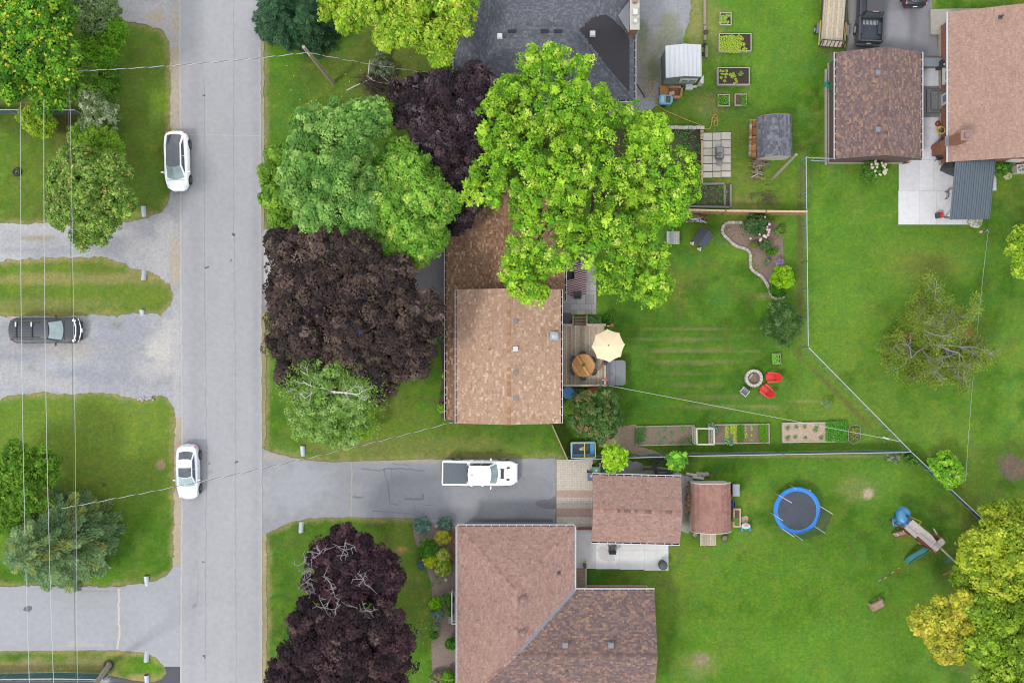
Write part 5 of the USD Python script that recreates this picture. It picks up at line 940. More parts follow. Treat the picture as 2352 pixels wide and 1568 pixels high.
# ---------------------------------------------------------------- vehicles (nose along +x)
def hull_body(L, W, prof, plan, zs=.28, n=40, crown=.05):
    t = np.linspace(0, 1, n); t = .5 - .5 * np.cos(np.pi * t) * .35 - (.5 - t) * .65; t = (t - t[0]) / (t[-1] - t[0])
    zt, hw = PchipInterpolator(*zip(*prof))(t), PchipInterpolator(*zip(*plan))(t) * W / 2; G = []
    for k in range(n):
        h, w = zt[k], hw[k]; a = zs + (h - zs) * np.array([0, .12, .45, .75, .93, 1.0]); ww = w * np.array([.90, .985, 1.0, .985, .955, .90]); x = (t[k] - .5) * L
        half = [(x, ww[i], a[i]) for i in range(6)] + [(x, w * .62, h + crown * .75), (x, w * .3, h + crown * .95), (x, 0, h + crown)]
        G.append(half + [(x, -y, z) for x, y, z in half[-2::-1]])
    m = MB(); m.grid(G)
    for k in (0, n - 1): g = np.array(G[k]); m.add(np.vstack([g, g.mean(0)]), [[i, i + 1, len(g)] for i in range(len(g) - 1)] + [[len(g) - 1, 0, len(g)]])
    return m
def patch(p00, p01, p10, p11, bow=0.0, bulge=0.0, a=(0, 1), b=(0, 1), out=0.0, n=9, axis=0):
    """p0*: lower edge from left to right, p1*: upper edge; bow pushes the middle along x, bulge along z"""
    u, v = np.meshgrid(np.linspace(*a, n), np.linspace(*b, n), indexing='ij'); u_, v_ = u[..., None], v[..., None]; p00, p01, p10, p11 = (np.asarray(p, float) for p in (p00, p01, p10, p11))
    g = p00 * (1 - u_) * (1 - v_) + p01 * u_ * (1 - v_) + p10 * (1 - u_) * v_ + p11 * u_ * v_; w = 4 * u * (1 - u); bw = bow if np.ndim(bow) == 0 else bow[0] * (1 - v) + bow[1] * v
    g[..., 0] += bw * w; g[..., 2] += bulge * w
    nn = np.cross(np.gradient(g, axis=0), np.gradient(g, axis=1)); nn = unit(nn); nn = np.where((nn[..., 2:] < 0), -nn, nn)
    return g + nn * out
def car(name, label, cat, loc, rz, L, W, prof, plan, house, paint, wheels, roof='paint', rear_glass=True, side_glass=True, wr=.34, zs=.28, rims='alloy', rails=False, group=None, mirror='paint', bed=None, pano=None, handles=True, lamp='lamp_clear'):
    t = thing(name, label, cat, loc, rz, group); A = lambda nm, m, mat, lab=None, sm=45, par=None: part(par or t, nm, m, mat, lab, smooth=sm, world=False)
    body = A('body', hull_body(L, W, prof, plan, zs), paint)
    xc, xf, xr, xd, zc, zd, zr, wb, wrf, wd = house         # cowl, roof front, roof rear, deck; heights; half widths
    c0, c1, f0, f1, r0, r1, d0, d1 = (xc, wb, zc), (xc, -wb, zc), (xf, wrf, zr - .02), (xf, -wrf, zr - .02), (xr, wrf, zr - .03), (xr, -wrf, zr - .03), (xd, wd, zd), (xd, -wd, zd)
    bc, bf, br, bd = .20, .14, -.10, -.16
    m = MB(); m.grid(patch(c0, c1, f0, f1, (bc, bf))); m.grid(patch(f0, f1, r0, r1, (bf, br), .05)); m.grid(patch(r0, r1, d0, d1, (br, bd)))
    for s in (1, -1): S = lambda p: (p[0], abs(p[1]) * s, p[2]); m.grid(patch(S(d0), S(c0), S(r0), S(f0)))
    A('cabin', m, paint)
    if pano: A('glass_roof', MB().grid(patch(f0, f1, r0, r1, (bf, br), .05, a=(.05, .95), b=pano, out=.014)), 'car_glass', 'dark glass roof panel')
    A('windscreen', MB().grid(patch(c0, c1, f0, f1, (bc, bf), a=(.05, .95), b=(.05, 1.0 if pano and pano[0] == 0 else .95), out=.014)), 'windscreen')
    if rear_glass: A('rear_window', MB().grid(patch(r0, r1, d0, d1, (br, bd), a=(.07, .93), b=(.0 if pano and pano[1] == 1 else .06, .90), out=.014)), 'car_glass')
    if side_glass:
        for s in (1, -1):
            S = lambda p: (p[0], abs(p[1]) * s, p[2])
            for a in ((.07, .50), (.52, .93)): 
                g = patch(S(d0), S(c0), S(r0), S(f0), a=a, b=(.10, .88)); g[..., 1] += .014 * s; A('side_window', MB().grid(g), 'car_glass')
    for x in wheels:
        for s in (1, -1):
            y = s * (W / 2 - .10); m = MB(); m.tube([(x, y - .11, wr), (x, y + .11, wr)], wr, 22); w_ = A('wheel', m, 'rubber', sm=30); mm = MB(); mm.tube([(x, y + s * .112, wr), (x, y + s * .122, wr)], wr * .66, 20); A('rim', mm, rims, par=w_)
            A('wheel_arch', MB().tube([(x, s * (W / 2 - .16), wr + .02), (x, s * (W / 2 + .004), wr + .02)], wr * 1.16, 24), 'black_trim')
    for s in (1, -1):
        mx = xc - .42; m = MB().ball((mx, s * (W / 2 + .10), zc + .08), .11, 2, s=(.55, 1.15, .75)); m.bar((mx + .04, s * (W / 2 - .08), zc + .02), (mx, s * (W / 2 + .06), zc + .06), .05, .05); A('mirror', m, paint if mirror == 'paint' else mirror)
        hx = L / 2 - .42; zz = float(PchipInterpolator(*zip(*prof))(hx / L + .5)); hw = float(PchipInterpolator(*zip(*plan))(hx / L + .5)) * W / 2
        A('headlight', MB().ball((hx, s * hw * .80, zz - .015), .24, 2, s=(1.0, .42, .17)), lamp)
        tx = -L / 2 + .22; zz = float(PchipInterpolator(*zip(*prof))(tx / L + .5)); hw = float(PchipInterpolator(*zip(*plan))(tx / L + .5)) * W / 2
        A('tail_light', MB().ball((tx, s * hw * .90, zz - .07), .16, 2, s=(.9, .5, .45)), 'lamp_red')
        if handles:
            for x in (xf - .55, xr + .15): A('door_handle', MB().box(x, s * (W / 2 - .012), zc - .12, .2, .04, .035), paint)
        if rails: A('roof_rail', MB().bar((xr + .15, s * (wrf - .08), zr + .05), (xf - .55, s * (wrf - .08), zr + .05), .045, .05), 'black_trim')
    if plan is not PLAN_EV: A('front_bumper', MB().box(L / 2 - .10, 0, zs + .02, .26, W * .72, .22), paint if paint != 'car_charcoal' else 'black_trim')
    A('licence_plate', MB().box(-L / 2 - .012, 0, .62, .02, .32, .13), 'plate')
    A('bonnet_seam', MB().tube([(xc + .20 + .01, y, zc + .055 - abs(y) * .05) for y in np.linspace(-wb * .95, wb * .95, 9)], .012, 4), 'black_trim')
    return t, A
PLAN_EV = [(0, .50), (.025, .72), (.07, .87), (.15, .96), (.28, 1.0), (.7, 1.0), (.84, .95), (.92, .84), (.965, .70), (1, .42)]
PLAN_CAR = [(0, .62), (.03, .80), (.10, .93), (.25, .99), (.5, 1.0), (.78, .985), (.90, .92), (.96, .80), (1, .58)]
SEDAN = [(0, .72), (.03, .90), (.09, 1.01), (.22, 1.03), (.5, .98), (.70, .95), (.78, .92), (.90, .82), (.97, .66), (1, .55)]
CUV = [(0, .78), (.03, .98), (.10, 1.10), (.25, 1.10), (.5, 1.05), (.70, 1.02), (.78, .98), (.90, .86), (.97, .68), (1, .56)]
down = -math.pi / 2
car('white_electric_car', 'white electric car with an all-glass roof parked half on the left grass verge', 'car', (*P2(406.5, 370, .7), 0), down + .02, 4.72, 1.90, CUV, PLAN_EV, (1.36, .48, -1.15, -1.98, .98, 1.14, 1.56, .76, .60, .70), 'car_white', (1.44, -1.38), rims='alloy_dark', pano=(0, 1), handles=False)
t, A = car('silver_sedan', 'silver sedan with dark glass front roof at the lower left edge of the road', 'car', (*P2(432.5, 1083, .6), 0), down + .015, 4.35, 1.78, SEDAN, PLAN_EV, (1.02, .25, -.98, -1.62, .93, 1.00, 1.40, .72, .56, .66), 'car_silver', (1.34, -1.30), rims='alloy_dark', pano=(0.02, .55))
SUVP = [(0, .80), (.02, 1.05), (.07, 1.16), (.3, 1.16), (.6, 1.12), (.70, 1.10), (.80, 1.06), (.93, .98), (.98, .82), (1, .66)]
PLAN_BOX = [(0, .78), (.02, .90), (.07, .97), (.2, 1.0), (.8, 1.0), (.93, .94), (.975, .84), (1, .66)]
t, A = car('charcoal_suv', 'charcoal full-size SUV with roof bars on the gravel driveway at the left', 'suv', (*P2(103.5, 758.5, .9), 0), 0.0, 5.35, 2.02, SUVP, PLAN_BOX, (1.42, .62, -2.28, -2.56, 1.12, 1.18, 1.84, .86, .66, .82), 'car_charcoal', (1.72, -1.42), wr=.40, rims='alloy', rails=True, mirror='black_trim')
for x in (-1.75, -.52): A('roof_bar', MB().bar((x, -.62, 1.93), (x, .62, 1.93), .07, .04), 'black_trim'); A('bar_pad', MB().bar((x, .28, 1.965), (x, .64, 1.965), .10, .05), 'white_paint')
for y in (-.36, -.12, .12, .36): A('roof_rib', MB().bar((-2.1, y, 1.865), (-.35, y, 1.872), .03, .016), 'black_trim')
for o, w in ((0, .13), (.24, .10)): A('grille_bar', MB().tube([(2.28 + o + .22 * (1 - (y / .95) ** 2) , y * (1 - o * .06), .99 - o * 1.3) for y in np.linspace(-.92, .92, 15)], w * .5, 6), 'chrome', 'bright front grille bar')
A('front_plate', MB().box(2.80, 0, .55, .02, .34, .14), 'plate')
PICK = [(0, 1.02), (.02, 1.12), (.30, 1.14), (.6, 1.10), (.72, 1.10), (.82, 1.06), (.93, .98), (.98, .84), (1, .66)]
PLAN_PU = [(0, .86), (.015, .93), (.05, .97), (.3, .98), (.8, .985), (.90, .955), (.95, .88), (.982, .76), (1, .56)]
t, A = car('white_pickup', 'white crew-cab pickup with a dark bed cover on the asphalt driveway', 'pickup truck', (*P2(1101.5, 1086, .9), 0), -.012, 5.95, 2.05, PICK, PLAN_PU, (1.32, .78, -.78, -.92, 1.08, 1.10, 1.88, .86, .68, .82), 'car_white', (1.86, -1.78), wr=.41, rims='alloy')
A('bed_cover', MB().box(-1.93, 0, 1.17, 1.86, 1.66, .05), 'tonneau', 'dark grey soft bed cover')
A('bed_rail', MB().box(-1.93, .90, 1.16, 1.95, .12, .07), 'car_white'); A('bed_rail', MB().box(-1.93, -.90, 1.16, 1.95, .12, .07), 'car_white'); A('tailgate', MB().box(-2.92, 0, .62, .08, 1.78, .56), 'car_white')
A('bonnet_scoop', MB().box(1.80, 0, 1.125, .26, .70, .06), 'black_trim'); 
for s in (1, -1): A('scoop_leg', MB().bar((1.62, s * .38, 1.15), (1.98, s * .36, 1.13), .05, .05), 'black_trim'); A('bonnet_vent', MB().box(2.26, s * .46, 1.075, .26, .17, .05, s * .3), 'vent_dark')
A('aerial_fin', MB().box(-.55, 0, 1.90, .18, .05, .05), 'black_trim')
# black pickup: open bed
t, A = car('black_pickup', 'black pickup with an open empty bed parked by the speckled garage', 'pickup truck', (*P2(2000, 16, .8), 0), math.pi / 2 - .045, 5.75, 2.05, [(0, .40), (.345, .42), (.36, 1.10), (.6, 1.10), (.72, 1.10), (.82, 1.06), (.93, .98), (.98, .84), (1, .66)], PLAN_PU, (1.20, .66, -.72, -.86, 1.08, 1.10, 1.88, .86, .70, .82), 'car_black', (1.80, -1.72), wr=.41, rims='alloy', mirror='black_trim')
for s in (1, -1): A('bed_side', MB().box(-1.87, s * .93, .42, 1.96, .14, .78), 'car_black'); A('wheel_box', MB().box(-1.72, s * .74, .70, .95, .24, .25), 'bed_liner')
A('tailgate', MB().box(-2.82, 0, .42, .10, 1.84, .78), 'car_black'); A('bed_floor', MB().box(-1.85, 0, .62, 1.96, 1.74, .08), 'bed_liner'); A('bulkhead', MB().box(-.92, 0, .42, .08, 1.74, .76), 'car_black')
for k in range(13): A('bed_rib', MB().box(-1.85, -.66 + k * .11, .70, 1.80, .05, .02), 'bed_liner')
for k in range(11): A('worn_rib', MB().box(-1.22, -.60 + k * .11, .72, .36, .035, .006), 'alloy')
A('rear_bumper', MB().box(-2.92, 0, .42, .22, 1.9, .20), 'alloy_dark'); A('brake_lamp', MB().box(-.78, 0, 1.86, .06, .45, .05), 'lamp_red')
for k in range(6): A('roof_rib', MB().bar((-.55, -.5 + k * .2, 1.875), (.55, -.5 + k * .2, 1.885), .04, .014), 'car_black')
car('black_suv', 'black SUV at the top edge, only its rear end in view', 'suv', (*P2(2103, -52, .8), 0), math.pi / 2, 4.6, 1.86, CUV, PLAN_BOX, (1.25, .5, -1.6, -2.0, 1.02, 1.10, 1.65, .78, .62, .74), 'car_black', (1.4, -1.35), wr=.36)
# flatbed utility trailer
t = thing('utility_trailer', 'flatbed trailer with wood deck and folded ramp gate beside the black pickup', 'trailer', (*P2(1913, 42, .6), 0), math.pi / 2 - .075); A = lambda nm, m, mat, lab=None, par=None: part(par or t, nm, m, mat, lab, world=False)
for k in range(9):
    m = MB().box(0, -.80 + k * .2, .60, 4.6, .188, .045); m.c = [np.broadcast_to(alb(*[(214, 200, 174), (206, 192, 168), (220, 206, 180), (200, 184, 158)][k % 4]), (m.n, 3))]; A('deck_board', m, 'wood')
for s in (1, -1):
    A('side_rail', MB().bar((2.3, s * .95, .66), (-2.35, s * .95, .66), .07, .12), 'black_trim'); A('upper_rail', MB().bar((2.3, s * .97, .9), (-2.35, s * .97, .9), .05, .05), 'black_trim'); m = MB().bar((-.35, s * 1.0, .80), (-2.32, s * 1.0, .80), .13, .05); A('yellow_board', m, 'hose_yellow', 'yellow board along the rail')
    A('fender', MB().box(-.95, s * 1.16, .74, .85, .26, .06), 'alloy_dark'); m = MB().tube([(-.95, s * 1.10, .34), (-.95, s * 1.30, .34)], .34, 20); w_ = A('wheel', m, 'rubber'); A('rim', MB().tube([(-.95, s * 1.301, .34), (-.95, s * 1.31, .34)], .2, 16), 'alloy', par=w_)
gz = [(-2.30, .66), (-2.05, 1.75)]
A('gate_frame', MB().bar((-2.36, -.92, .68), (-2.36, .92, .68), .08, .08).bar((-2.0, -.92, 1.25), (-2.0, .92, 1.25), .06, .06).bar((-2.36, -.92, .68), (-2.0, -.92, 1.25), .06, .06).bar((-2.36, .92, .68), (-2.0, .92, 1.25), .06, .06), 'black_trim')
for k in range(6): y = -.92 + 1.84 * (k + .5) / 6; A('gate_bar', MB().bar((-2.36, y, .68), (-2.0, y, 1.25), .05, .03), 'black_trim')
A('tongue', MB().bar((2.3, .7, .55), (3.4, 0, .5), .1, .1).bar((2.3, -.7, .55), (3.4, 0, .5), .1, .1), 'black_trim')

# ---------------------------------------------------------------- sheds
def gambrel(name, label, cen, rz, W, Lg, prof, roofmat, endmat, sidemat, wall_h, cols=None, course=.14):
    """shed whose roof profile runs across x; prof: (x, z) from left eave over the top to the right eave"""
    t = thing(name, label, 'shed', (*cen, 0), rz); A = lambda nm, m, mat, lab=None, par=None, kind=None: part(par or t, nm, m, mat, lab, kind, world=False)
    in_ = .10; q_ = [(prof[0][0] + .06, 0)] + [(x * .965, z - .05) for x, z in prof] + [(prof[-1][0] - .06, 0)]
    for y in (-Lg / 2 + in_, Lg / 2 - in_): A('end_wall', MB().poly([(x, y, z) for x, z in q_]), endmat)
    for x, z in (prof[0], prof[-1]): A('side_wall', MB().box(x - math.copysign(.10, x), 0, 0, .08, Lg - 2 * in_, z), sidemat)
    for k in range(len(prof) - 1):
        (xa, za), (xb, zb) = prof[k], prof[k + 1]; p = [(xa, -Lg / 2, za), (xa, Lg / 2, za), (xb, Lg / 2, zb), (xb, -Lg / 2, zb)]
        pp = np.array(p if za <= zb else [p[3], p[2], p[1], p[0]], float); m = MB().poly(pp).poly(pp - [0, 0, .05]); r = A('roof', m, roofmat)
        for y in (-Lg / 2, Lg / 2): A('trim', MB().bar((xa, y, za - .02), (xb, y, zb - .02), .04, .07), 'white_trim' if name != 'grey_barn_shed' else 'tan_siding')
        if cols is not None: m = MB(); shingles(m, pp, cols, course, .30, k + 3); A('shingles', m, 'shingle', par=r, kind='stuff')
    return t, A
greyc = pal((128, 130, 140), (116, 118, 128), (140, 142, 152), (108, 110, 118))
brownc = pal((176, 134, 122), (168, 126, 116), (182, 140, 128), w=[3, 2, 2])
t, A = gambrel('grey_barn_shed', 'small barn-shaped shed with grey shingle roof and cream end wall', P2(1785, 312, 2), .03, 2.75, 3.25, [(-1.36, 1.35), (-1.0, 2.05), (.02, 2.5), (1.0, 2.05), (1.36, 1.35)], 'roof_felt', 'cream_siding', 'tan_siding', 1.35, greyc, .2)
t, A = gambrel('brown_barn_shed', 'barn-shaped shed with rounded brown roof and cream walls beyond the mauve-roofed garage', P2(1636.5, 1166, 2), 0.01, 3.2, 3.85, [(-1.55, 1.5), (-1.38, 1.92), (-1.05, 2.22), (-.6, 2.42), (0, 2.5), (.6, 2.42), (1.05, 2.22), (1.38, 1.92), (1.55, 1.5)], 'vent_brown', 'cream_siding', 'cream_siding', 1.5, brownc, .24)
t = thing('white_roof_shed', 'small shed with white metal roof and grey-green wall with a window', 'shed', (*P2(1570, 150), 0)); z = 2.6
c = [P(1529.5, 179.5, z), P(1611, 176.5, z), P(1609.5, 103, z), P(1528.5, 105.5, z)]; s0, n0 = (c[0] + c[1]) / 2 + [0, 0, .35], (c[3] + c[2]) / 2 + [0, 0, .35]
wl = Polygon([p[:2] for p in c]).buffer(-.08, join_style=2); part(t, 'wall', MB().prism(wl, 0, z), 'green_siding')
for (a, b, d, e) in ((c[0], s0, n0, c[3]), (s0, c[1], c[2], n0)):
    for k in range(4):
        p = [a + (b - a) * k / 4, a + (b - a) * (k + .985) / 4, e + (d - e) * (k + .985) / 4, e + (d - e) * k / 4]; m = MB().poly(p).poly(np.array(p) - [0, 0, .03]); m.bar(p[1] + [0, 0, .02], p[2] + [0, 0, .02], .05, .04); part(t, 'roof_panel', m, 'white_metal')
ys = wl.bounds[1]; x0 = P2(1581, 180, 1.8)[0]; w_ = part(t, 'window', MB().box(x0, ys - .02, 1.35, 1.35, .08, .75), 'white_trim'); part(w_, 'pane', MB().box(x0 - .3, ys - .055, 1.45, .5, .03, .55), 'window_glass'); part(w_, 'pane', MB().box(x0 + .32, ys - .055, 1.45, .5, .03, .55), 'window_glass')
part(t, 'gable', MB().poly([(wl.bounds[0], ys + .002, z - .01), (wl.bounds[2], ys + .002, z - .01), (x0 - .2, ys + .002, z + .28)]), 'green_siding')
def board(name, label, cat, pts, c, mat='wood', z0=0.0, z1=.06, group=None):
    m = MB().prism(dpoly(pts), z0, z1); m.c = [np.broadcast_to(alb(*c), (m.n, 3))]; return single(name, label, cat, m, mat, group)
# clutter by the white-roofed shed
t = thing('wooden_crate', 'orange-brown plywood box against the white-roofed shed', 'crate', (*P2(1522, 211), 0)); a, b = P2(1513.5, 221.5), P2(1530, 201.5)
for nm, m, c in (('top', MB().box(*((a + b) / 2), .52, b[0] - a[0], b[1] - a[1], .04), (198, 136, 66)), ('side', MB().box(*((a + b) / 2), 0, b[0] - a[0] - .04, b[1] - a[1] - .04, .5), (168, 112, 60))): m.c = [np.broadcast_to(alb(*c), (m.n, 3))]; part(t, nm, m, 'wood')
t = thing('timber_trough', 'open timber planter box with a loose board across it, below the white-roofed shed', 'planter', (*P2(1550, 213), 0))
for (p, q_) in (((1531, 201), (1569, 201)), ((1531, 224), (1562, 224)), ((1532, 201), (1532, 224)), ((1566, 199), (1563, 224))): m = MB().bar(P(*p, .22), P(*q_, .22), .16, .4); m.c = [np.broadcast_to(alb(206, 164, 116), (m.n, 3))]; part(t, 'side_board', m, 'wood')
m = MB().prism(dpoly([(1532, 202), (1565, 201), (1563, 223), (1533, 223)]), 0, .16); m.c = [np.broadcast_to(alb(172, 120, 84), (m.n, 3))]; part(t, 'floor', m, 'wood'); m = MB().bar(P(1537, 216, .46), P(1549, 213, .46), .28, .04); m.c = [np.broadcast_to(alb(226, 200, 164), (m.n, 3))]; part(t, 'loose_board', m, 'wood')
t = thing('blue_cart', 'small pale blue wheeled cart with dark grille top and tow hitch on the grass', 'cart', (*P2(1527, 234), 0), -.06); A = lambda nm, m, mat, lab=None: part(t, nm, m, mat, lab, world=False)
m = MB().prism(Polygon([(-.55, -.30), (-.4, -.38), (.35, -.36), (.52, -.15), (.52, .15), (.35, .36), (-.4, .38), (-.55, .28)]), .25, .72); m.c = [np.broadcast_to(alb(126, 196, 222), (m.n, 3))]; A('body', m, 'plastic'); A('grille', MB().box(.14, 0, .72, .36, .52, .03), 'vent_dark'); m = MB().box(-.32, 0, .72, .26, .52, .06); m.c = [np.broadcast_to(alb(160, 222, 240), (m.n, 3))]; A('lid', m, 'plastic'); A('hitch', MB().bar((.5, 0, .35), (.98, .05, .3), .07, .06), 'black_trim')
for s in (1, -1): A('wheel', MB().tube([(-.1, s * .34, .2), (-.1, s * .46, .2)], .2, 16), 'rubber')
board('leaning_board', 'white triangular board with a red line leaning by the white-roofed shed', 'board', [(1599, 199), (1610.5, 199), (1611, 181), (1607, 184)], (238, 236, 236), 'plastic', .0, .9); m = MB().bar(P(1602, 190, .92), P(1610, 189, .92), .05, .01); m.c = [np.broadcast_to(alb(200, 40, 50), (m.n, 3))]; part('/World/leaning_board', 'red_line', m, 'plastic')
t = thing('white_tank', 'white plastic tank with a spout on the ground by the white-roofed shed', 'tank', (*P2(1583, 200), 0)); m = MB().bar(P(1574, 200, .22), P(1590, 200, .22), .45, .4).bar(P(1588, 200, .25), P(1600, 199, .25), .16, .16); m.c = [np.broadcast_to(alb(236, 240, 240), (m.n, 3))]; part(t, 'body', m, 'plastic'); m = MB().cyl(*P2(1579, 206), .0, .2, .07); m.c = [np.broadcast_to(alb(226, 230, 230), (m.n, 3))]; part(t, 'spout', m, 'plastic')
for i, (p, q_, lab) in enumerate((((1618.5, -8), (1618.5, 58), 'long weathered timber beam at the top of the vegetable lawn'), ((1619, 60), (1619, 93), 'shorter timber beam with a tyre on it, next below the long beam'), ((1623, 106), (1622.5, 133), 'pale short timber beside the white-roofed shed'))):
    m = MB().bar(P(*p, .1), P(*q_, .1), .22, .2); m.c = [np.broadcast_to(alb(170, 156, 136), (m.n, 3))]; single('timber_beam', lab, 'beam', m, 'wood')
for x, y, R, lab in ((1619, 77, .19, 'small black tyre lying on the timber beam'), (1617.5, 104.5, .17, 'small black tyre just below the timber beam'), (1614, 125, .15, 'smallest tyre, against the shed wall')):
    single('loose_tyre', lab, 'tyre', MB().lathe([(R * .5, .03), (R * .9, .0), (R, .07), (R * .9, .15), (R * .5, .13), (R * .5, .03)], *P2(x, y), 18).move((0, 0, .20 if y < 90 else 0)), 'rubber')
def hose(name, label, pts, r, mat, z=.04):
    q_ = np.array([P2(*p) for p in pts]); d = np.r_[0, np.cumsum(np.hypot(*np.diff(q_, axis=0).T))]; from_ = np.linspace(0, d[-1], max(12, int(d[-1] / .12)))
    c = np.stack([PchipInterpolator(d, q_[:, 0])(from_), PchipInterpolator(d, q_[:, 1])(from_), z + .03 * np.sin(from_ * 1.3) ** 2], 1); return single(name, label, 'hose', MB().tube(c, r, 6), mat)
f3 = lambda L: [(1175.3 + a / 3, b / 3) for a, b in L]
hose('garden_hose', 'black hose end running from the dark house gutter to the yellow hose', f3([(856, 572), (880, 610), (905, 650), (920, 675)]), .035, 'rubber')
hose('garden_hose', 'yellow hose looping below the white-roofed shed and across the grass', f3([(918, 676), (950, 684), (978, 660), (990, 615), (985, 575), (965, 560), (948, 580), (955, 620), (980, 655), (998, 690), (1003, 720), (992, 735), (988, 722), (1010, 730), (1060, 765), (1130, 795), (1200, 825), (1270, 852), (1310, 868)]), .03, 'hose_yellow')
hose('garden_hose', 'yellow hose end tangled in loops above the square slabs', f3([(1312, 872), (1330, 890), (1352, 893), (1372, 870), (1380, 825), (1392, 795), (1412, 795), (1416, 820), (1398, 838), (1378, 838), (1376, 818), (1400, 810), (1418, 845), (1408, 872), (1392, 862), (1395, 838), (1410, 815)]), .03, 'hose_yellow')
hose('drain_pipe_coil', 'coil of thick black corrugated pipe behind the mauve-roofed garage', [((1840 + a / 5.113) * .69135, (1500 + b / 5.113) * .69135) for a, b in ((1510, 305), (1560, 285), (1680, 285), (1760, 310), (1870, 320), (1980, 270), (2000, 200), (1900, 150), (1780, 190), (1710, 280), (1720, 360), (1820, 390), (1950, 385), (2050, 320), (2070, 230), (1960, 170), (1860, 140), (1760, 220), (1730, 300), (1800, 380), (1900, 370), (2000, 310), (2080, 260), (2160, 200), (2150, 160), (2000, 150), (1700, 150), (1660, 190), (1690, 260), (1850, 310))], .075, 'black_plastic', .09)

# ---------------------------------------------------------------- raised beds and vegetables
def bed(name, label, x0, y0, x1, y1, h, soil, frame=(206, 200, 190), ang=0.0, wd=.07, cat='planter', group=None, inner=.06):
    c = P2((x0 + x1) / 2, (y0 + y1) / 2); t = thing(name, label, cat, (*c, 0), ang, group); f = (H - h) / H; w, d = (x1 - x0) * K * f, (y1 - y0) * K * f; A = lambda nm, m, mat, col: (setattr(m, 'c', [np.broadcast_to(alb(*col), (m.n, 3))]), part(t, nm, m, mat, world=False))
    for s in (1, -1): A('long_board', MB().box(0, s * (d - wd) / 2, 0, w, wd, h), 'wood', frame); A('end_board', MB().box(s * (w - wd) / 2, 0, .002, wd, d - 2 * wd - .004, h - .006), 'wood', frame)
    A('soil', MB().box(0, 0, .01, w - 2 * wd, d - 2 * wd, h - inner), 'soil', soil); return t
DK, PALE = (72, 56, 50), (214, 192, 170)
bed('square_planter', 'square raised bed with leafy greens, topmost on the vegetable lawn', 1651.5, 32, 1678.5, 61, .30, DK)
bed('long_planter', 'long raised bed packed with yellow-green leaves, upper of the two', 1648.5, 81, 1723, 122, .45, DK, (196, 190, 184)); bed('long_planter', 'long raised bed with scattered small plants in dark soil, lower of the two', 1645, 158.5, 1719, 199, .45, DK, (196, 190, 184))
bed('square_planter', 'square raised bed full of green leaves, left of the bottom pair', 1647, 219, 1674.5, 246, .25, (86, 80, 60)); bed('square_planter', 'square raised bed half bare, right of the bottom pair', 1686, 217.5, 1714, 245, .25, (104, 90, 72), (206, 188, 180))
bed('vegetable_bed', 'long weathered vegetable bed, leftmost of the row along the teal fence', 1460, 976.5, 1595, 1022, .18, (142, 126, 108), (170, 162, 148), .018, .08); bed('vegetable_bed', 'vegetable bed with neat green rows, middle of the row along the teal fence', 1626, 973, 1766.5, 1018, .2, (140, 122, 106), (190, 182, 170), .012, .08)
bed('vegetable_bed', 'vegetable bed mulched with pale straw, rightmost of the row along the teal fence', 1795, 969, 1937, 1015, .25, (206, 182, 160), (208, 198, 190), .012, .09)
bed('tiny_planter', 'tiny wooden box of bright herbs on the lawn above the fire pit', 1773, 811, 1792, 836.5, .25, (70, 90, 40), (176, 170, 150), .03, .05); bed('lean_planter', 'pale wooden planter box against the brown barn shed', 1682, 1165.5, 1699.5, 1208.5, .35, (120, 100, 84), (222, 190, 158), 0, .12)
bed('narrow_planter', 'narrow old plank box with seedlings beside the teal fence', 1488, 1041, 1521, 1053, .15, (120, 130, 80), (150, 140, 118), 0, .05)
LG = [(164, 192, 92), (142, 176, 72), (184, 208, 112)]; MG = [(98, 150, 66), (80, 128, 54), (120, 168, 82)]; YG = [(168, 196, 62), (148, 180, 52), (190, 210, 84)]; BGc = [(108, 150, 108), (92, 134, 94), (128, 166, 124)]; DG_ = [(84, 140, 28), (66, 120, 22), (100, 156, 38)]
r = np.random.default_rng(77)
def fill(x0, y0, x1, y1, dx, dy, j=.25): return [(x + r.uniform(-j, j) * dx, y + r.uniform(-j, j) * dy) for x in np.arange(x0, x1 + .1, dx) for y in np.arange(y0, y1 + .1, dy)]
def crop(nm, label, cs, spots, z, rad, hgt, nl, leaf, seed, group, cat='vegetable plant', **kw):
    pr = veg(nm, label, cs, seed, rad, hgt, nl, leaf, P(*spots[0], z) * [1, 1, 0] + [0, 0, z - .03], group, cat, **kw); sow(pr, spots[1:], label, group, z - .03, seed)
crop('leafy_green', 'pale leafy green plant in the topmost square raised bed', LG, fill(1656, 38, 1668, 57, 5, 5) + [(1673, 38), (1672, 52)], .26, .13, .2, 26, .11, 501, 'leafy greens in the topmost square bed')
crop('leafy_green', 'yellow-green leafy plant in the packed upper long raised bed', YG, fill(1656, 87, 1700, 117, 6, 6) + [(1704, 90), (1706, 103), (1708, 114), (1712, 116)], .40, .14, .24, 26, .13, 502, 'leafy plants in the upper long bed')
crop('lettuce', 'small lettuce in the lower long raised bed', YG, [(1655, 164), (1662, 164), (1668, 163), (1657, 171), (1663, 172), (1668, 172), (1657, 179), (1666, 179), (1665, 187), (1678, 172), (1684, 169), (1688, 175), (1682, 178), (1690, 184), (1692, 189), (1688, 193)], .40, .11, .14, 18, .10, 503, 'lettuces in the lower long bed', rosette=True)
crop('kale', 'larger rosette of leaves at the right of the lower long raised bed', MG, [(1701, 170)], .40, .22, .25, 40, .14, 504, None, rosette=True)
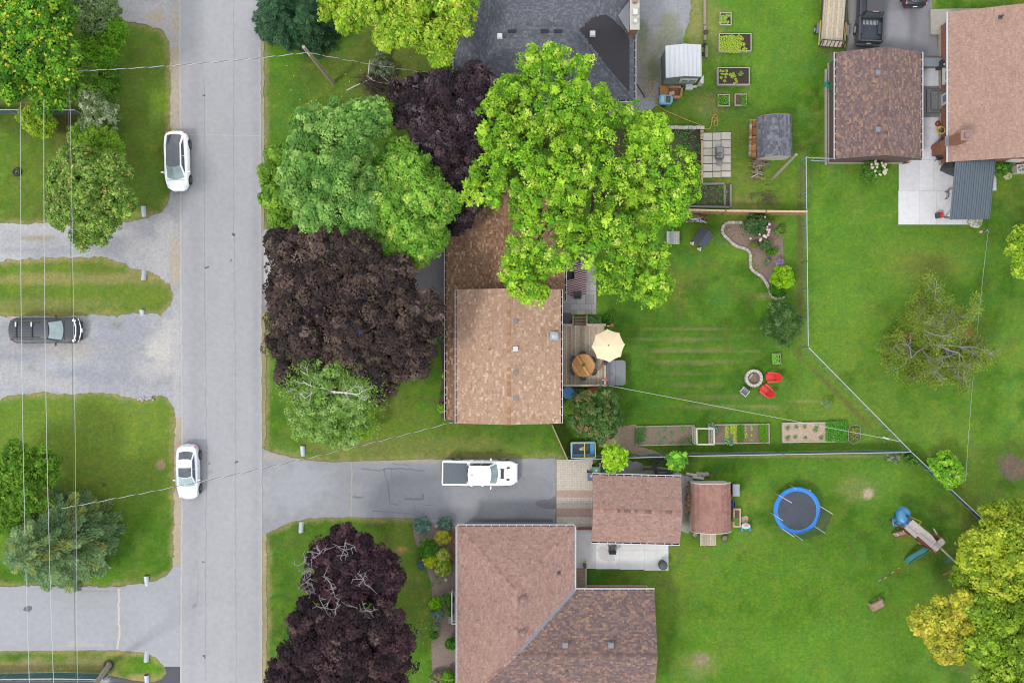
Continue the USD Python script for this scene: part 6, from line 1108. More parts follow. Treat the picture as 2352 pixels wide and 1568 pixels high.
crop('herb', 'bright green herb in the left bottom square raised bed', [(110, 172, 48), (92, 154, 40), (132, 190, 62)], fill(1652, 226, 1670, 242, 5.5, 5.5), .21, .13, .18, 26, .10, 505, 'herbs in the left bottom square bed'); crop('herb', 'green herb along the right side of the right bottom square raised bed', [(104, 164, 44), (88, 146, 38)], fill(1705, 221, 1711, 241, 5.5, 5), .21, .13, .2, 26, .1, 506, 'herbs in the right bottom square bed')
crop('cabbage', 'blue-green young cabbage in the leftmost vegetable bed', BGc, [((2060 + a / 6.533) * .69135, (1390 + b / 6.533) * .69135) for a, b in ((965, 225), (830, 325), (955, 430), (850, 520), (1110, 310), (1120, 520))], .14, .18, .2, 24, .13, 507, 'cabbages in the leftmost bed', rosette=True)
crop('cabbage', 'pale green cabbage near the arbor in the leftmost vegetable bed', [(120, 178, 72), (100, 158, 60)], [((2060 + a / 6.533) * .69135, (1390 + b / 6.533) * .69135) for a, b in ((1355, 210), (1350, 500))], .14, .22, .22, 26, .14, 508, 'pale cabbages in the leftmost bed', rosette=True)
crop('bean_plant', 'tangled green plant at the left end of the leftmost vegetable bed', MG, fill(1463, 985, 1470, 1018, 5, 6) + fill(1478, 982, 1480, 1012, 4, 5), .14, .17, .3, 26, .12, 509, 'tangled plants at the left end of the leftmost bed', aspect=.35)
crop('squash_plant', 'broad-leaved plant by the left foot of the white arbor', MG, [(1586, 1012), (1590, 1004), (1583, 1006), (1590, 1018)], .14, .19, .25, 16, .17, 510, 'broad-leaved plants by the left arbor foot'); crop('squash_plant', 'broad blue-green plant by the right foot of the white arbor', BGc, [(1633, 974), (1640, 981), (1644, 986), (1640, 992)], .16, .2, .3, 16, .18, 511, 'broad plants by the right arbor foot')
v2 = lambda L: [((2330 + a / 4.126) * .69135, (1370 + b / 4.126) * .69135) for a, b in L]
crop('lettuce', 'yellow-green lettuce in the first double row of the middle vegetable bed', YG, v2([(345, y) for y in range(200, 360, 26)] + [(420, y) for y in range(185, 280, 26)] + [(460, y) for y in range(185, 410, 26)]), .16, .14, .16, 22, .11, 512, 'lettuces in the first rows of the middle bed', rosette=True)
crop('brassica', 'blue-green brassica at the near edge of the middle vegetable bed', BGc, v2([(335, 385), (375, 375), (400, 420), (370, 410)]), .16, .2, .26, 18, .16, 513, 'brassicas at the near edge of the middle bed'); crop('bean_row', 'dark green bean plant in the thick row of the middle vegetable bed', DG_, v2([(x, y) for x in (518, 545) for y in range(190, 400, 22)]), .16, .14, .28, 28, .10, 514, 'bean plants in the thick row of the middle bed')
crop('lettuce', 'small yellow lettuce in the thin rows of the middle vegetable bed', YG, v2([(610, 200), (605, 240), (612, 290), (610, 330), (690, 200), (690, 310), (682, 378), (685, 225)]), .16, .12, .14, 18, .1, 515, 'small lettuces in the thin rows of the middle bed', rosette=True)
crop('carrot_top', 'feathery green top in the right-hand rows of the middle vegetable bed', [(104, 166, 30), (88, 148, 26), (124, 180, 42)], v2([(x, y) for x in (795, 815, 838, 868, 885) for y in range(180, 410, 20)]), .16, .12, .2, 26, .10, 516, 'feathery tops in the right rows of the middle bed', aspect=.3)
crop('pepper_plant', 'round green plant in the pale straw mulch', MG, v2([(1185, 210), (1295, 198), (1415, 190), (1185, 345), (1285, 328), (1420, 345), (1560, 230), (1580, 185), (1640, 335)]), .20, .19, .25, 34, .10, 517, 'round plants in the straw bed'); crop('potato_plant', 'leafy green plant massed at the right end of the straw-mulched bed', [(84, 156, 46), (68, 134, 38), (104, 174, 60)], v2([(x, y) for x in range(1730, 1960, 38) for y in range(150, 400, 36) if x < 1790 or x > 1815]), .20, .2, .36, 34, .13, 518, 'leafy plants massed at the right end of the straw bed')
crop('tomato_plant', 'young tomato plant in the fenced lower garden bed', MG, [((2160 + a / 4.9) * .69135, (400 + b / 4.9) * .69135) for a, b in ((880, 1100), (995, 1110), (1135, 1095), (870, 1220), (1000, 1225), (1145, 1215), (860, 1350), (1005, 1335), (1135, 1330), (755, 1340), (660, 1345), (1080, 1150), (640, 1215))], .03, .2, .35, 30, .12, 519, 'young tomato plants in the lower garden bed')
crop('pepper_plant', 'leafy plant in the narrow strip at the right of the lower garden bed', MG, [(1663, 427), (1667, 440), (1666, 446), (1664, 461)], .05, .18, .3, 26, .12, 520, 'plants in the narrow strip'); crop('weed_clump', 'low green plant scattered in the big vegetable plot', [(92, 132, 76), (76, 112, 60), (110, 150, 80)], [((2160 + a / 4.9) * .69135, (400 + b / 4.9) * .69135) for a, b in ((690, 290), (780, 420), (795, 520), (690, 640), (750, 780), (600, 420), (640, 460), (560, 200), (640, 170), (300, 200), (200, 170), (420, 180), (620, 760), (480, 250), (350, 260), (560, 300), (250, 280), (150, 240))], .02, .26, .3, 34, .13, 521, 'low plants in the big vegetable plot')
crop('herb', 'bright herb in the tiny wooden box', [(112, 184, 40), (90, 160, 34), (140, 200, 90)], fill(1777, 815, 1788, 832, 5, 5), .22, .12, .15, 26, .1, 522, 'herbs in the tiny box'); crop('herb', 'green herb at the near end of the shed-side planter', MG, fill(1686, 1190, 1694, 1204, 4, 4.5), .30, .1, .14, 24, .09, 523, 'herbs in the shed-side planter')
crop('front_plant', 'small green plant in the bare part of the front bed', MG, [(1002, 1326), (992, 1341), (1009, 1338)], .02, .16, .2, 20, .12, 524, 'small plants in the bare front bed'); crop('bed_plant', 'small pale plant just inside the curved stone edging', [(130, 150, 90), (110, 140, 70), (170, 170, 100)], [(1672, 525), (1704, 542), (1683, 543), (1728, 590), (1729, 607), (1738, 622), (1700, 522), (1752, 573), (1736, 612)], .02, .15, .2, 18, .11, 525, 'small plants inside the stone edging')
st = MB().sheet(dpoly([(1799, 974), (1888, 971), (1889, 1009), (1800, 1012)], .08, seed=41), .262); st.c = [np.broadcast_to(alb(226, 206, 184), (st.n, 3))]
# arbor between the first two vegetable beds
t = thing('garden_arbor', 'cream slatted garden arbor standing between two vegetable beds', 'arbor', (*P2(1618, 1001), 0)); ZT = 2.1; cr = [P(1600, 984, ZT), P(1640, 984, ZT), P(1640.5, 1020, ZT), P(1601, 1020, ZT)]; m_ = 'cream_siding'
for p in cr: part(t, 'post', MB().bar(p * [1, 1, 0], p, .07, .07), m_)
for a, b in ((0, 1), (1, 2), (2, 3), (3, 0)): part(t, 'top_rail', MB().bar(cr[a], cr[b], .10, .06), m_)
for a, b in ((0, 3), (1, 2)):
    for k in range(1, 7): q_ = cr[a] + (cr[b] - cr[a]) * k / 7; part(t, 'slat', MB().bar(q_ * [1, 1, 0], q_, .05, .03), m_)
    for z in (.5, 1.1, 1.7): s = np.array([1, 1, 0]); part(t, 'cross_slat', MB().bar(cr[a] * s + [0, 0, z], cr[b] * s + [0, 0, z], .03, .05), m_)
t = thing('wire_cage', 'wire cage round a small planting at the right end of the bed row', 'plant cage', (*P2(1962.5, 996), 0)); oc = [(1948, 990), (1952, 978), (1965, 975), (1976, 980), (1977.5, 1005), (1972, 1015), (1960, 1019), (1950, 1012)]
for z in (.05, .35, .65): part(t, 'hoop', MB().tube([P(*p, z) for p in oc + oc[:1]], .014, 4), 'galvanised')
part(t, 'wires', MB().sheet(Polygon(), 0) if False else (lambda m: [m.tube([P(*(np.array(oc[i]) * (1 - f) + np.array(oc[(i + 1) % 8]) * f), z) for z in (0, .68)], .006, 3) for i in range(8) for f in (0, .33, .66)] and m)(MB()), 'galvanised', kind='stuff'); m = MB().prism(dpoly([(1953, 981), (1971, 981), (1971, 1010), (1953, 1010)]), 0, .12); m.c = [np.broadcast_to(alb(140, 128, 90), (m.n, 3))]; part(t, 'soil', m, 'soil')
crop('caged_plant', 'yellowish plant inside the wire cage', [(150, 160, 70), (120, 140, 56)], fill(1956, 985, 1968, 1006, 6, 6), .12, .14, .25, 22, .1, 526, 'plants inside the wire cage')
# big vegetable plot edging
t = thing('block_edging', 'white block edging along the top of the big vegetable plot', 'edging', (*P2(1560, 294), 0)); x = 1500.0
while x < 1611: w_ = r.uniform(7, 11); m = MB().box(*P2(x + w_ / 2, 294 + r.uniform(-.6, .6)), 0, w_ * K - .02, .26, .18); m.c = [np.broadcast_to(alb(226, 220, 212) * r.uniform(.93, 1.04), (m.n, 3))]; part(t, 'block', m, 'stone'); x += w_
for y in (303, 311, 318): m = MB().box(*P2(1611.5, y), 0, .24, .22, .16); m.c = [np.broadcast_to(alb(206, 186, 160), (m.n, 3))]; part(t, 'block', m, 'stone')
for p, q_, lab in (((1612, 323), (1612, 421), 'upright new timber edging between the slabs and the big vegetable plot'), ((1612, 423), (1664, 422), 'grey timber at the top of the lower garden bed'), ((1678, 424), (1678, 476), 'thin timber at the right of the lower garden bed'), ((1570, 474), (1676, 476), 'long grey timber at the bottom of the lower garden bed'), ((1664, 424), (1664, 472), 'grey metal strip inside the lower garden bed')):
    m = MB().bar(P(*p, .08), P(*q_, .08), .16, .2); m.c = [np.broadcast_to(alb(*((216, 186, 150) if 'new' in lab else (160, 156, 150))), (m.n, 3))]; single('timber_edge', lab, 'edging', m, 'wood')
t = thing('grey_tub', 'grey plastic trough of seedlings standing on the square slabs', 'trough', (*P2(1651, 353), 0)); m = MB().box(*P2(1651, 353), .05, .60, .92, .4); m.c = [np.broadcast_to(alb(112, 108, 110), (m.n, 3))]; part(t, 'tub', m, 'plastic'); m = MB().box(*P2(1651, 353), .40, .46, .78, .06); m.c = [np.broadcast_to(alb(150, 146, 146), (m.n, 3))]; part(t, 'tray', m, 'plastic')
crop('seedling', 'seedling in the grey trough', MG, fill(1647, 352, 1656, 358, 4, 4), .46, .1, .08, 18, .08, 527, 'seedlings in the grey trough'); board('plastic_sheet', 'flat grey plastic sheet on the slabs beside the trough', 'sheet', [(1644.5, 366), (1659, 366), (1658.5, 381), (1645.5, 381)], (154, 150, 150), 'plastic', .05, .09)
# curved stone edging, block by block
t = thing('curved_stone_edging', 'curving pale concrete block edging round the flower bed', 'edging', (*P2(1700, 590), 0)); Ls = LineString([P2(*p) for p in bed_edge]); n = int(Ls.length / .30)
for k in range(n):
    a, b = (np.array(Ls.interpolate(s).coords[0]) for s in ((k + .03) * Ls.length / n, (k + .97) * Ls.length / n)); m = MB().bar((*a, .06), (*b, .06), .22, .17 + r.uniform(-.02, .02)); m.c = [np.broadcast_to(alb(*[(206, 198, 188), (192, 184, 174), (214, 206, 198)][k % 3]) * r.uniform(.92, 1.06), (m.n, 3))]; part(t, 'block', m, 'stone')
# ---------------------------------------------------------------- fences
simple('rail_grey', alb(214, 222, 224), .5, .05)
def chain_fence(name, label, pts, h=1.25, rail='rail_grey', step=2.4, screen=None, off=0):
    t = thing(name, label, 'fence', (*P2(*pts[0]), 0)); m = MB()
    for a, b in zip(pts[:-1], pts[1:]):
        p, q_ = P(*a, h), P(*b, h); part(t, 'top_rail', MB().tube([p, q_], .030, 8), rail); n = max(1, round(np.linalg.norm(q_ - p) / step)); u = (q_ - p) / np.linalg.norm(q_ - p); L = np.linalg.norm(q_ - p)
        for k in range(n + 1): c = p + (q_ - p) * k / n; part(t, 'post', MB().tube([c * [1, 1, 0], c + [0, 0, .06]], .035, 8), 'galvanised')
        for k in range(int(L / .09)):
            for s in (1, -1):
                x = k * .09; x2 = x + s * (h - .05) * .7; f = 1.0
                if x2 < 0 or x2 > L: f = ((0 - x) if x2 < 0 else (L - x)) / (x2 - x); x2 = x + (x2 - x) * f
                a_, b_ = p + u * x - [0, 0, h - .04], p + u * x2 - [0, 0, h - .04] + [0, 0, (h - .05) * f]; o = np.array([-u[1], u[0], 0]) * .002; m.add([a_ - o - u * .0025, a_ + o + u * .0025, b_ + o + u * .0025, b_ - o - u * .0025], [[0, 1, 2, 3]])
        if screen: o = np.array([-u[1], u[0], 0]) * .03; part(t, 'privacy_screen', MB().add([p * [1, 1, 0] + o + [0, 0, .03], q_ * [1, 1, 0] + o + [0, 0, .03], q_ + o - [0, 0, .06], p + o - [0, 0, .06]], [[0, 1, 2, 3]]), screen)
    part(t, 'chain_link', m, 'vent_grey', kind='stuff'); return t
chain_fence('chain_link_fence', 'chain-link fence with white top rail, down the right of the curved flower bed then diagonal', [(1851.5, 361), (1854.5, 600), (1856.5, 797), (2094, 1038)]); chain_fence('chain_link_fence', 'chain-link fence with teal screening running diagonally to the lower right tree', [(2094, 1038), (2284, 1217)], screen='teal_mesh')
chain_fence('chain_link_fence', 'long chain-link fence with teal screening along the vegetable beds', [(1303, 1056), (1400, 1052.5), (1580, 1047), (1800, 1043), (2094, 1038)], screen='teal_mesh'); chain_fence('chain_link_fence', 'chain-link fence with dark teal screening behind the hedge at the upper left', [(-60, 252), (172, 253)], screen='teal_mesh', rail='galvanised')
chain_fence('chain_link_fence', 'chain-link fence with teal screening at the bottom left corner', [(-60, 1560), (120, 1558), (236, 1560)], screen='teal_mesh')
t = thing('garden_gate', 'chain-link gate between the fence corner and the speckled garage', 'gate', (*P2(1895, 364), 0))
a, b = P(1872, 363, 1.15), P(1906, 364, 1.15)
for p, q_ in ((a, b), (a * [1, 1, 0] + [0, 0, .1], b * [1, 1, 0] + [0, 0, .1]), (a, a * [1, 1, 0] + [0, 0, .1]), (b, b * [1, 1, 0] + [0, 0, .1])): part(t, 'frame_tube', MB().tube([p, q_], .035, 8), 'galvanised')
part(t, 'latch_rail', MB().tube([P(1851.5, 361.5, 1.2), a], .03, 6).tube([b, P(1919, 364.5, 1.2)], .03, 6), 'galvanised')
t = thing('wood_fence', 'new tan board fence below the vegetable plot', 'fence', (*P2(1714, 486), 0)); cut = [(1566, 481.5), (1667, 484), (1760, 485), (1856, 486)]
for a, b in zip(cut[:-1], cut[1:]):
    p, q_ = P(*a, 1.7), P(*b, 1.7); m = MB().bar(p + [.05, 0, 0], q_ - [.05, 0, 0], .15, .05); m.c = [np.broadcast_to(alb(226, 196, 164), (m.n, 3))]; part(t, 'cap_board', m, 'wood'); L = np.linalg.norm(q_ - p); n = int(L / .15)
    for k in range(n): c = p + (q_ - p) * (k + .5) / n; m = MB().box(c[0], c[1] - .03, .05, .14, .025, 1.6); m.c = [np.broadcast_to(alb(*[(206, 156, 106), (194, 144, 96), (214, 168, 118)][k % 3]), (m.n, 3))]; part(t, 'board', m, 'wood')
    m = MB().box(p[0], p[1], 0, .10, .10, 1.74); m.c = [np.broadcast_to(alb(150, 120, 90), (m.n, 3))]; part(t, 'post', m, 'wood')
t = thing('corner_fence', 'thin weathered board fence from the middle house corner to the teal fence', 'fence', (*P2(1286, 1014), 0)); p, q_ = P(1268, 976, 1.4), P(1304, 1056, 1.4); n = 26
for k in range(n): a, b = p + (q_ - p) * k / n, p + (q_ - p) * (k + .95) / n; m = MB().bar(a - [0, 0, .7], b - [0, 0, .7], .03, 1.35); m.c = [np.broadcast_to(alb(150, 134, 112) * r.uniform(.85, 1.1), (m.n, 3))]; part(t, 'board', m, 'wood')
m = MB().bar(p, q_, .09, .05); m.c = [np.broadcast_to(alb(186, 168, 140), (m.n, 3))]; part(t, 'cap_board', m, 'wood')
# ---------------------------------------------------------------- poles and wires
def pole(name, label, b, top, h, r0=.16, light=False):
    t = thing(name, label, 'pole', (*P2(*b), 0)); p, q_ = P(*b), P(*top, h); part(t, 'shaft', MB().tube([p - [0, 0, .2], p * .5 + q_ * .5, q_], [r0, r0 * .9, r0 * .72], 12), 'pole_wood'); return t, q_
t, U1 = pole('utility_pole', 'grey wooden utility pole leaning in view on the grass by the top spruces', (766, 191), (697, 108), 9.5); part(t, 'bracket', MB().bar(U1 - [.1, -.1, .9], U1 + [.25, -.35, -.9], .06, .12), 'galvanised')
t, U2 = pole('utility_pole', 'large utility pole rising from the lower left verge beyond the frame', (250, 1526), (186, 1618), 9.5, .2); part(t, 'crossarm', MB().bar(P(70, 1616, 9.2), P(180, 1618, 9.2), .12, .12), 'pole_wood'); part(t, 'base_plate', MB().lathe([(.42, .02), (.42, .09), (.30, .09)], *P2(250, 1526), 20), 'rubber')
t, U3 = pole('yard_pole', 'bare weathered post leaning beside the grey barn shed', (1774, 411), (1829, 355), 5.6, .13); t, U4 = pole('clothesline_pole', 'slim clothesline pole at the fence corner', (2030, 1005), (2066, 1013), 2.3, .05)
part(t, 'pulley_box', MB().bar(P(2028, 1004, 1.0), P(2042, 1008, 1.4), .12, .1), 'white_paint')
t = thing('clothesline_post', 'tee-shaped clothesline post at the right lawn with a pink peg bag', 'pole', (*P2(2264, 531), 0)); part(t, 'shaft', MB().tube([P(2262, 533), P(2268, 529, 2.1)], .04, 8), 'galvanised'); part(t, 'arm', MB().bar(P(2250, 529, 2.1), P(2280, 525.5, 2.1), .06, .06), 'vent_dark'); part(t, 'peg_bag', MB().ball(P(2253, 532, 1.8), .13, 2, s=(1, 1, 1.2), c=alb(236, 180, 184)), 'cloth')
def wire(name, label, a, b, rad=.018, sag=.6, mat='cable_light', side=0.0, n=30):
    a, b = np.asarray(a, float), np.asarray(b, float); s = np.linspace(0, 1, n)[:, None]; p = a + (b - a) * s; p[:, 2:] -= sag * 4 * s * (1 - s); d = unit(np.cross(b - a, [0, 0, 1.0])); p += d * side * 4 * s * (1 - s); return single(name, label, 'cable', MB().tube(p, rad, 5), mat)
wire('power_line', 'leftmost white overhead wire running down the left side', P(50, -120, 9.2), P(72, 1700, 9.2), .017, 1.0, side=.9); wire('power_line', 'second white overhead wire running down the left side', P(104, -120, 9.2), P(128, 1700, 9.2), .017, 1.0, side=.9)
wire('power_line', 'third overhead line, dark, running down the left side', P(151, -120, 8.2), P(174, 1700, 8.2), .016, .9, 'cable_dark', side=.35); wire('power_line', 'pale companion of the dark third overhead line', P(153, -120, 8.0), P(178, 1700, 8.0), .012, 1.0, 'cable_light', side=.35)
def service(name, label, a, b, sag=.5, pitch=1.35, side=0.0):
    a, b = np.asarray(a, float), np.asarray(b, float); L = np.linalg.norm(b - a); n = int(L / .11); s = np.linspace(0, 1, n)[:, None]; p = a + (b - a) * s; p[:, 2:] -= sag * 4 * s * (1 - s); d = unit(np.cross(b - a, [0, 0, 1.0])); p += d * side * 4 * s * (1 - s); ph = s * L / pitch * 2 * np.pi
    t = thing(name, label, 'cable', tuple(np.r_[(a + b)[:2] / 2, 0]))
    for k, (nm, mt) in enumerate((('pale_strand', 'cable_light'), ('dark_strand', 'cable_dark'))): o = ph + k * np.pi; part(t, nm, MB().tube(p + .02 * (np.cos(o) * d + np.sin(o) * np.array([0, 0, 1.0])), .017, 5), mt)
M1 = P(126, 165, 8.3); service('service_drop', 'twisted service cable crossing the road near the top to the grey utility pole', M1, U1 - [-.1, .1, .9], .6); service('service_drop', 'twisted service cable from the grey pole toward the dark-roofed house', U1 - [-.1, .1, .9], P(1060, 176, 3.6), .5)
M2 = P(141, 1167, 8.3); service('service_drop', 'twisted service cable crossing the road in the lower half to the middle house', M2, P(1040, 969, 5.0), .5, side=.35)
for p in (M1, M2): pass
wire('clothesline', 'pale green clothesline across the middle back yard', P(1392, 884, 2.2), U4 - [0, 0, .1], .016, .25, 'cable_light'); wire('clothesline', 'green clothesline down the right lawn through the dying cedar', P(2270, 530, 2.1), P(2218, 1105, 2.1), .012, .3, 'galvanised')
t = thing('clothesline_stake', 'rusty clothesline post beside the bright elder bush', 'pole', (*P2(2209, 1092), 0)); part(t, 'arm', MB().bar(P(2192, 1090, 2.0), P(2217, 1087.5, 2.0), .06, .05), 'brick_red'); part(t, 'shaft', MB().tube([P(2205, 1091), P(2205, 1089, 2.0)], .035, 8), 'galvanised')
# culvert pipes
for x, y, a, lab in ((330.5, 484, math.pi / 2, 'galvanised culvert pipe end north of the upper gravel driveway'), (331, 634, -math.pi / 2, 'galvanised culvert pipe end south of the upper gravel driveway'), (327, 717, math.pi / 2, 'galvanised culvert pipe end north of the lower gravel driveway'), (337, 1331, math.pi / 2, 'galvanised culvert pipe end north of the lower left pale driveway'), (337, 1508, -math.pi / 2, 'galvanised culvert pipe end south of the lower left pale driveway'), (337.5, 1558, math.pi / 2, 'galvanised culvert pipe end at the bottom edge of the left verge'), (692, 1212, -math.pi / 2, 'galvanised culvert pipe end south of the white pickup driveway'), (695.5, 1033, math.pi / 2, 'galvanised culvert pipe end north of the white pickup driveway')):
    t = thing('culvert_pipe', lab, 'culvert', (*P2(x, y), 0), a); sh = .55 if y == 717 else 1
    R = .19; n = 14; m = MB(); k = np.arange(n) * 2 * np.pi / n; xs = np.linspace(.34 * sh, -.50 * sh, 12)
    m.grid([[(xx, R * (1 + .03 * (i % 2)) * math.cos(q_), .10 - .24 * ((.34 * sh - xx) / (.84 * sh)) ** 1.5 + R * (1 + .03 * (i % 2)) * math.sin(q_)) for q_ in np.r_[k, 0]] for i, xx in enumerate(xs)]); part(t, 'pipe', m, 'culvert_steel', world=False); part(t, 'mouth', MB().tube([(.335 * sh, 0, .10), (.33 * sh, 0, .10)], R * .97, 14), 'dark_void', world=False)
for i, (x, y) in enumerate(((318, 917), (324, 915), (331, 913), (338, 916), (345, 914), (352, 918), (328, 919))): single('rubble_stone', 'pale broken stone in the little heap at the lower gravel driveway edge', 'stone', MB().ball((*P2(x, y), .05), .13, 1, c=alb(206, 202, 204) * r.uniform(.9, 1.05), s=(r.uniform(.8, 1.4), r.uniform(.7, 1.1), .6)), 'stone', 'stones at the lower gravel driveway edge')
t = thing('tyre_planter', 'old tyre planter with green leaves on the left lawn', 'planter', (*P2(40, 396), 0)); part(t, 'tyre', MB().lathe([(.20, .05), (.30, 0), (.36, .1), (.30, .22), (.22, .2), (.20, .05)], *P2(40, 396), 22), 'rubber'); part(t, 'soil', MB().cyl(*P2(40, 396), 0, .12, .22), 'gutter_shade_soil'); crop('planter_plant', 'green plant in the old tyre planter', [(124, 160, 50), (100, 140, 40)], [(40, 396)], .14, .22, .2, 26, .1, 528, None)
# ---------------------------------------------------------------- deck and garden furniture of the middle house
zd = .75
t = thing('timber_deck', 'weathered timber deck with rail caps behind the middle house', 'deck', (*P2(1340, 815), 0)); a, b = P2(1286, 883.5, zd), P2(1388, 747, zd)
planks(t, sbox(a[0], a[1], b[0], b[1]), zd, math.pi / 2, .14, .04, [(222, 204, 178), (208, 190, 166), (232, 214, 190), (196, 178, 154), (216, 196, 170)], 'deck_board', seed=8)
part(t, 'skirt', MB().prism(sbox(a[0] + .05, a[1] + .05, b[0] - .05, b[1] - .05), 0, zd - .05), 'bark_dark')
for p, q_ in (((1289, 885, zd + .9), (1393, 885, zd + .9)), ((1390, 838, zd + .9), (1390, 884, zd + .9)), ((1289, 746, zd + .9), (1315, 746.5, zd + .9)), ((1347, 746, zd + .9), (1392, 746, zd + .9))):
    pp, qq = P(*p), P(*q_); m = MB().bar(pp, qq, .17, .045); m.c = [np.broadcast_to(alb(206, 190, 166), (m.n, 3))]; part(t, 'rail_cap', m, 'wood'); n = max(2, int(np.linalg.norm(qq - pp) / .13))
    m = MB()
    for k in range(n): c = pp + (qq - pp) * (k + .5) / n; m.box(c[0], c[1], zd - .1, .04, .04, .98)
    m.c = [np.broadcast_to(alb(170, 152, 130), (m.n, 3))]; part(t, 'balusters', m, 'wood', kind='stuff')
for k, (y0, y1) in enumerate(((727, 733), (733.5, 740), (740.5, 747))): p, q_ = P2(1318, y1), P2(1345, y0); m = MB().box(*((p + q_) / 2), 0, q_[0] - p[0], q_[1] - p[1] - .02, .19 * (k + 1)); m.c = [np.broadcast_to(alb(166, 148, 126), (m.n, 3))]; part(t, 'step', m, 'wood')
for x in (1316, 1347.5): m = MB().bar(P(x, 725, .55), P(x, 747, .95), .14, .2); m.c = [np.broadcast_to(alb(176, 160, 134), (m.n, 3))]; part(t, 'stringer', m, 'wood')
t = thing('patio_umbrella', 'cream eight-sided patio umbrella over the deck corner', 'umbrella', (*P2(1398, 793), 0)); zu = 3.0; C = P(1397.9, 793, zu); rim = [((1850 + a / 5.6) * .69135, (1050 + b / 5.6) * .69135) for a, b in ((1268, 527), (1163, 310), (935, 237), (722, 347), (645, 568), (748, 785), (980, 858), (1193, 750))]; rim = [P(*p, zu - .42) for p in rim]
for k in range(8):
    A_, B_ = rim[k], rim[(k + 1) % 8]; md = (A_ + B_) / 2; md = md + (C - md) * [.045, .045, .10]; g = []
    for s in np.linspace(.0, 1, 7):
        row = []
        for e in np.linspace(0, 1, 7): edge = A_ * (1 - e) ** 2 + 2 * (2 * md - (A_ + B_) / 2) * e * (1 - e) + B_ * e * e; q_ = C + (edge - C) * s; q_[2] += .07 * s * (1 - s) * 4 * .8 - .05 * s * (4 * e * (1 - e)); row.append(q_)
        g.append(row)
    m = MB().grid(g); m.c = [np.broadcast_to(lin((252, 232, 192)) / 2.5, (m.n, 3))]; part(t, 'canopy_panel', m, 'cloth'); part(t, 'rib', MB().bar(C - [0, 0, .05], A_ - [0, 0, .02], .02, .02), 'alloy')
part(t, 'pole', MB().tube([C * [1, 1, 0], C], .025, 10), 'alloy'); part(t, 'finial', MB().ball(C + [0, 0, .05], .05, 2), 'black_trim'); part(t, 'base', MB().cyl(C[0], C[1], zd, zd + .1, .28), 'black_trim')
zt = zd + .74; TC = P(1340, 839, zt); t = thing('round_table', 'round honey-wood planked table on the deck', 'table', (TC[0], TC[1], zd)); g = Point(TC[0], TC[1]).buffer(.90, 32)
planks(t, g, zt, -math.radians(58), .155, .05, [(216, 160, 96), (204, 148, 86), (226, 174, 112), (194, 138, 82)], 'table_plank', gap=.008, seed=21); part(t, 'pedestal', MB().cyl(TC[0], TC[1], zd, zt - .06, .2, .12), 'bark_dark'); part(t, 'apron', MB().cyl(TC[0], TC[1], zt - .09, zt - .052, .82, n=32), 'bark_dark')
crop('pot_plant', 'small potted plant at the centre of the round table', DG_, [(1340, 839)], zt + .12, .13, .14, 26, .09, 529, None); single('flower_pot', 'little clay pot at the centre of the round table', 'pot', MB().cyl(TC[0], TC[1], zt + .002, zt + .14, .07, .09), 'brick_red')
def tub_chair():
    t = thing('wicker_chair', '', 'chair', (0, 0, 0)); A = lambda n, m, mat: part(t, n, m, mat, world=False); an = np.linspace(math.radians(25), math.radians(155), 13)
    A('seat', MB().cyl(0, .02, .40, .46, .27, n=20), 'vent_dark'); A('back', MB().grid([[(.30 * math.cos(a) * w, .30 * math.sin(a) * w, z) for a in an] for w, z in ((.92, .42), (1.05, .82), (1.15, .82), (1.02, .42))]), 'wicker')
    for sx in (1, -1):
        for sy in (1, -1): A('leg', MB().bar((sx * .2, sy * .2, 0), (sx * .18, sy * .18, .41), .03, .03), 'alloy_dark')
    return t
simple('wicker', alb(118, 112, 112), .8, .2, 30)
tc = tub_chair(); first = True
for a, d, lab in ((92, .86, 'grey tub chair at the top of the round deck table'), (148, .88, 'grey tub chair at the upper left of the round deck table'), (212, .88, 'grey tub chair at the lower left of the round deck table'), (268, .88, 'grey tub chair at the bottom of the round deck table'), (328, .88, 'grey tub chair at the lower right of the round deck table'), (30, .80, 'grey tub chair at the upper right of the round deck table')):
    p = np.array([TC[0] + d * math.cos(math.radians(a)), TC[1] + d * math.sin(math.radians(a)), zd]); rzv = math.radians(a) - math.pi / 2
    if first: pr = stage.GetPrimAtPath(tc); pr.GetAttribute('xformOp:translate').Set(Gf.Vec3d(*p)); pr.GetAttribute('xformOp:rotateZ').Set(math.degrees(rzv)); tag(pr, lab, None, 'tub chairs round the deck table'); first = False
    else: copy(tc, p, rzv, lab, 'tub chairs round the deck table')
t = thing('hot_tub', 'hot tub under a grey folding cover beside the deck', 'hot tub', (*P2(1416, 856), 0)); a, b = P2(1394, 884.5, .95), P2(1437, 827, .95); g = sbox(a[0], a[1], b[0], b[1]).buffer(-.26).buffer(.26, 8); part(t, 'tub', MB().prism(g.buffer(-.04), 0, .84), 'bark_dark'); mx = P2(1414.6, 0, .95)[0]
simple('cover_grey', alb(140, 144, 150), .6, .05, 2); part(t, 'cover_half', MB().prism(g.intersection(sbox(a[0], a[1], mx - .01, b[1])), .84, .95), 'cover_grey'); part(t, 'cover_half', MB().prism(g.intersection(sbox(mx + .01, a[1], b[0], b[1])), .84, .95), 'cover_grey'); part(t, 'hinge', MB().box(mx, (a[1] + b[1]) / 2, .84, .03, b[1] - a[1] - .2, .095), 'vent_dark')
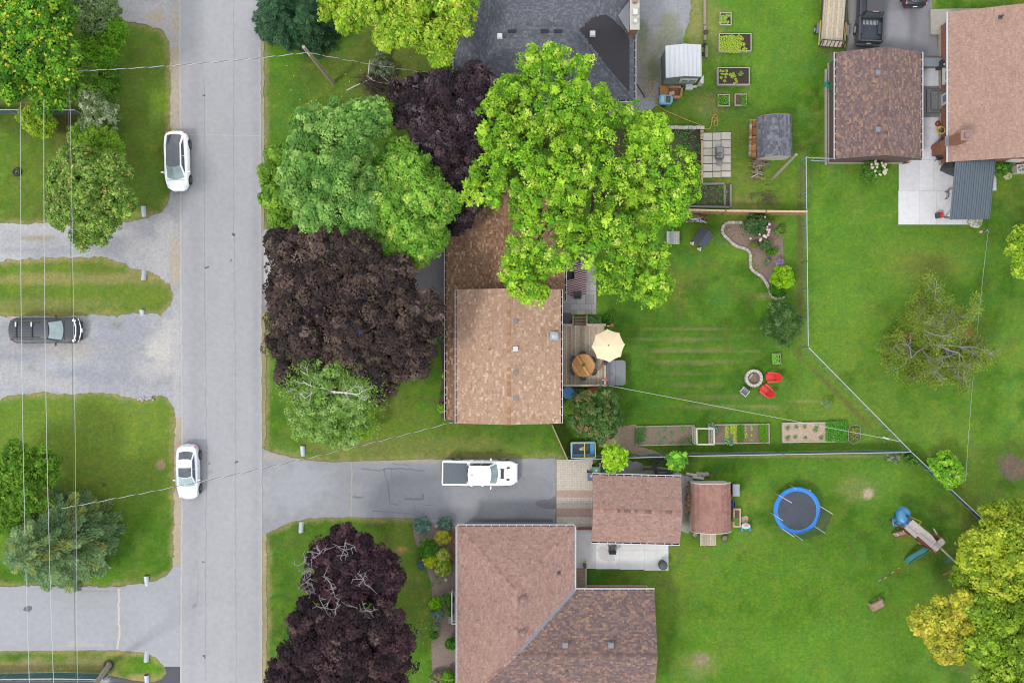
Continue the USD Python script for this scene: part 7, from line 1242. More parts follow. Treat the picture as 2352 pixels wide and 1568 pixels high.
for x, y, z, lab in ((1405, 747, 1.9, 'red hanging ornament at the top right deck corner'), (1393, 871, 1.7, 'red bird feeder on the deck rail beside the hot tub')):
    t = thing('red_feeder', lab, 'bird feeder', (*P2(x, y), 0)); p = P(x, y, z); part(t, 'bowl', MB().ball(p, .13, 2, c=alb(226, 70, 84), s=(1.2, 1, .8)), 'plastic'); part(t, 'bracket', MB().bar(p + [-.35, -.05, -.1], p, .05, .04), 'white_paint'); part(t, 'stem', MB().tube([p * [1, 1, 0], p], .015, 6), 'alloy')
t = thing('flower_pot', 'purple flower basket at the deck rail by the umbrella', 'pot', (*P2(1389, 832), 0)); p = P(1388, 832, 1.5); part(t, 'pot', MB().cyl(p[0], p[1], zd, 1.45, .12, .18), 'brick_red'); part(t, 'flowers', (lambda m: [m.ball(p + r.normal(0, .1, 3) * [1, 1, .5], .06, 1, c=alb(128, 84, 140)) for _ in range(16)] and m)(MB()), 'petal', kind='stuff')
t = thing('deck_box', 'black storage box tucked left of the deck stairs', 'box', (*P2(1299, 731), 0)); a, b = P2(1288, 743), P2(1309.5, 720); part(t, 'body', MB().box(*((a + b) / 2), 0, b[0] - a[0], b[1] - a[1], .6), 'black_plastic'); part(t, 'lid', MB().box(*((a + b) / 2), .60, b[0] - a[0] + .05, b[1] - a[1] + .05, .06), 'vent_dark')
t = thing('water_tub', 'round blue lidded tub below the deck', 'tub', (*P2(1305, 902), 0)); p = P2(1305, 902, .7); m = MB().cyl(*p, 0, .62, .44, .47, 28); m.c = [np.broadcast_to(alb(20, 120, 204), (m.n, 3))]; part(t, 'tub', m, 'plastic'); m = MB().cyl(*p, .62, .70, .49, n=28).cyl(*p, .70, .72, .40, n=28); m.c = [np.broadcast_to(alb(62, 158, 228), (m.n, 3))]; part(t, 'lid', m, 'plastic')
t = thing('black_bin', 'black plastic bin between the blue tub and the red sled', 'bin', (*P2(1328, 901), 0)); part(t, 'body', MB().box(*P2(1328, 901), 0, .58, .52, .5), 'black_plastic'); part(t, 'lid', MB().box(*P2(1328, 901, .5), .5, .62, .56, .05), 'black_plastic')
t = thing('red_sled', 'red plastic sled with a blue end below the deck', 'sled', (*P2(1357, 897), 0)); m = MB().prism(dpoly([(1345, 896), (1350, 891), (1366, 889), (1375, 889), (1374, 895), (1352, 905), (1346, 904)]), .1, .35); m.c = [np.broadcast_to(alb(214, 40, 56), (m.n, 3))]; part(t, 'shell', m, 'plastic'); m = MB().box(*P2(1377, 890), .1, .2, .25, .25); m.c = [np.broadcast_to(alb(40, 120, 190), (m.n, 3))]; part(t, 'blue_end', m, 'plastic'); m = MB().ball(P(1343, 899, .25), .14, 2, c=alb(214, 200, 196)); part(t, 'grey_ball', m, 'plastic')
# rug, chairs on the slab patio
t = thing('checked_rug', 'maroon and cream checked outdoor rug on the slab patio', 'rug', (*P2(1322, 641), 0)); m = MB()
for i in range(5):
    x0, x1 = 1298.5 + i * 9.7, 1298.5 + (i + 1) * 9.7
    for j in range(28): y0 = 604 + j * 2.68; c = alb(226, 206, 204) if (i + j) % 2 else alb(132, 82, 92); a, b = P2(x0, y0 + 2.68, .05), P2(min(x1, 1346.5), y0, .05); m.add([(a[0], a[1], .062), (b[0], a[1], .062), (b[0], b[1], .062), (a[0], b[1], .062)], [[0, 1, 2, 3]], c)
part(t, 'weave', m, 'cloth')
def patio_chair(lab, x, y, rz, name='patio_chair', mat='black_plastic', seatmat='vent_dark', label2=None):
    t = thing(name, lab, 'chair', (*P2(x, y), 0), rz); A = lambda n, m, mt: part(t, n, m, mt, world=False); A('seat', MB().box(0, 0, .40, .52, .50, .07), seatmat); A('back', MB().bar((0, -.27, .45), (0, -.36, .95), .54, .05, up=(0, 1, 0)), mat)
    for s in (1, -1):
        A('arm', MB().bar((s * .29, .22, .64), (s * .29, -.30, .66), .07, .04), mat)
        for y_ in (.22, -.24): A('leg', MB().bar((s * .28, y_, 0), (s * .28, y_, .64), .045, .045), mat)
    return t
patio_chair('black patio chair on the near edge of the checked rug', 1325, 677, 0); patio_chair('black patio chair half hidden at the left of the checked rug', 1307, 634, math.pi / 2); patio_chair('black patio chair at the top of the checked rug under the maple', 1323, 598, math.pi)
board('white_cushion', 'white cushion on the chair at the top of the checked rug', 'cushion', [(1317, 601), (1327, 597.5), (1329, 602), (1319, 607)], (226, 226, 222), 'cloth', .50, .60)
patio_chair('grey reclining chair half under the eave of the mauve-roofed garage', 1404.5, 1256, 0, 'patio_chair', 'alloy_dark', 'vent_dark'); patio_chair('black folding chair against the brick chimney breast', 2150, 360, .5, 'patio_chair')
t = thing('pallet_table', 'weathered plank table half under the maple in the back yard', 'table', (*P2(1545.5, 546), 0)); a, b = P2(1531, 561, .6), P2(1560.5, 531, .6); planks(t, sbox(a[0], a[1], b[0], b[1]), .6, math.pi / 2, .145, .04, [(190, 184, 180), (172, 164, 158), (150, 174, 180), (200, 194, 188)], 'plank', seed=12)
for x in (a[0] + .1, b[0] - .1):
    for y in (a[1] + .1, b[1] - .1): part(t, 'leg', MB().box(x, y, 0, .08, .08, .56), 'bark_dark')
t = thing('dog_house', 'dark grey gabled dog house with a white front, set askew on the lawn', 'dog house', (*P2(1612, 547), 0), math.radians(-38)); A = lambda n, m, mt: part(t, n, m, mt, world=False)
simple('dog_roof', alb(88, 94, 104), .7, .06, 3); A('wall', MB().box(0, 0, 0, .92, 1.05, .55), 'white_paint')
for s in (1, -1): A('roof', MB().poly([(0, -.72, .95), (0, .60, .95), (s * .60, .60, .52), (s * .60, -.72, .52)]).poly([(0, -.72, .90), (0, .60, .90), (s * .60, .60, .47), (s * .60, -.72, .47)]), 'dog_roof'); A('front_post', MB().box(s * .36, -.80, 0, .14, .14, .5), 'white_paint'); A('porch_board', MB().box(s * .36, -.86, .0, .34, .12, .16), 'white_paint')
A('doorway', MB().box(0, -.53, .05, .34, .02, .42), 'dark_void')
# fire pit and lawn chairs
t = thing('fire_pit', 'round pale stone fire pit with ashes on the lawn', 'fire pit', (*P2(1729.5, 868), 0)); p = P2(1729.5, 868); n = 15
for k in range(n):
    a0, a1 = (k + .04) * 6.283 / n, (k + .96) * 6.283 / n; q_ = [(p[0] + R * math.cos(a), p[1] + R * math.sin(a)) for R, aa in ((.71, np.linspace(a0, a1, 4)), (.49, np.linspace(a1, a0, 4))) for a in aa]; m = MB().prism(Polygon(q_), 0, .36 + r.uniform(-.012, .012)); m.c = [np.broadcast_to(alb(214, 208, 200) * r.uniform(.92, 1.05), (m.n, 3))]; part(t, 'block', m, 'stone')
m = MB().cyl(*p, 0, .06, .48); m.c = [np.broadcast_to(alb(150, 130, 110), (m.n, 3))]; part(t, 'ash', m, 'soil'); m = MB().bar((p[0] - .38, p[1] - .1, .1), (p[0] - .1, p[1] + .36, .3), .16, .05); m.c = [np.broadcast_to(alb(176, 164, 144), (m.n, 3))]; part(t, 'log', m, 'wood')
simple('red_poly', alb(240, 52, 44), .5, .04, 2, spec=.4)
def adirondack(lab, x, y, rz):
    t = thing('lawn_chair', lab, 'chair', (*P2(x, y), 0), rz, 'red lawn chairs by the fire pit'); A = lambda n, m: part(t, n, m, 'red_poly', world=False); back = Polygon([(-.25, 0), (.25, 0), (.33, .30), (.30, .62), (.18, .80), (0, .86), (-.18, .80), (-.30, .62), (-.33, .30)])
    m = MB().prism(back, -.02, .02); v = np.vstack(m.v); a = math.radians(58); v = np.stack([v[:, 0], -.18 - v[:, 1] * math.cos(a) - v[:, 2] * math.sin(a), .26 + v[:, 1] * math.sin(a) + v[:, 2] * math.cos(a)], 1); m.v = list(np.split(v, np.cumsum([len(q_) for q_ in m.v])[:-1])); A('back', m)
    A('seat', MB().bar((0, -.20, .27), (0, .42, .38), .48, .035)); A('front_slat', MB().box(0, .45, .25, .50, .05, .13))
    for s in (1, -1): A('arm', MB().prism(Polygon([(s * .27, .42), (s * .44, .40), (s * .43, .10), (s * .36, -.50), (s * .29, -.50), (s * .30, 0)]), .56, .59)); A('leg', MB().box(s * .33, .38, 0, .06, .10, .56)); A('leg', MB().bar((s * .27, -.55, .0), (s * .27, .35, .36), .04, .10))
    return t
adirondack('red lawn chair right of the fire pit', 1770, 866, math.pi / 2); adirondack('red lawn chair below right of the fire pit', 1756, 896.5, math.radians(50))
t = patio_chair('silver-framed slatted grey lawn chair below left of the fire pit', 1707, 897, math.radians(-40), 'folding_chair', 'cream_siding', 'vent_grey')
t = thing('garden_bench', 'small pinkish wooden bench alone on the lower right lawn', 'bench', (*P2(2009, 1385), 0), math.radians(27)); A = lambda n, m, mt='wood': (setattr(m, 'c', [np.broadcast_to(alb(190, 156, 142), (m.n, 3))]), part(t, n, m, mt, world=False))
A('seat', MB().box(0, -.12, .42, 1.0, .44, .05)); A('back', MB().bar((-.5, .28, .72), (.5, .28, .72), .16, .30))
for s in (1, -1): A('end_frame', MB().box(s * .47, .02, 0, .06, .62, .41)); A('arm', MB().bar((s * .47, .30, .55), (s * .47, -.25, .56), .05, .04))
# ---------------------------------------------------------------- trampolines
p = P2(1831, 1172, .9); t = thing('round_trampoline', 'big round trampoline with blue padding, its net half fallen', 'trampoline', (*p, 0)); zT = .9
part(t, 'jump_mat', MB().cyl(*p, zT - .02, zT, 1.55, n=48), 'bed_liner'); simple('pad_blue', alb(40, 142, 236), .5, .10, 3)
m = MB().lathe([(1.53, zT + .02), (1.60, zT + .05), (1.82, zT + .05), (1.88, zT - .02), (1.84, zT - .08)], *p, 56); part(t, 'pad', m, 'pad_blue'); part(t, 'frame', MB().tube([(p[0] + 1.84 * math.cos(a), p[1] + 1.84 * math.sin(a), zT - .05) for a in np.linspace(0, 6.283, 49)], .03, 6), 'galvanised')
net = []
for k, a in enumerate((10, 55, 100, 140, 190, 230, 262, 318)):
    c, s = math.cos(math.radians(a)), math.sin(math.radians(a)); b = np.array([p[0] + 1.88 * c, p[1] + 1.88 * s, 0]); lean = {10: (.5, -.35), 318: (.35, -.25), 262: (.25, -.2), 230: (.55, -.35), 140: (.6, -.35), 190: (.3, -.2), 55: (-.5, .3), 100: (-.2, .1)}[a]; tp = b + [lean[0], lean[1], 2.2]
    part(t, 'leg', MB().tube([b, b + [0, 0, zT - .05]], .03, 8), 'galvanised'); part(t, 'net_pole', MB().tube([b + [0, 0, zT], tp], .03, 8), 'white_paint'); net.append((b + [0, 0, zT + .02], tp))
for k in (0, 7, 6): (a0, a1), (b0, b1) = net[k], net[(k - 1) % 8] if k else net[7]; part(t, 'net', MB().add([a0, b0, b1, a1], [[0, 1, 2, 3]]), 'netting')
p = P2(1338, 1031, .5); t = thing('small_trampoline', 'small rectangular blue trampoline with yellow rail by the corner fence', 'trampoline', (*p, 0), .02); A = lambda n, m, mt, lab=None, col=None: (setattr(m, 'c', [np.broadcast_to(alb(*col), (m.n, 3))]) if col else None, part(t, n, m, mt, lab, world=False))
A('pad', MB().prism(sbox(-.95, -.60, .95, .60).difference(sbox(-.76, -.40, .60, .42)), .42, .48), 'plastic', None, (84, 170, 226)); A('jump_mat', MB().box(-.08, .01, .42, 1.36, .84, .03), 'bed_liner'); A('emblem', MB().ball((-.1, 0, .452), .12, 2, s=(1.2, .8, .06)), 'petal', None, (230, 230, 236)); A('patch', MB().box(.05, .04, .451, .20, .30, .012), 'plastic', None, (140, 200, 40))
zz = 1.25
for (a, b, c_) in (((-.95, .6), (.95, .6), (236, 224, 150)), ((-.95, -.6), (.95, -.6), (236, 224, 150)), ((-.95, -.6), (-.95, .6), (226, 222, 190)), ((.95, -.6), (.95, .6), (240, 220, 110)), ((.10, -.6), (.10, .6), (240, 206, 90))): A('rail', MB().tube([(*a, zz), (*b, zz)], .035, 8), 'plastic', None, c_)
for sx in (1, -1):
    for sy in (1, -1): A('post', MB().tube([(sx * .95, sy * .6, 0), (sx * .95, sy * .6, zz)], .03, 8), 'plastic', None, (70, 140, 170))
for a, b in (((-.95, .6), (.95, .6)), ((-.95, -.6), (-.95, .6))): A('skirt', MB().add([(*a, .02), (*b, .02), (*b, .44), (*a, .44)], [[0, 1, 2, 3]]), 'teal_mesh')
# ---------------------------------------------------------------- playset
q9 = lambda a, b, z: P((2920 + a / 6.273) * .69135, (1670 + b / 6.273) * .69135, z)
t = thing('play_tower', 'wooden play tower with blue tube slide, green slide and swing beam', 'playset', (*P2(2115, 1220), 0)); zr = 2.9; ax = q9(1190, 850, zr) - q9(690, 450, zr); ang = math.atan2(ax[1], ax[0])
for pl in ([(530, 520), (708, 345), (945, 545), (815, 685), (760, 730)], [(815, 685), (945, 545), (1025, 605), (1112, 680), (1202, 808), (1100, 940)]): planks(t, Polygon([q9(a, b, zr)[:2] for a, b in pl]), zr, ang, .15, .03, [(204, 196, 194), (194, 184, 182), (212, 204, 200)], 'roof_plank', seed=5)
planks(t, Polygon([q9(a, b, zr)[:2] for a, b in [(1110, 945), (1312, 715), (1406, 825), (1195, 1042)]]), zr - .08, ang, .15, .03, [(204, 192, 188), (190, 176, 172)], 'roof_plank', seed=6)
for a, b in ((545, 525), (705, 365), (930, 550), (760, 715), (1040, 620), (1190, 1020), (1390, 825), (1300, 725), (1100, 930), (830, 690)): e = q9(a, b, zr - .05); part(t, 'post', MB().bar(e * [1, 1, 0], e, .10, .10), 'brick_red')
part(t, 'floor', MB().prism(Polygon([q9(a, b, 1.4)[:2] for a, b in ((560, 520), (705, 375), (1160, 760), (1290, 730), (1380, 830), (1190, 1010))]).buffer(0), 1.36, 1.44), 'brick_red'); part(t, 'side_panel', MB().bar(q9(815, 700, 1.8), q9(1170, 1030, 1.8), .05, .8), 'brick_red'); part(t, 'side_panel', MB().bar(q9(540, 530, 1.7), q9(760, 725, 1.7), .05, .7), 'brick_red'); part(t, 'side_panel', MB().bar(q9(1050, 620, 1.7), q9(1300, 730, 1.7), .05, .7), 'brick_red')
def spl(pts, n): pts = np.array(pts, float); s = np.r_[0, np.cumsum(np.linalg.norm(np.diff(pts, axis=0), axis=1))]; u = np.linspace(0, s[-1], n); return np.stack([PchipInterpolator(s, pts[:, k])(u) for k in range(3)], 1)
tp = spl([q9(640, 445, 2.0), q9(545, 385, 1.95), q9(462, 300, 1.85), q9(455, 210, 1.70), q9(510, 175, 1.55), q9(560, 225, 1.4), q9(545, 320, 1.15), q9(450, 385, .85), q9(370, 390, .6), q9(320, 392, .5)], 40); simple('tube_blue', alb(72, 152, 206), .4, .08, 2, spec=.4); simple('slide_green', alb(20, 120, 116), .4, .08, 2, spec=.4)
sl_ = part(t, 'tube_slide', MB().tube(tp, .37, 22, caps=False), 'tube_blue', 'blue spiral tube slide', smooth=60)
for k in (5, 14, 23, 32): d = unit(tp[k + 1] - tp[k - 1]); part(sl_, 'joint_ring', MB().tube([tp[k] - d * .03, tp[k] + d * .03], .39, 22, caps=False), 'tube_blue')
d = unit(tp[-1] - tp[-3]); part(sl_, 'exit_lip', MB().tube([tp[-1] - d * .03, tp[-1] + d * .05], .42, 22, caps=False), 'tube_blue')
A_, B_ = q9(985, 935, 1.35), q9(558, 1225, .12); u = unit(B_ - A_); sd = unit(np.cross(u, [0, 0, 1.0])); g = []
for s in np.linspace(0, 1, 20): c = A_ + (B_ - A_) * s + [0, 0, .14 * math.sin(s * 2 * math.pi) * (1 - s) + (.06 if s > .9 else 0)]; g.append([c + sd * o + [0, 0, zz] for o, zz in ((-.30, .02), (-.28, .17), (-.23, .17), (-.20, .0), (0, -.03), (.20, 0), (.23, .17), (.28, .17), (.30, .02))])
part(t, 'wave_slide', MB().grid(g), 'slide_green', 'green open slide', smooth=60)
A_, B_ = [q9(500, 570, 1.4), q9(590, 650, 1.4)], [q9(262, 632, .05), q9(352, 715, .05)]
for k in range(6): s0, s1 = (k + .06) / 6, (k + .72) / 6; m = MB().poly([A_[0] + (B_[0] - A_[0]) * s0, A_[1] + (B_[1] - A_[1]) * s0, A_[1] + (B_[1] - A_[1]) * s1, A_[0] + (B_[0] - A_[0]) * s1]); m.c = [np.broadcast_to(alb(200, 176, 160), (m.n, 3))]; part(t, 'climbing_board', m, 'wood')
for k in range(2): part(t, 'ladder_side', MB().bar(A_[k], B_[k], .06, .1), 'brick_red')
for x, y, s, c in ((510, 578, .1, (230, 214, 130)), (470, 610, .5, (220, 150, 150)), (400, 670, .35, (236, 236, 236)), (380, 640, .6, (226, 226, 226)), (330, 640, .3, (226, 214, 160))): part(t, 'climbing_hold', MB().ball(q9(x, y, 1.5 - (500 - x) / 240 * 1.3 + .02), .06, 1, c=alb(*c)), 'plastic')
pts = [q9(650, 290, 2.0), q9(885, 388, 2.0), q9(835, 440, 2.0)]; simple('yellow_steel', alb(222, 206, 90), .5, .05); part(t, 'trapeze_bar', MB().bar(pts[0], pts[1], .06, .06).bar(pts[1], pts[2], .06, .06), 'yellow_steel')
E0, E1 = q9(1290, 945, 2.35), q9(1738, 1368, 2.35); m = MB().bar(E0, E1, .12, .14); m.c = [np.broadcast_to(alb(206, 190, 162), (m.n, 3))]; part(t, 'swing_beam', m, 'wood'); L0 = E0 + (E1 - E0) * .90
for e in (q9(1340, 1498, 0), q9(1735, 1100, 0)): m = MB().bar(L0 - [0, 0, .05], e, .11, .11); m.c = [np.broadcast_to(alb(176, 132, 92), (m.n, 3))]; part(t, 'swing_leg', m, 'wood')
m = MB().bar(q9(1570, 1395, 1.2), q9(1705, 1255, 1.2), .08, .1); m.c = [np.broadcast_to(alb(190, 160, 124), (m.n, 3))]; part(t, 'brace', m, 'wood'); c = E0 + (E1 - E0) * .42; part(t, 'swing_seat', MB().box(*q9(1440, 1190, .5)[:2], .45, .42, .3, .12, .8), 'slide_green')
for s in (1, -1): part(t, 'chain', MB().tube([c + [s * .15, -s * .13, 0], np.r_[q9(1440, 1190, .5)[:2] + [s * .15, -s * .13], .55]], .012, 4), 'galvanised')
part(t, 'side_awning', MB().poly([q9(1115, 515, 1.9), q9(1165, 540, 1.9), q9(1235, 665, 1.9), q9(1185, 650, 1.9)]), 'cream_siding'); part(t, 'picnic_seat', MB().bar(q9(820, 800, .5), q9(930, 885, .5), .28, .05), 'tan_siding'); part(t, 'picnic_seat', MB().bar(q9(860, 770, .75), q9(960, 850, .75), .3, .05), 'tan_siding')
t = thing('kite_tail', 'string of coloured ribbon scraps lying on the lower lawn', 'ribbon', (*P2(2043, 1317), 0))
for k, (a, b, c) in enumerate(((415, 1358, (220, 170, 60)), (365, 1420, (200, 90, 60)), (285, 1445, (200, 230, 160)), (262, 1475, (210, 90, 50)), (225, 1500, (90, 110, 150)), (190, 1530, (170, 100, 60)), (130, 1560, (180, 230, 120)), (60, 1600, (220, 90, 90)), (15, 1615, (170, 190, 230)))): q_ = q9(a, b, .03); m = MB().bar(q_ - [.09, .06, 0], q_ + [.09, .06, 0], .07, .02); m.c = [np.broadcast_to(alb(*c), (m.n, 3))]; part(t, 'ribbon', m, 'cloth')
# ---------------------------------------------------------------- round the brown barn shed and the garages
t = thing('shed_ramp', 'weathered plank ramp at the door of the brown barn shed', 'ramp', (*P2(1625, 1237), 0)); a, b = P2(1607, 1251.5), P2(1644, 1216); planks(t, sbox(a[0], a[1], b[0], b[1]), .16, math.pi / 2, .13, .05, [(206, 194, 168), (190, 176, 150), (216, 204, 180)], 'plank', seed=15)
for x, y, lab, gr in ((1595, 1226.5, 'black pot with bright leaves left of the shed ramp', True), (1662.5, 1234.5, 'black pot of bare soil right of the shed ramp', False)):
    t = thing('garden_pot', lab, 'pot', (*P2(x, y), 0)); part(t, 'pot', MB().lathe([(.19, 0), (.25, .32), (.23, .32), (.21, .26)], *P2(x, y), 20), 'black_plastic'); m = MB().cyl(*P2(x, y), .2, .27, .215); m.c = [np.broadcast_to(alb(150, 134, 120), (m.n, 3))]; part(t, 'soil', m, 'soil')
    if gr: crop('pot_leaves', 'leaves in the pot left of the shed ramp', YG, [(x, y)], .29, .14, .1, 16, .1, 530, None)
t = thing('grey_bin', 'pale grey lidded storage box on the right of the brown barn shed', 'box', (*P2(1691, 1125.5), 0)); part(t, 'body', MB().box(*P2(1691, 1125.5, .8), 0, .50, .90, .8), 'vent_dark'); simple('lid_grey', alb(170, 180, 192), .5, .04); part(t, 'lid', MB().box(*P2(1691, 1125.5, .85), .8, .55, .95, .05), 'lid_grey')
t = thing('blue_crate', 'blue plastic crate against the right wall of the brown barn shed', 'crate', (*P2(1684, 1157), 0)); m = MB().prism(sbox(*P2(1681, 1165), *P2(1687.5, 1149.5)).difference(sbox(*P2(1682, 1164), *P2(1686.5, 1150.5))), 0, .35); m.c = [np.broadcast_to(alb(50, 110, 206), (m.n, 3))]; part(t, 'side', m, 'plastic'); m = MB().box(*P2(1684.2, 1157), .02, .18, .5, .03); m.c = [np.broadcast_to(alb(30, 60, 150), (m.n, 3))]; part(t, 'floor', m, 'plastic')
t = thing('toy_table', 'light blue toddler activity table on the grass by the brown barn shed', 'toy table', (*P2(1713, 1210), 0)); g = Point(*P2(1713, 1207.5, .4)).buffer(.34, 16); import shapely.affinity as aff; g = aff.scale(g, 1.05, .68); m = MB().prism(g, .36, .42); m.c = [np.broadcast_to(alb(190, 226, 244), (m.n, 3))]; part(t, 'top', m, 'plastic'); m = MB().prism(aff.translate(aff.scale(g, .55, .4), .05, .06), .42, .45); m.c = [np.broadcast_to(alb(240, 150, 90), (m.n, 3))]; part(t, 'tray', m, 'plastic')
for x, y in ((1703.5, 1217), (1722, 1216)): m = MB().bar(P(x, y - 6, .37), P(x, y + 2, 0), .14, .08); m.c = [np.broadcast_to(alb(70, 170, 230), (m.n, 3))]; part(t, 'leg', m, 'plastic')
m = MB().sheet(dpoly([(1701, 1188), (1712, 1184), (1719, 1188), (1720, 1195), (1713, 1203), (1702, 1203)], .08, seed=51), .02); m.c = [np.broadcast_to(alb(196, 176, 154), (m.n, 3))]; struct('bare_patch', m, 'soil')
for p, q_, lab in (((1575, 1086.5), (1601, 1091), 'upper white timber length behind the brown barn shed'), ((1590, 1094.5), (1616.5, 1098), 'lower white timber length behind the brown barn shed')): m = MB().bar(P(*p, .12), P(*q_, .12), .19, .18); m.c = [np.broadcast_to(alb(226, 214, 204), (m.n, 3))]; single('white_timber', lab, 'timber', m, 'wood')
for i, (x, y, s) in enumerate(((1604, 1088, .22), (1611, 1088, .18), (1617, 1089, .2), (1626, 1094, .16), (1606, 1094, .15), (1622, 1088, .2))): single('flat_stone', 'flat grey stone in the heap behind the brown barn shed' if i != 3 else 'reddish stone in the heap behind the brown barn shed', 'stone', MB().ball((*P2(x, y), .04), s, 1, c=alb(*((190, 184, 178) if i != 3 else (140, 72, 62))), s=(1.2, .9, .4)), 'stone', 'flat stones behind the brown barn shed' if i != 3 else None)
t = thing('firewood_stack', 'split firewood stacked against the left wall of the brown barn shed', 'firewood', (*P2(1583, 1150), 0))
for k in range(34):
    y = 1112 + (k % 17) * 4.0; x = 1580 + (k // 17) * 4.5 + (0 if y < 1140 else -2.5); m = MB().bar(P(x - 3, y + r.uniform(-1, 1), .25 + .3 * (k // 17)), P(x + 4, y + r.uniform(-1, 1), .3 + .3 * (k // 17)), .15, .14); m.c = [np.broadcast_to(alb(*[(196, 160, 118), (176, 138, 100), (214, 186, 146), (150, 116, 84)][r.integers(4)]), (m.n, 3))]; part(t, 'log', m, 'wood')
t = thing('firewood_stack', 'mixed firewood and boards stacked along the left wall of the grey barn shed', 'firewood', (*P2(1729, 320), 0))
for k in range(44):
    row, y = k // 22, 277 + (k % 22) * 3.9; x = 1725.5 - (k % 22) * .10 + row * 7.5; m = MB().bar(P(x - 4, y + r.uniform(-1, 1), .35 + .35 * row), P(x + 4.5, y + r.uniform(-1, 1), .35 + .35 * row), .14, .3); c = [(206, 190, 172), (186, 166, 146), (222, 208, 196), (196, 150, 96), (166, 146, 130)][r.integers(5)] if row == 0 else [(206, 150, 84), (176, 118, 66), (220, 176, 120), (110, 84, 64)][r.integers(4)]; m.c = [np.broadcast_to(alb(*c), (m.n, 3))]; part(t, 'log', m, 'wood')
t = thing('branch_stack', 'heap of grey cut branches below the grey barn shed', 'brushwood', (*P2(1745, 385), 0))
for k in range(60):
    up = k < 34; x, y = (1747 + r.normal(0, 7), 372 + r.uniform(-6, 10)) if up else (1738 + r.normal(0, 5), 392 + r.uniform(-8, 16)); a = r.normal(.1, .25) if r.random() < .7 else r.normal(1.3, .4); L = r.uniform(.5, 1.1); p = P(x, y, r.uniform(.08, .5)); d = np.array([math.cos(a), math.sin(a), r.normal(0, .06)]) * L / 2; m = MB().tube([p - d, p + d * .2 + [0, 0, .03], p + d], [.035, .03, .022], 5); m.c = [np.broadcast_to(alb(*[(176, 156, 134), (150, 130, 112), (196, 180, 160), (226, 220, 214)][r.choice(4, p=[.4, .35, .2, .05])]), (m.n, 3))]; part(t, 'branch', m, 'wood')
t = thing('brushwood_heap', 'pale bare branches fallen between the grey barn shed and the board fence', 'brushwood', (*P2(1760, 450), 0))
for k in range(26):
    p = P(1752 + r.normal(0, 14), 448 + r.normal(0, 9), .15); a = r.normal(-.6, .9); e = p + np.array([math.cos(a), math.sin(a), .1]) * r.uniform(.5, 1.5); m = MB().tube([p, (p + e) / 2 + r.normal(0, .08, 3), e], [.03, .022, .008], 5); part(t, 'branch', m, 'bark')
t = thing('log_pile', 'jumbled pile of firewood and white bricks below the board fence', 'woodpile', (*P2(1597, 500), 0))
for k in range(46):
    x = r.uniform(1580, 1620); y = r.uniform(491, 509); a = r.normal(0, .6); L = r.uniform(.3, .9); p = P(x, y, r.uniform(.08, .4)); d = np.array([math.cos(a), math.sin(a) * .5, 0]) * L / 2; m = MB().bar(p - d, p + d, r.uniform(.06, .14), r.uniform(.05, .12)); c = (232, 228, 232) if y > 501 and r.random() < .55 else [(96, 74, 62), (150, 120, 104), (186, 160, 140)][r.integers(3)]; m.c = [np.broadcast_to(alb(*c), (m.n, 3))]; part(t, 'log', m, 'wood')
def wheelie(name, label, x, y, col, rz=0.0, s=1.0):
    t = thing(name, label, 'bin', (*P2(x, y), 0), rz); simple(name + '_shell', alb(*col), .5, .06, 3); b = MB(); g0, g1 = .21 * s, .27 * s; b.grid([[(sx * w, sy * w * 1.1, z) for sx, sy in ((-1, -1), (1, -1), (1, 1), (-1, 1), (-1, -1))] for w, z in ((g0, .08), (g1, .95 * s))]); part(t, 'body', b, name + '_shell', world=False); part(t, 'lid', MB().box(0, 0, .95 * s, .58 * s, .64 * s, .06), name + '_shell', world=False); part(t, 'lid_mark', MB().cyl(0, .05, .95 * s + .06, .95 * s + .066, .09 * s), 'petal_white', world=False); part(t, 'handle', MB().tube([(-.2 * s, .34 * s, .93 * s), (.2 * s, .34 * s, .93 * s)], .02, 6), 'black_trim', world=False)
    for sx in (1, -1): part(t, 'wheel', MB().tube([(sx * .2, .28 * s, .1), (sx * .26, .28 * s, .1)], .1, 12), 'rubber', world=False)
simple('petal_white', alb(220, 232, 220), .6, .1)
wheelie('green_bin', 'green wheeled bin on the paver apron by the mauve-roofed garage', 1367, 1077, (98, 160, 118)); wheelie('blue_bin', 'grey-blue wheeled bin half under the mauve-roofed garage eave', 1355.5, 1090, (104, 124, 150)); wheelie('compost_bin', 'green wheeled bin against the left wall of the speckled garage', 1906.5, 206.5, (62, 126, 70)); wheelie('charcoal_bin', 'charcoal wheeled bin on the walk beside the brick bungalow', 2154, 157, (62, 70, 80), -math.pi / 2)
t = thing('teal_box', 'small teal box on top of the bins by the speckled garage', 'box', (*P2(1904, 192), 0)); m = MB().box(*P2(1904, 192, .5), 0, .42, .40, .5); m.c = [np.broadcast_to(alb(60, 170, 168), (m.n, 3))]; part(t, 'body', m, 'plastic'); m = MB().box(*P2(1904, 192, .5), .5, .26, .24, .02); m.c = [np.broadcast_to(alb(30, 80, 90), (m.n, 3))]; part(t, 'lid', m, 'plastic')
t = thing('screen_post', 'low timber screen beside the bins on the paver apron', 'fence', (*P2(1378, 1080), 0)); m = MB().bar(P(1378, 1062, .9), P(1378, 1096, .9), .1, .1); m.c = [np.broadcast_to(alb(176, 164, 140), (m.n, 3))]; part(t, 'rail', m, 'wood'); m = MB().bar(P(1378, 1062, .45), P(1378, 1096, .45), .04, .85); m.c = [np.broadcast_to(alb(140, 124, 104), (m.n, 3))]; part(t, 'panel', m, 'wood')
t = thing('brick_planter', 'low red brick edging between the bottom patio and the paver apron', 'planter', (*P2(1345, 1212), 0))
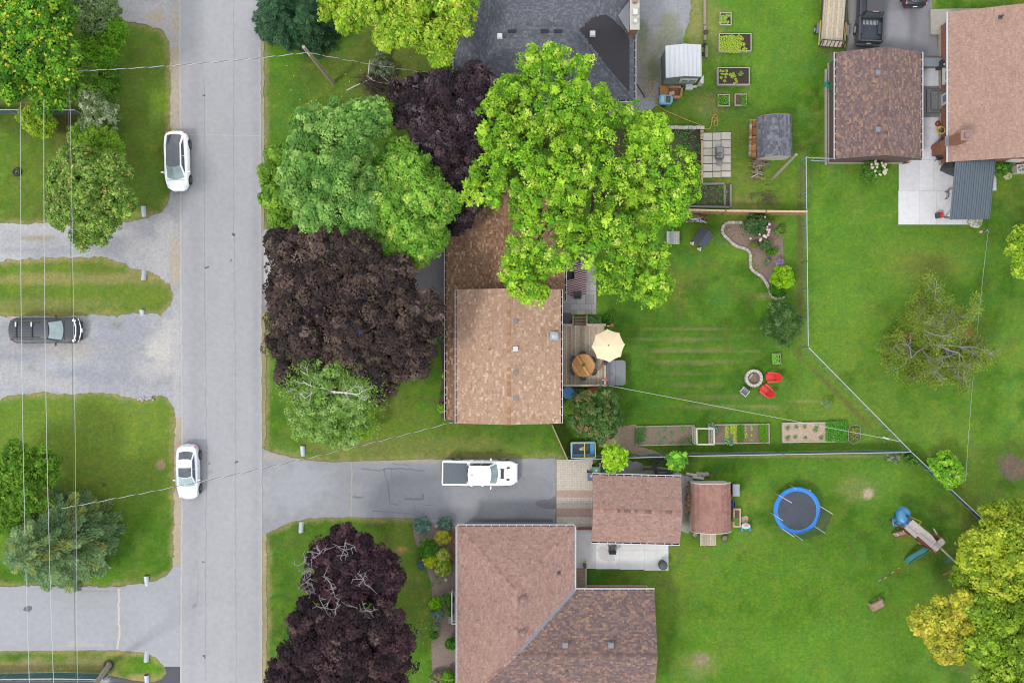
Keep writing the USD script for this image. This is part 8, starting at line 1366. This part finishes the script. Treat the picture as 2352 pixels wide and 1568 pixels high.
for k in range(10): m = MB().box(*P2(1325 + k * 3.7, 1212), 0, .12, .16, .3); m.c = [np.broadcast_to(alb(160, 104, 84) * r.uniform(.85, 1.1), (m.n, 3))]; part(t, 'brick', m, 'stone')
t = thing('back_steps', 'brown timber steps at the inside corner of the bottom house', 'steps', (*P2(1333, 1328), 0))
for k in range(5): m = MB().box(*P2(1333, 1308 + k * 9.5), 0, .88, .32, .15 * (k + 1)); m.c = [np.broadcast_to(alb(184, 162, 142), (m.n, 3))]; part(t, 'tread', m, 'wood')
m = MB().bar(P(1346, 1305, .9), P(1346, 1351, 1.3), .1, .1); m.c = [np.broadcast_to(alb(198, 184, 160), (m.n, 3))]; part(t, 'rail', m, 'wood')
t = thing('covered_grill', 'round black covered grill at the corner of the bottom patio', 'grill', (*P2(1524, 1299), 0)); p = P2(1524, 1299, .9); part(t, 'cover', MB().lathe([(.30, .1), (.36, .5), (.37, .8), (.30, .95), (.1, 1.02), (0.001, 1.03)], *p, 10), 'vent_dark', smooth=20); part(t, 'feet', MB().cyl(*p, 0, .12, .25), 'black_trim')
t = thing('plant_stand', 'small dark stand with a yellow-green plant on the bottom patio', 'plant stand', (*P2(1343, 1293), 0)); part(t, 'stand', MB().box(*P2(1342.5, 1296), .08, .22, .3, .45), 'black_plastic'); crop('pot_leaves', 'yellow-green plant on the dark stand', YG, [(1344.5, 1289)], .4, .13, .15, 18, .1, 531, None)
single('stone_disc', 'round pale stepping stone at the drive end of the front bed', 'stone', MB().cyl(*P2(1002, 1207), 0, .05, .13), 'cream_siding'); single('stone_disc', 'round pale stepping stone in the bare middle of the front bed', 'stone', MB().cyl(*P2(1024, 1331), 0, .05, .12), 'cream_siding')
# things on the white patio
for x, y, lab, c in ((2150.5, 286, 'red watering can by the walk steps', (226, 50, 70)), (2141, 341, 'red ball-shaped pot on the walk by the chimney breast', (232, 74, 84))):
    t = thing('red_pot', lab, 'pot', (*P2(x, y), 0)); part(t, 'body', MB().ball((*P2(x, y), .2), .2, 2, c=alb(*c), s=(1, 1, .9)), 'plastic'); part(t, 'rim', MB().tube([(P2(x, y)[0] + .17 * math.cos(a), P2(x, y)[1] + .17 * math.sin(a), .33) for a in np.linspace(0, 6.28, 17)], .03, 5), 'black_plastic')
t = thing('hose_reel', 'yellow hose wound on a wall reel on the brick bungalow', 'hose reel', (*P2(2160, 299), 0)); p = P(2161, 299, .8)
for k in range(4): part(t, 'coil', MB().tube([p + [(.34 - k * .02) * math.cos(a) * .55 + k * .03, (.34 - k * .02) * math.sin(a), .28 * math.cos(a + .6)] for a in np.linspace(0, 6.283, 25)], .035, 6), 'hose_yellow')
part(t, 'drum', MB().tube([p + [.1, 0, 0], p + [.3, 0, 0]], .14, 12), 'black_plastic')
t = thing('grey_chest', 'long pale grey storage chest between the speckled garage and the brick bungalow', 'box', (*P2(2140, 143), 0)); simple('chest_grey', alb(150, 160, 166), .5, .05); part(t, 'body', MB().box(*P2(2140, 143, .7), 0, 1.5, .62, .7), 'vent_grey'); part(t, 'lid', MB().box(*P2(2140, 143, .75), .7, 1.56, .68, .06), 'chest_grey')
for x, y, lab in ((2077, 371, 'black lantern with red glass at the top corner of the white patio'), (2153, 496, 'black lantern with red glass at the lower part of the white patio')):
    t = thing('patio_lantern', lab, 'lantern', (*P2(x, y), 0), .15); A = lambda n, m, mt: part(t, n, m, mt, world=False); A('body', MB().box(0, 0, 0, .44, .42, .55), 'black_plastic'); A('glow_glass', MB().box(.08, 0, .55, .26, .34, .03), 'lamp_red'); A('lid', MB().box(-.14, 0, .55, .16, .42, .08), 'black_plastic')
t = thing('grill_cover', 'black covered barbecue at the canopy edge by the brick bungalow', 'grill', (*P2(2180, 391), 0), -.4); A = lambda n, m, mt: part(t, n, m, mt, world=False); A('cover', MB().grid([[(x * w, y * d, z) for x, y in ((-1, -1), (0, -1.1), (1, -1), (1, 1), (0, 1.1), (-1, 1), (-1, -1))] for w, d, z in ((.72, .34, 0), (.75, .36, .7), (.60, .30, 1.05), (.2, .1, 1.12), (.01, .01, 1.13))]), 'black_plastic')
t = thing('canopy_table', 'white round table with dark chair showing at the canopy edge', 'table', (*P2(2186, 450), 0)); part(t, 'top', MB().cyl(*P2(2187, 448, .74), .70, .74, .42), 'white_paint'); part(t, 'leg', MB().cyl(*P2(2187, 448), 0, .7, .05), 'alloy'); patio_chair('dark curved chair at the canopy edge table', 2176, 450, -math.pi / 2, 'patio_chair', 'wicker')
t = thing('air_conditioner', 'white square air conditioner with round fan grille beside the brick bungalow', 'air conditioner', (*P2(2333.5, 391), 0), .05); A = lambda n, m, mt: part(t, n, m, mt, world=False); A('casing', MB().prism(sbox(-.34, -.34, .34, .34).buffer(-.08).buffer(.08), 0, .75), 'cream_siding'); A('fan_well', MB().cyl(0, 0, .75, .756, .27, n=28), 'vent_dark'); A('hub', MB().cyl(0, 0, .756, .78, .09), 'galvanised')
for k in range(4): a = k * 1.571 + .3; A('fan_blade', MB().bar((.08 * math.cos(a), .08 * math.sin(a), .765), (.25 * math.cos(a), .25 * math.sin(a), .77), .12, .01), 'alloy')
for R in (.12, .2, .27): A('guard_ring', MB().tube([(R * math.cos(a), R * math.sin(a), .79) for a in np.linspace(0, 6.283, 25)], .008, 4), 'white_paint')
t = thing('splash_pool', 'round pale blue pool glimpsed through the lime maple near its top', 'pool', (*P2(1240, 278), 0)); p = P2(1240, 278); m = MB().lathe([(1.25, 0), (1.30, .5), (1.22, .55), (1.18, .45)], *p, 36); m.c = [np.broadcast_to(alb(90, 190, 206), (m.n, 3))]; part(t, 'wall', m, 'plastic'); part(t, 'water', MB().cyl(*p, 0, .42, 1.2, n=36), 'water')
single('blue_scrap', 'small blue scrap caught in the top of the largest purple maple', 'scrap', MB().ball(P(827, 763, 12.4), .16, 1, s=(.6, 1, .7), c=alb(30, 50, 150)), 'cloth')
single('small_vase', 'dark round ball on the grass above the blue spruce', 'ball', MB().ball((*P2(240, 1111), .1), .1, 2), 'vent_dark'); single('tree_stump', 'flat cut tree stump in the grass below the utility pole', 'stump', MB().cyl(*P2(817, 237), -.05, .08, .24, .22), 'cream_siding')
# fallen yellow leaves, clover and dandelions sprinkled on the lawns
def flecks(name, label, n, region, cs, size, seed, cat):
    rr = np.random.default_rng(seed); x0, y0, x1, y1 = region; pts = np.array([P2(a, b) for a, b in zip(rr.uniform(x0, x1, n), rr.uniform(y0, y1, n))]); ok = ~contains_xy(paved, pts[:, 0], pts[:, 1]); pts = pts[ok]; k = len(pts); m = MB(); leaves(m, np.c_[pts, np.full(k, .03)], unit(np.array([0, 0, 1.0]) + rr.normal(0, .2, (k, 3))), size * rr.uniform(.6, 1.3, k), tones(cs, [1] * len(cs), k, rr), rr); single(name, label, cat, m, 'foliage', kind='stuff', keep=True)
flecks('fallen_leaves', 'pale fallen leaves scattered on the lawn by the utility pole', 60, (620, 130, 960, 250), [(226, 222, 180), (206, 196, 140)], .11, 1, 'fallen leaves'); flecks('clover_flowers', 'tiny white clover flowers scattered on the lower right lawn', 420, (1560, 1130, 2300, 1560), [(226, 232, 216), (200, 216, 190)], .05, 2, 'clover'); flecks('fallen_leaves', 'dry leaf litter on the grass in front of the bottom house', 110, (955, 1370, 998, 1480), [(170, 170, 96), (150, 156, 84), (190, 184, 120)], .09, 3, 'fallen leaves'); flecks('weed_flowers', 'small pale flowers in the grass of the vegetable lawn', 240, (1600, 20, 1900, 340), [(220, 230, 200)], .05, 4, 'clover')
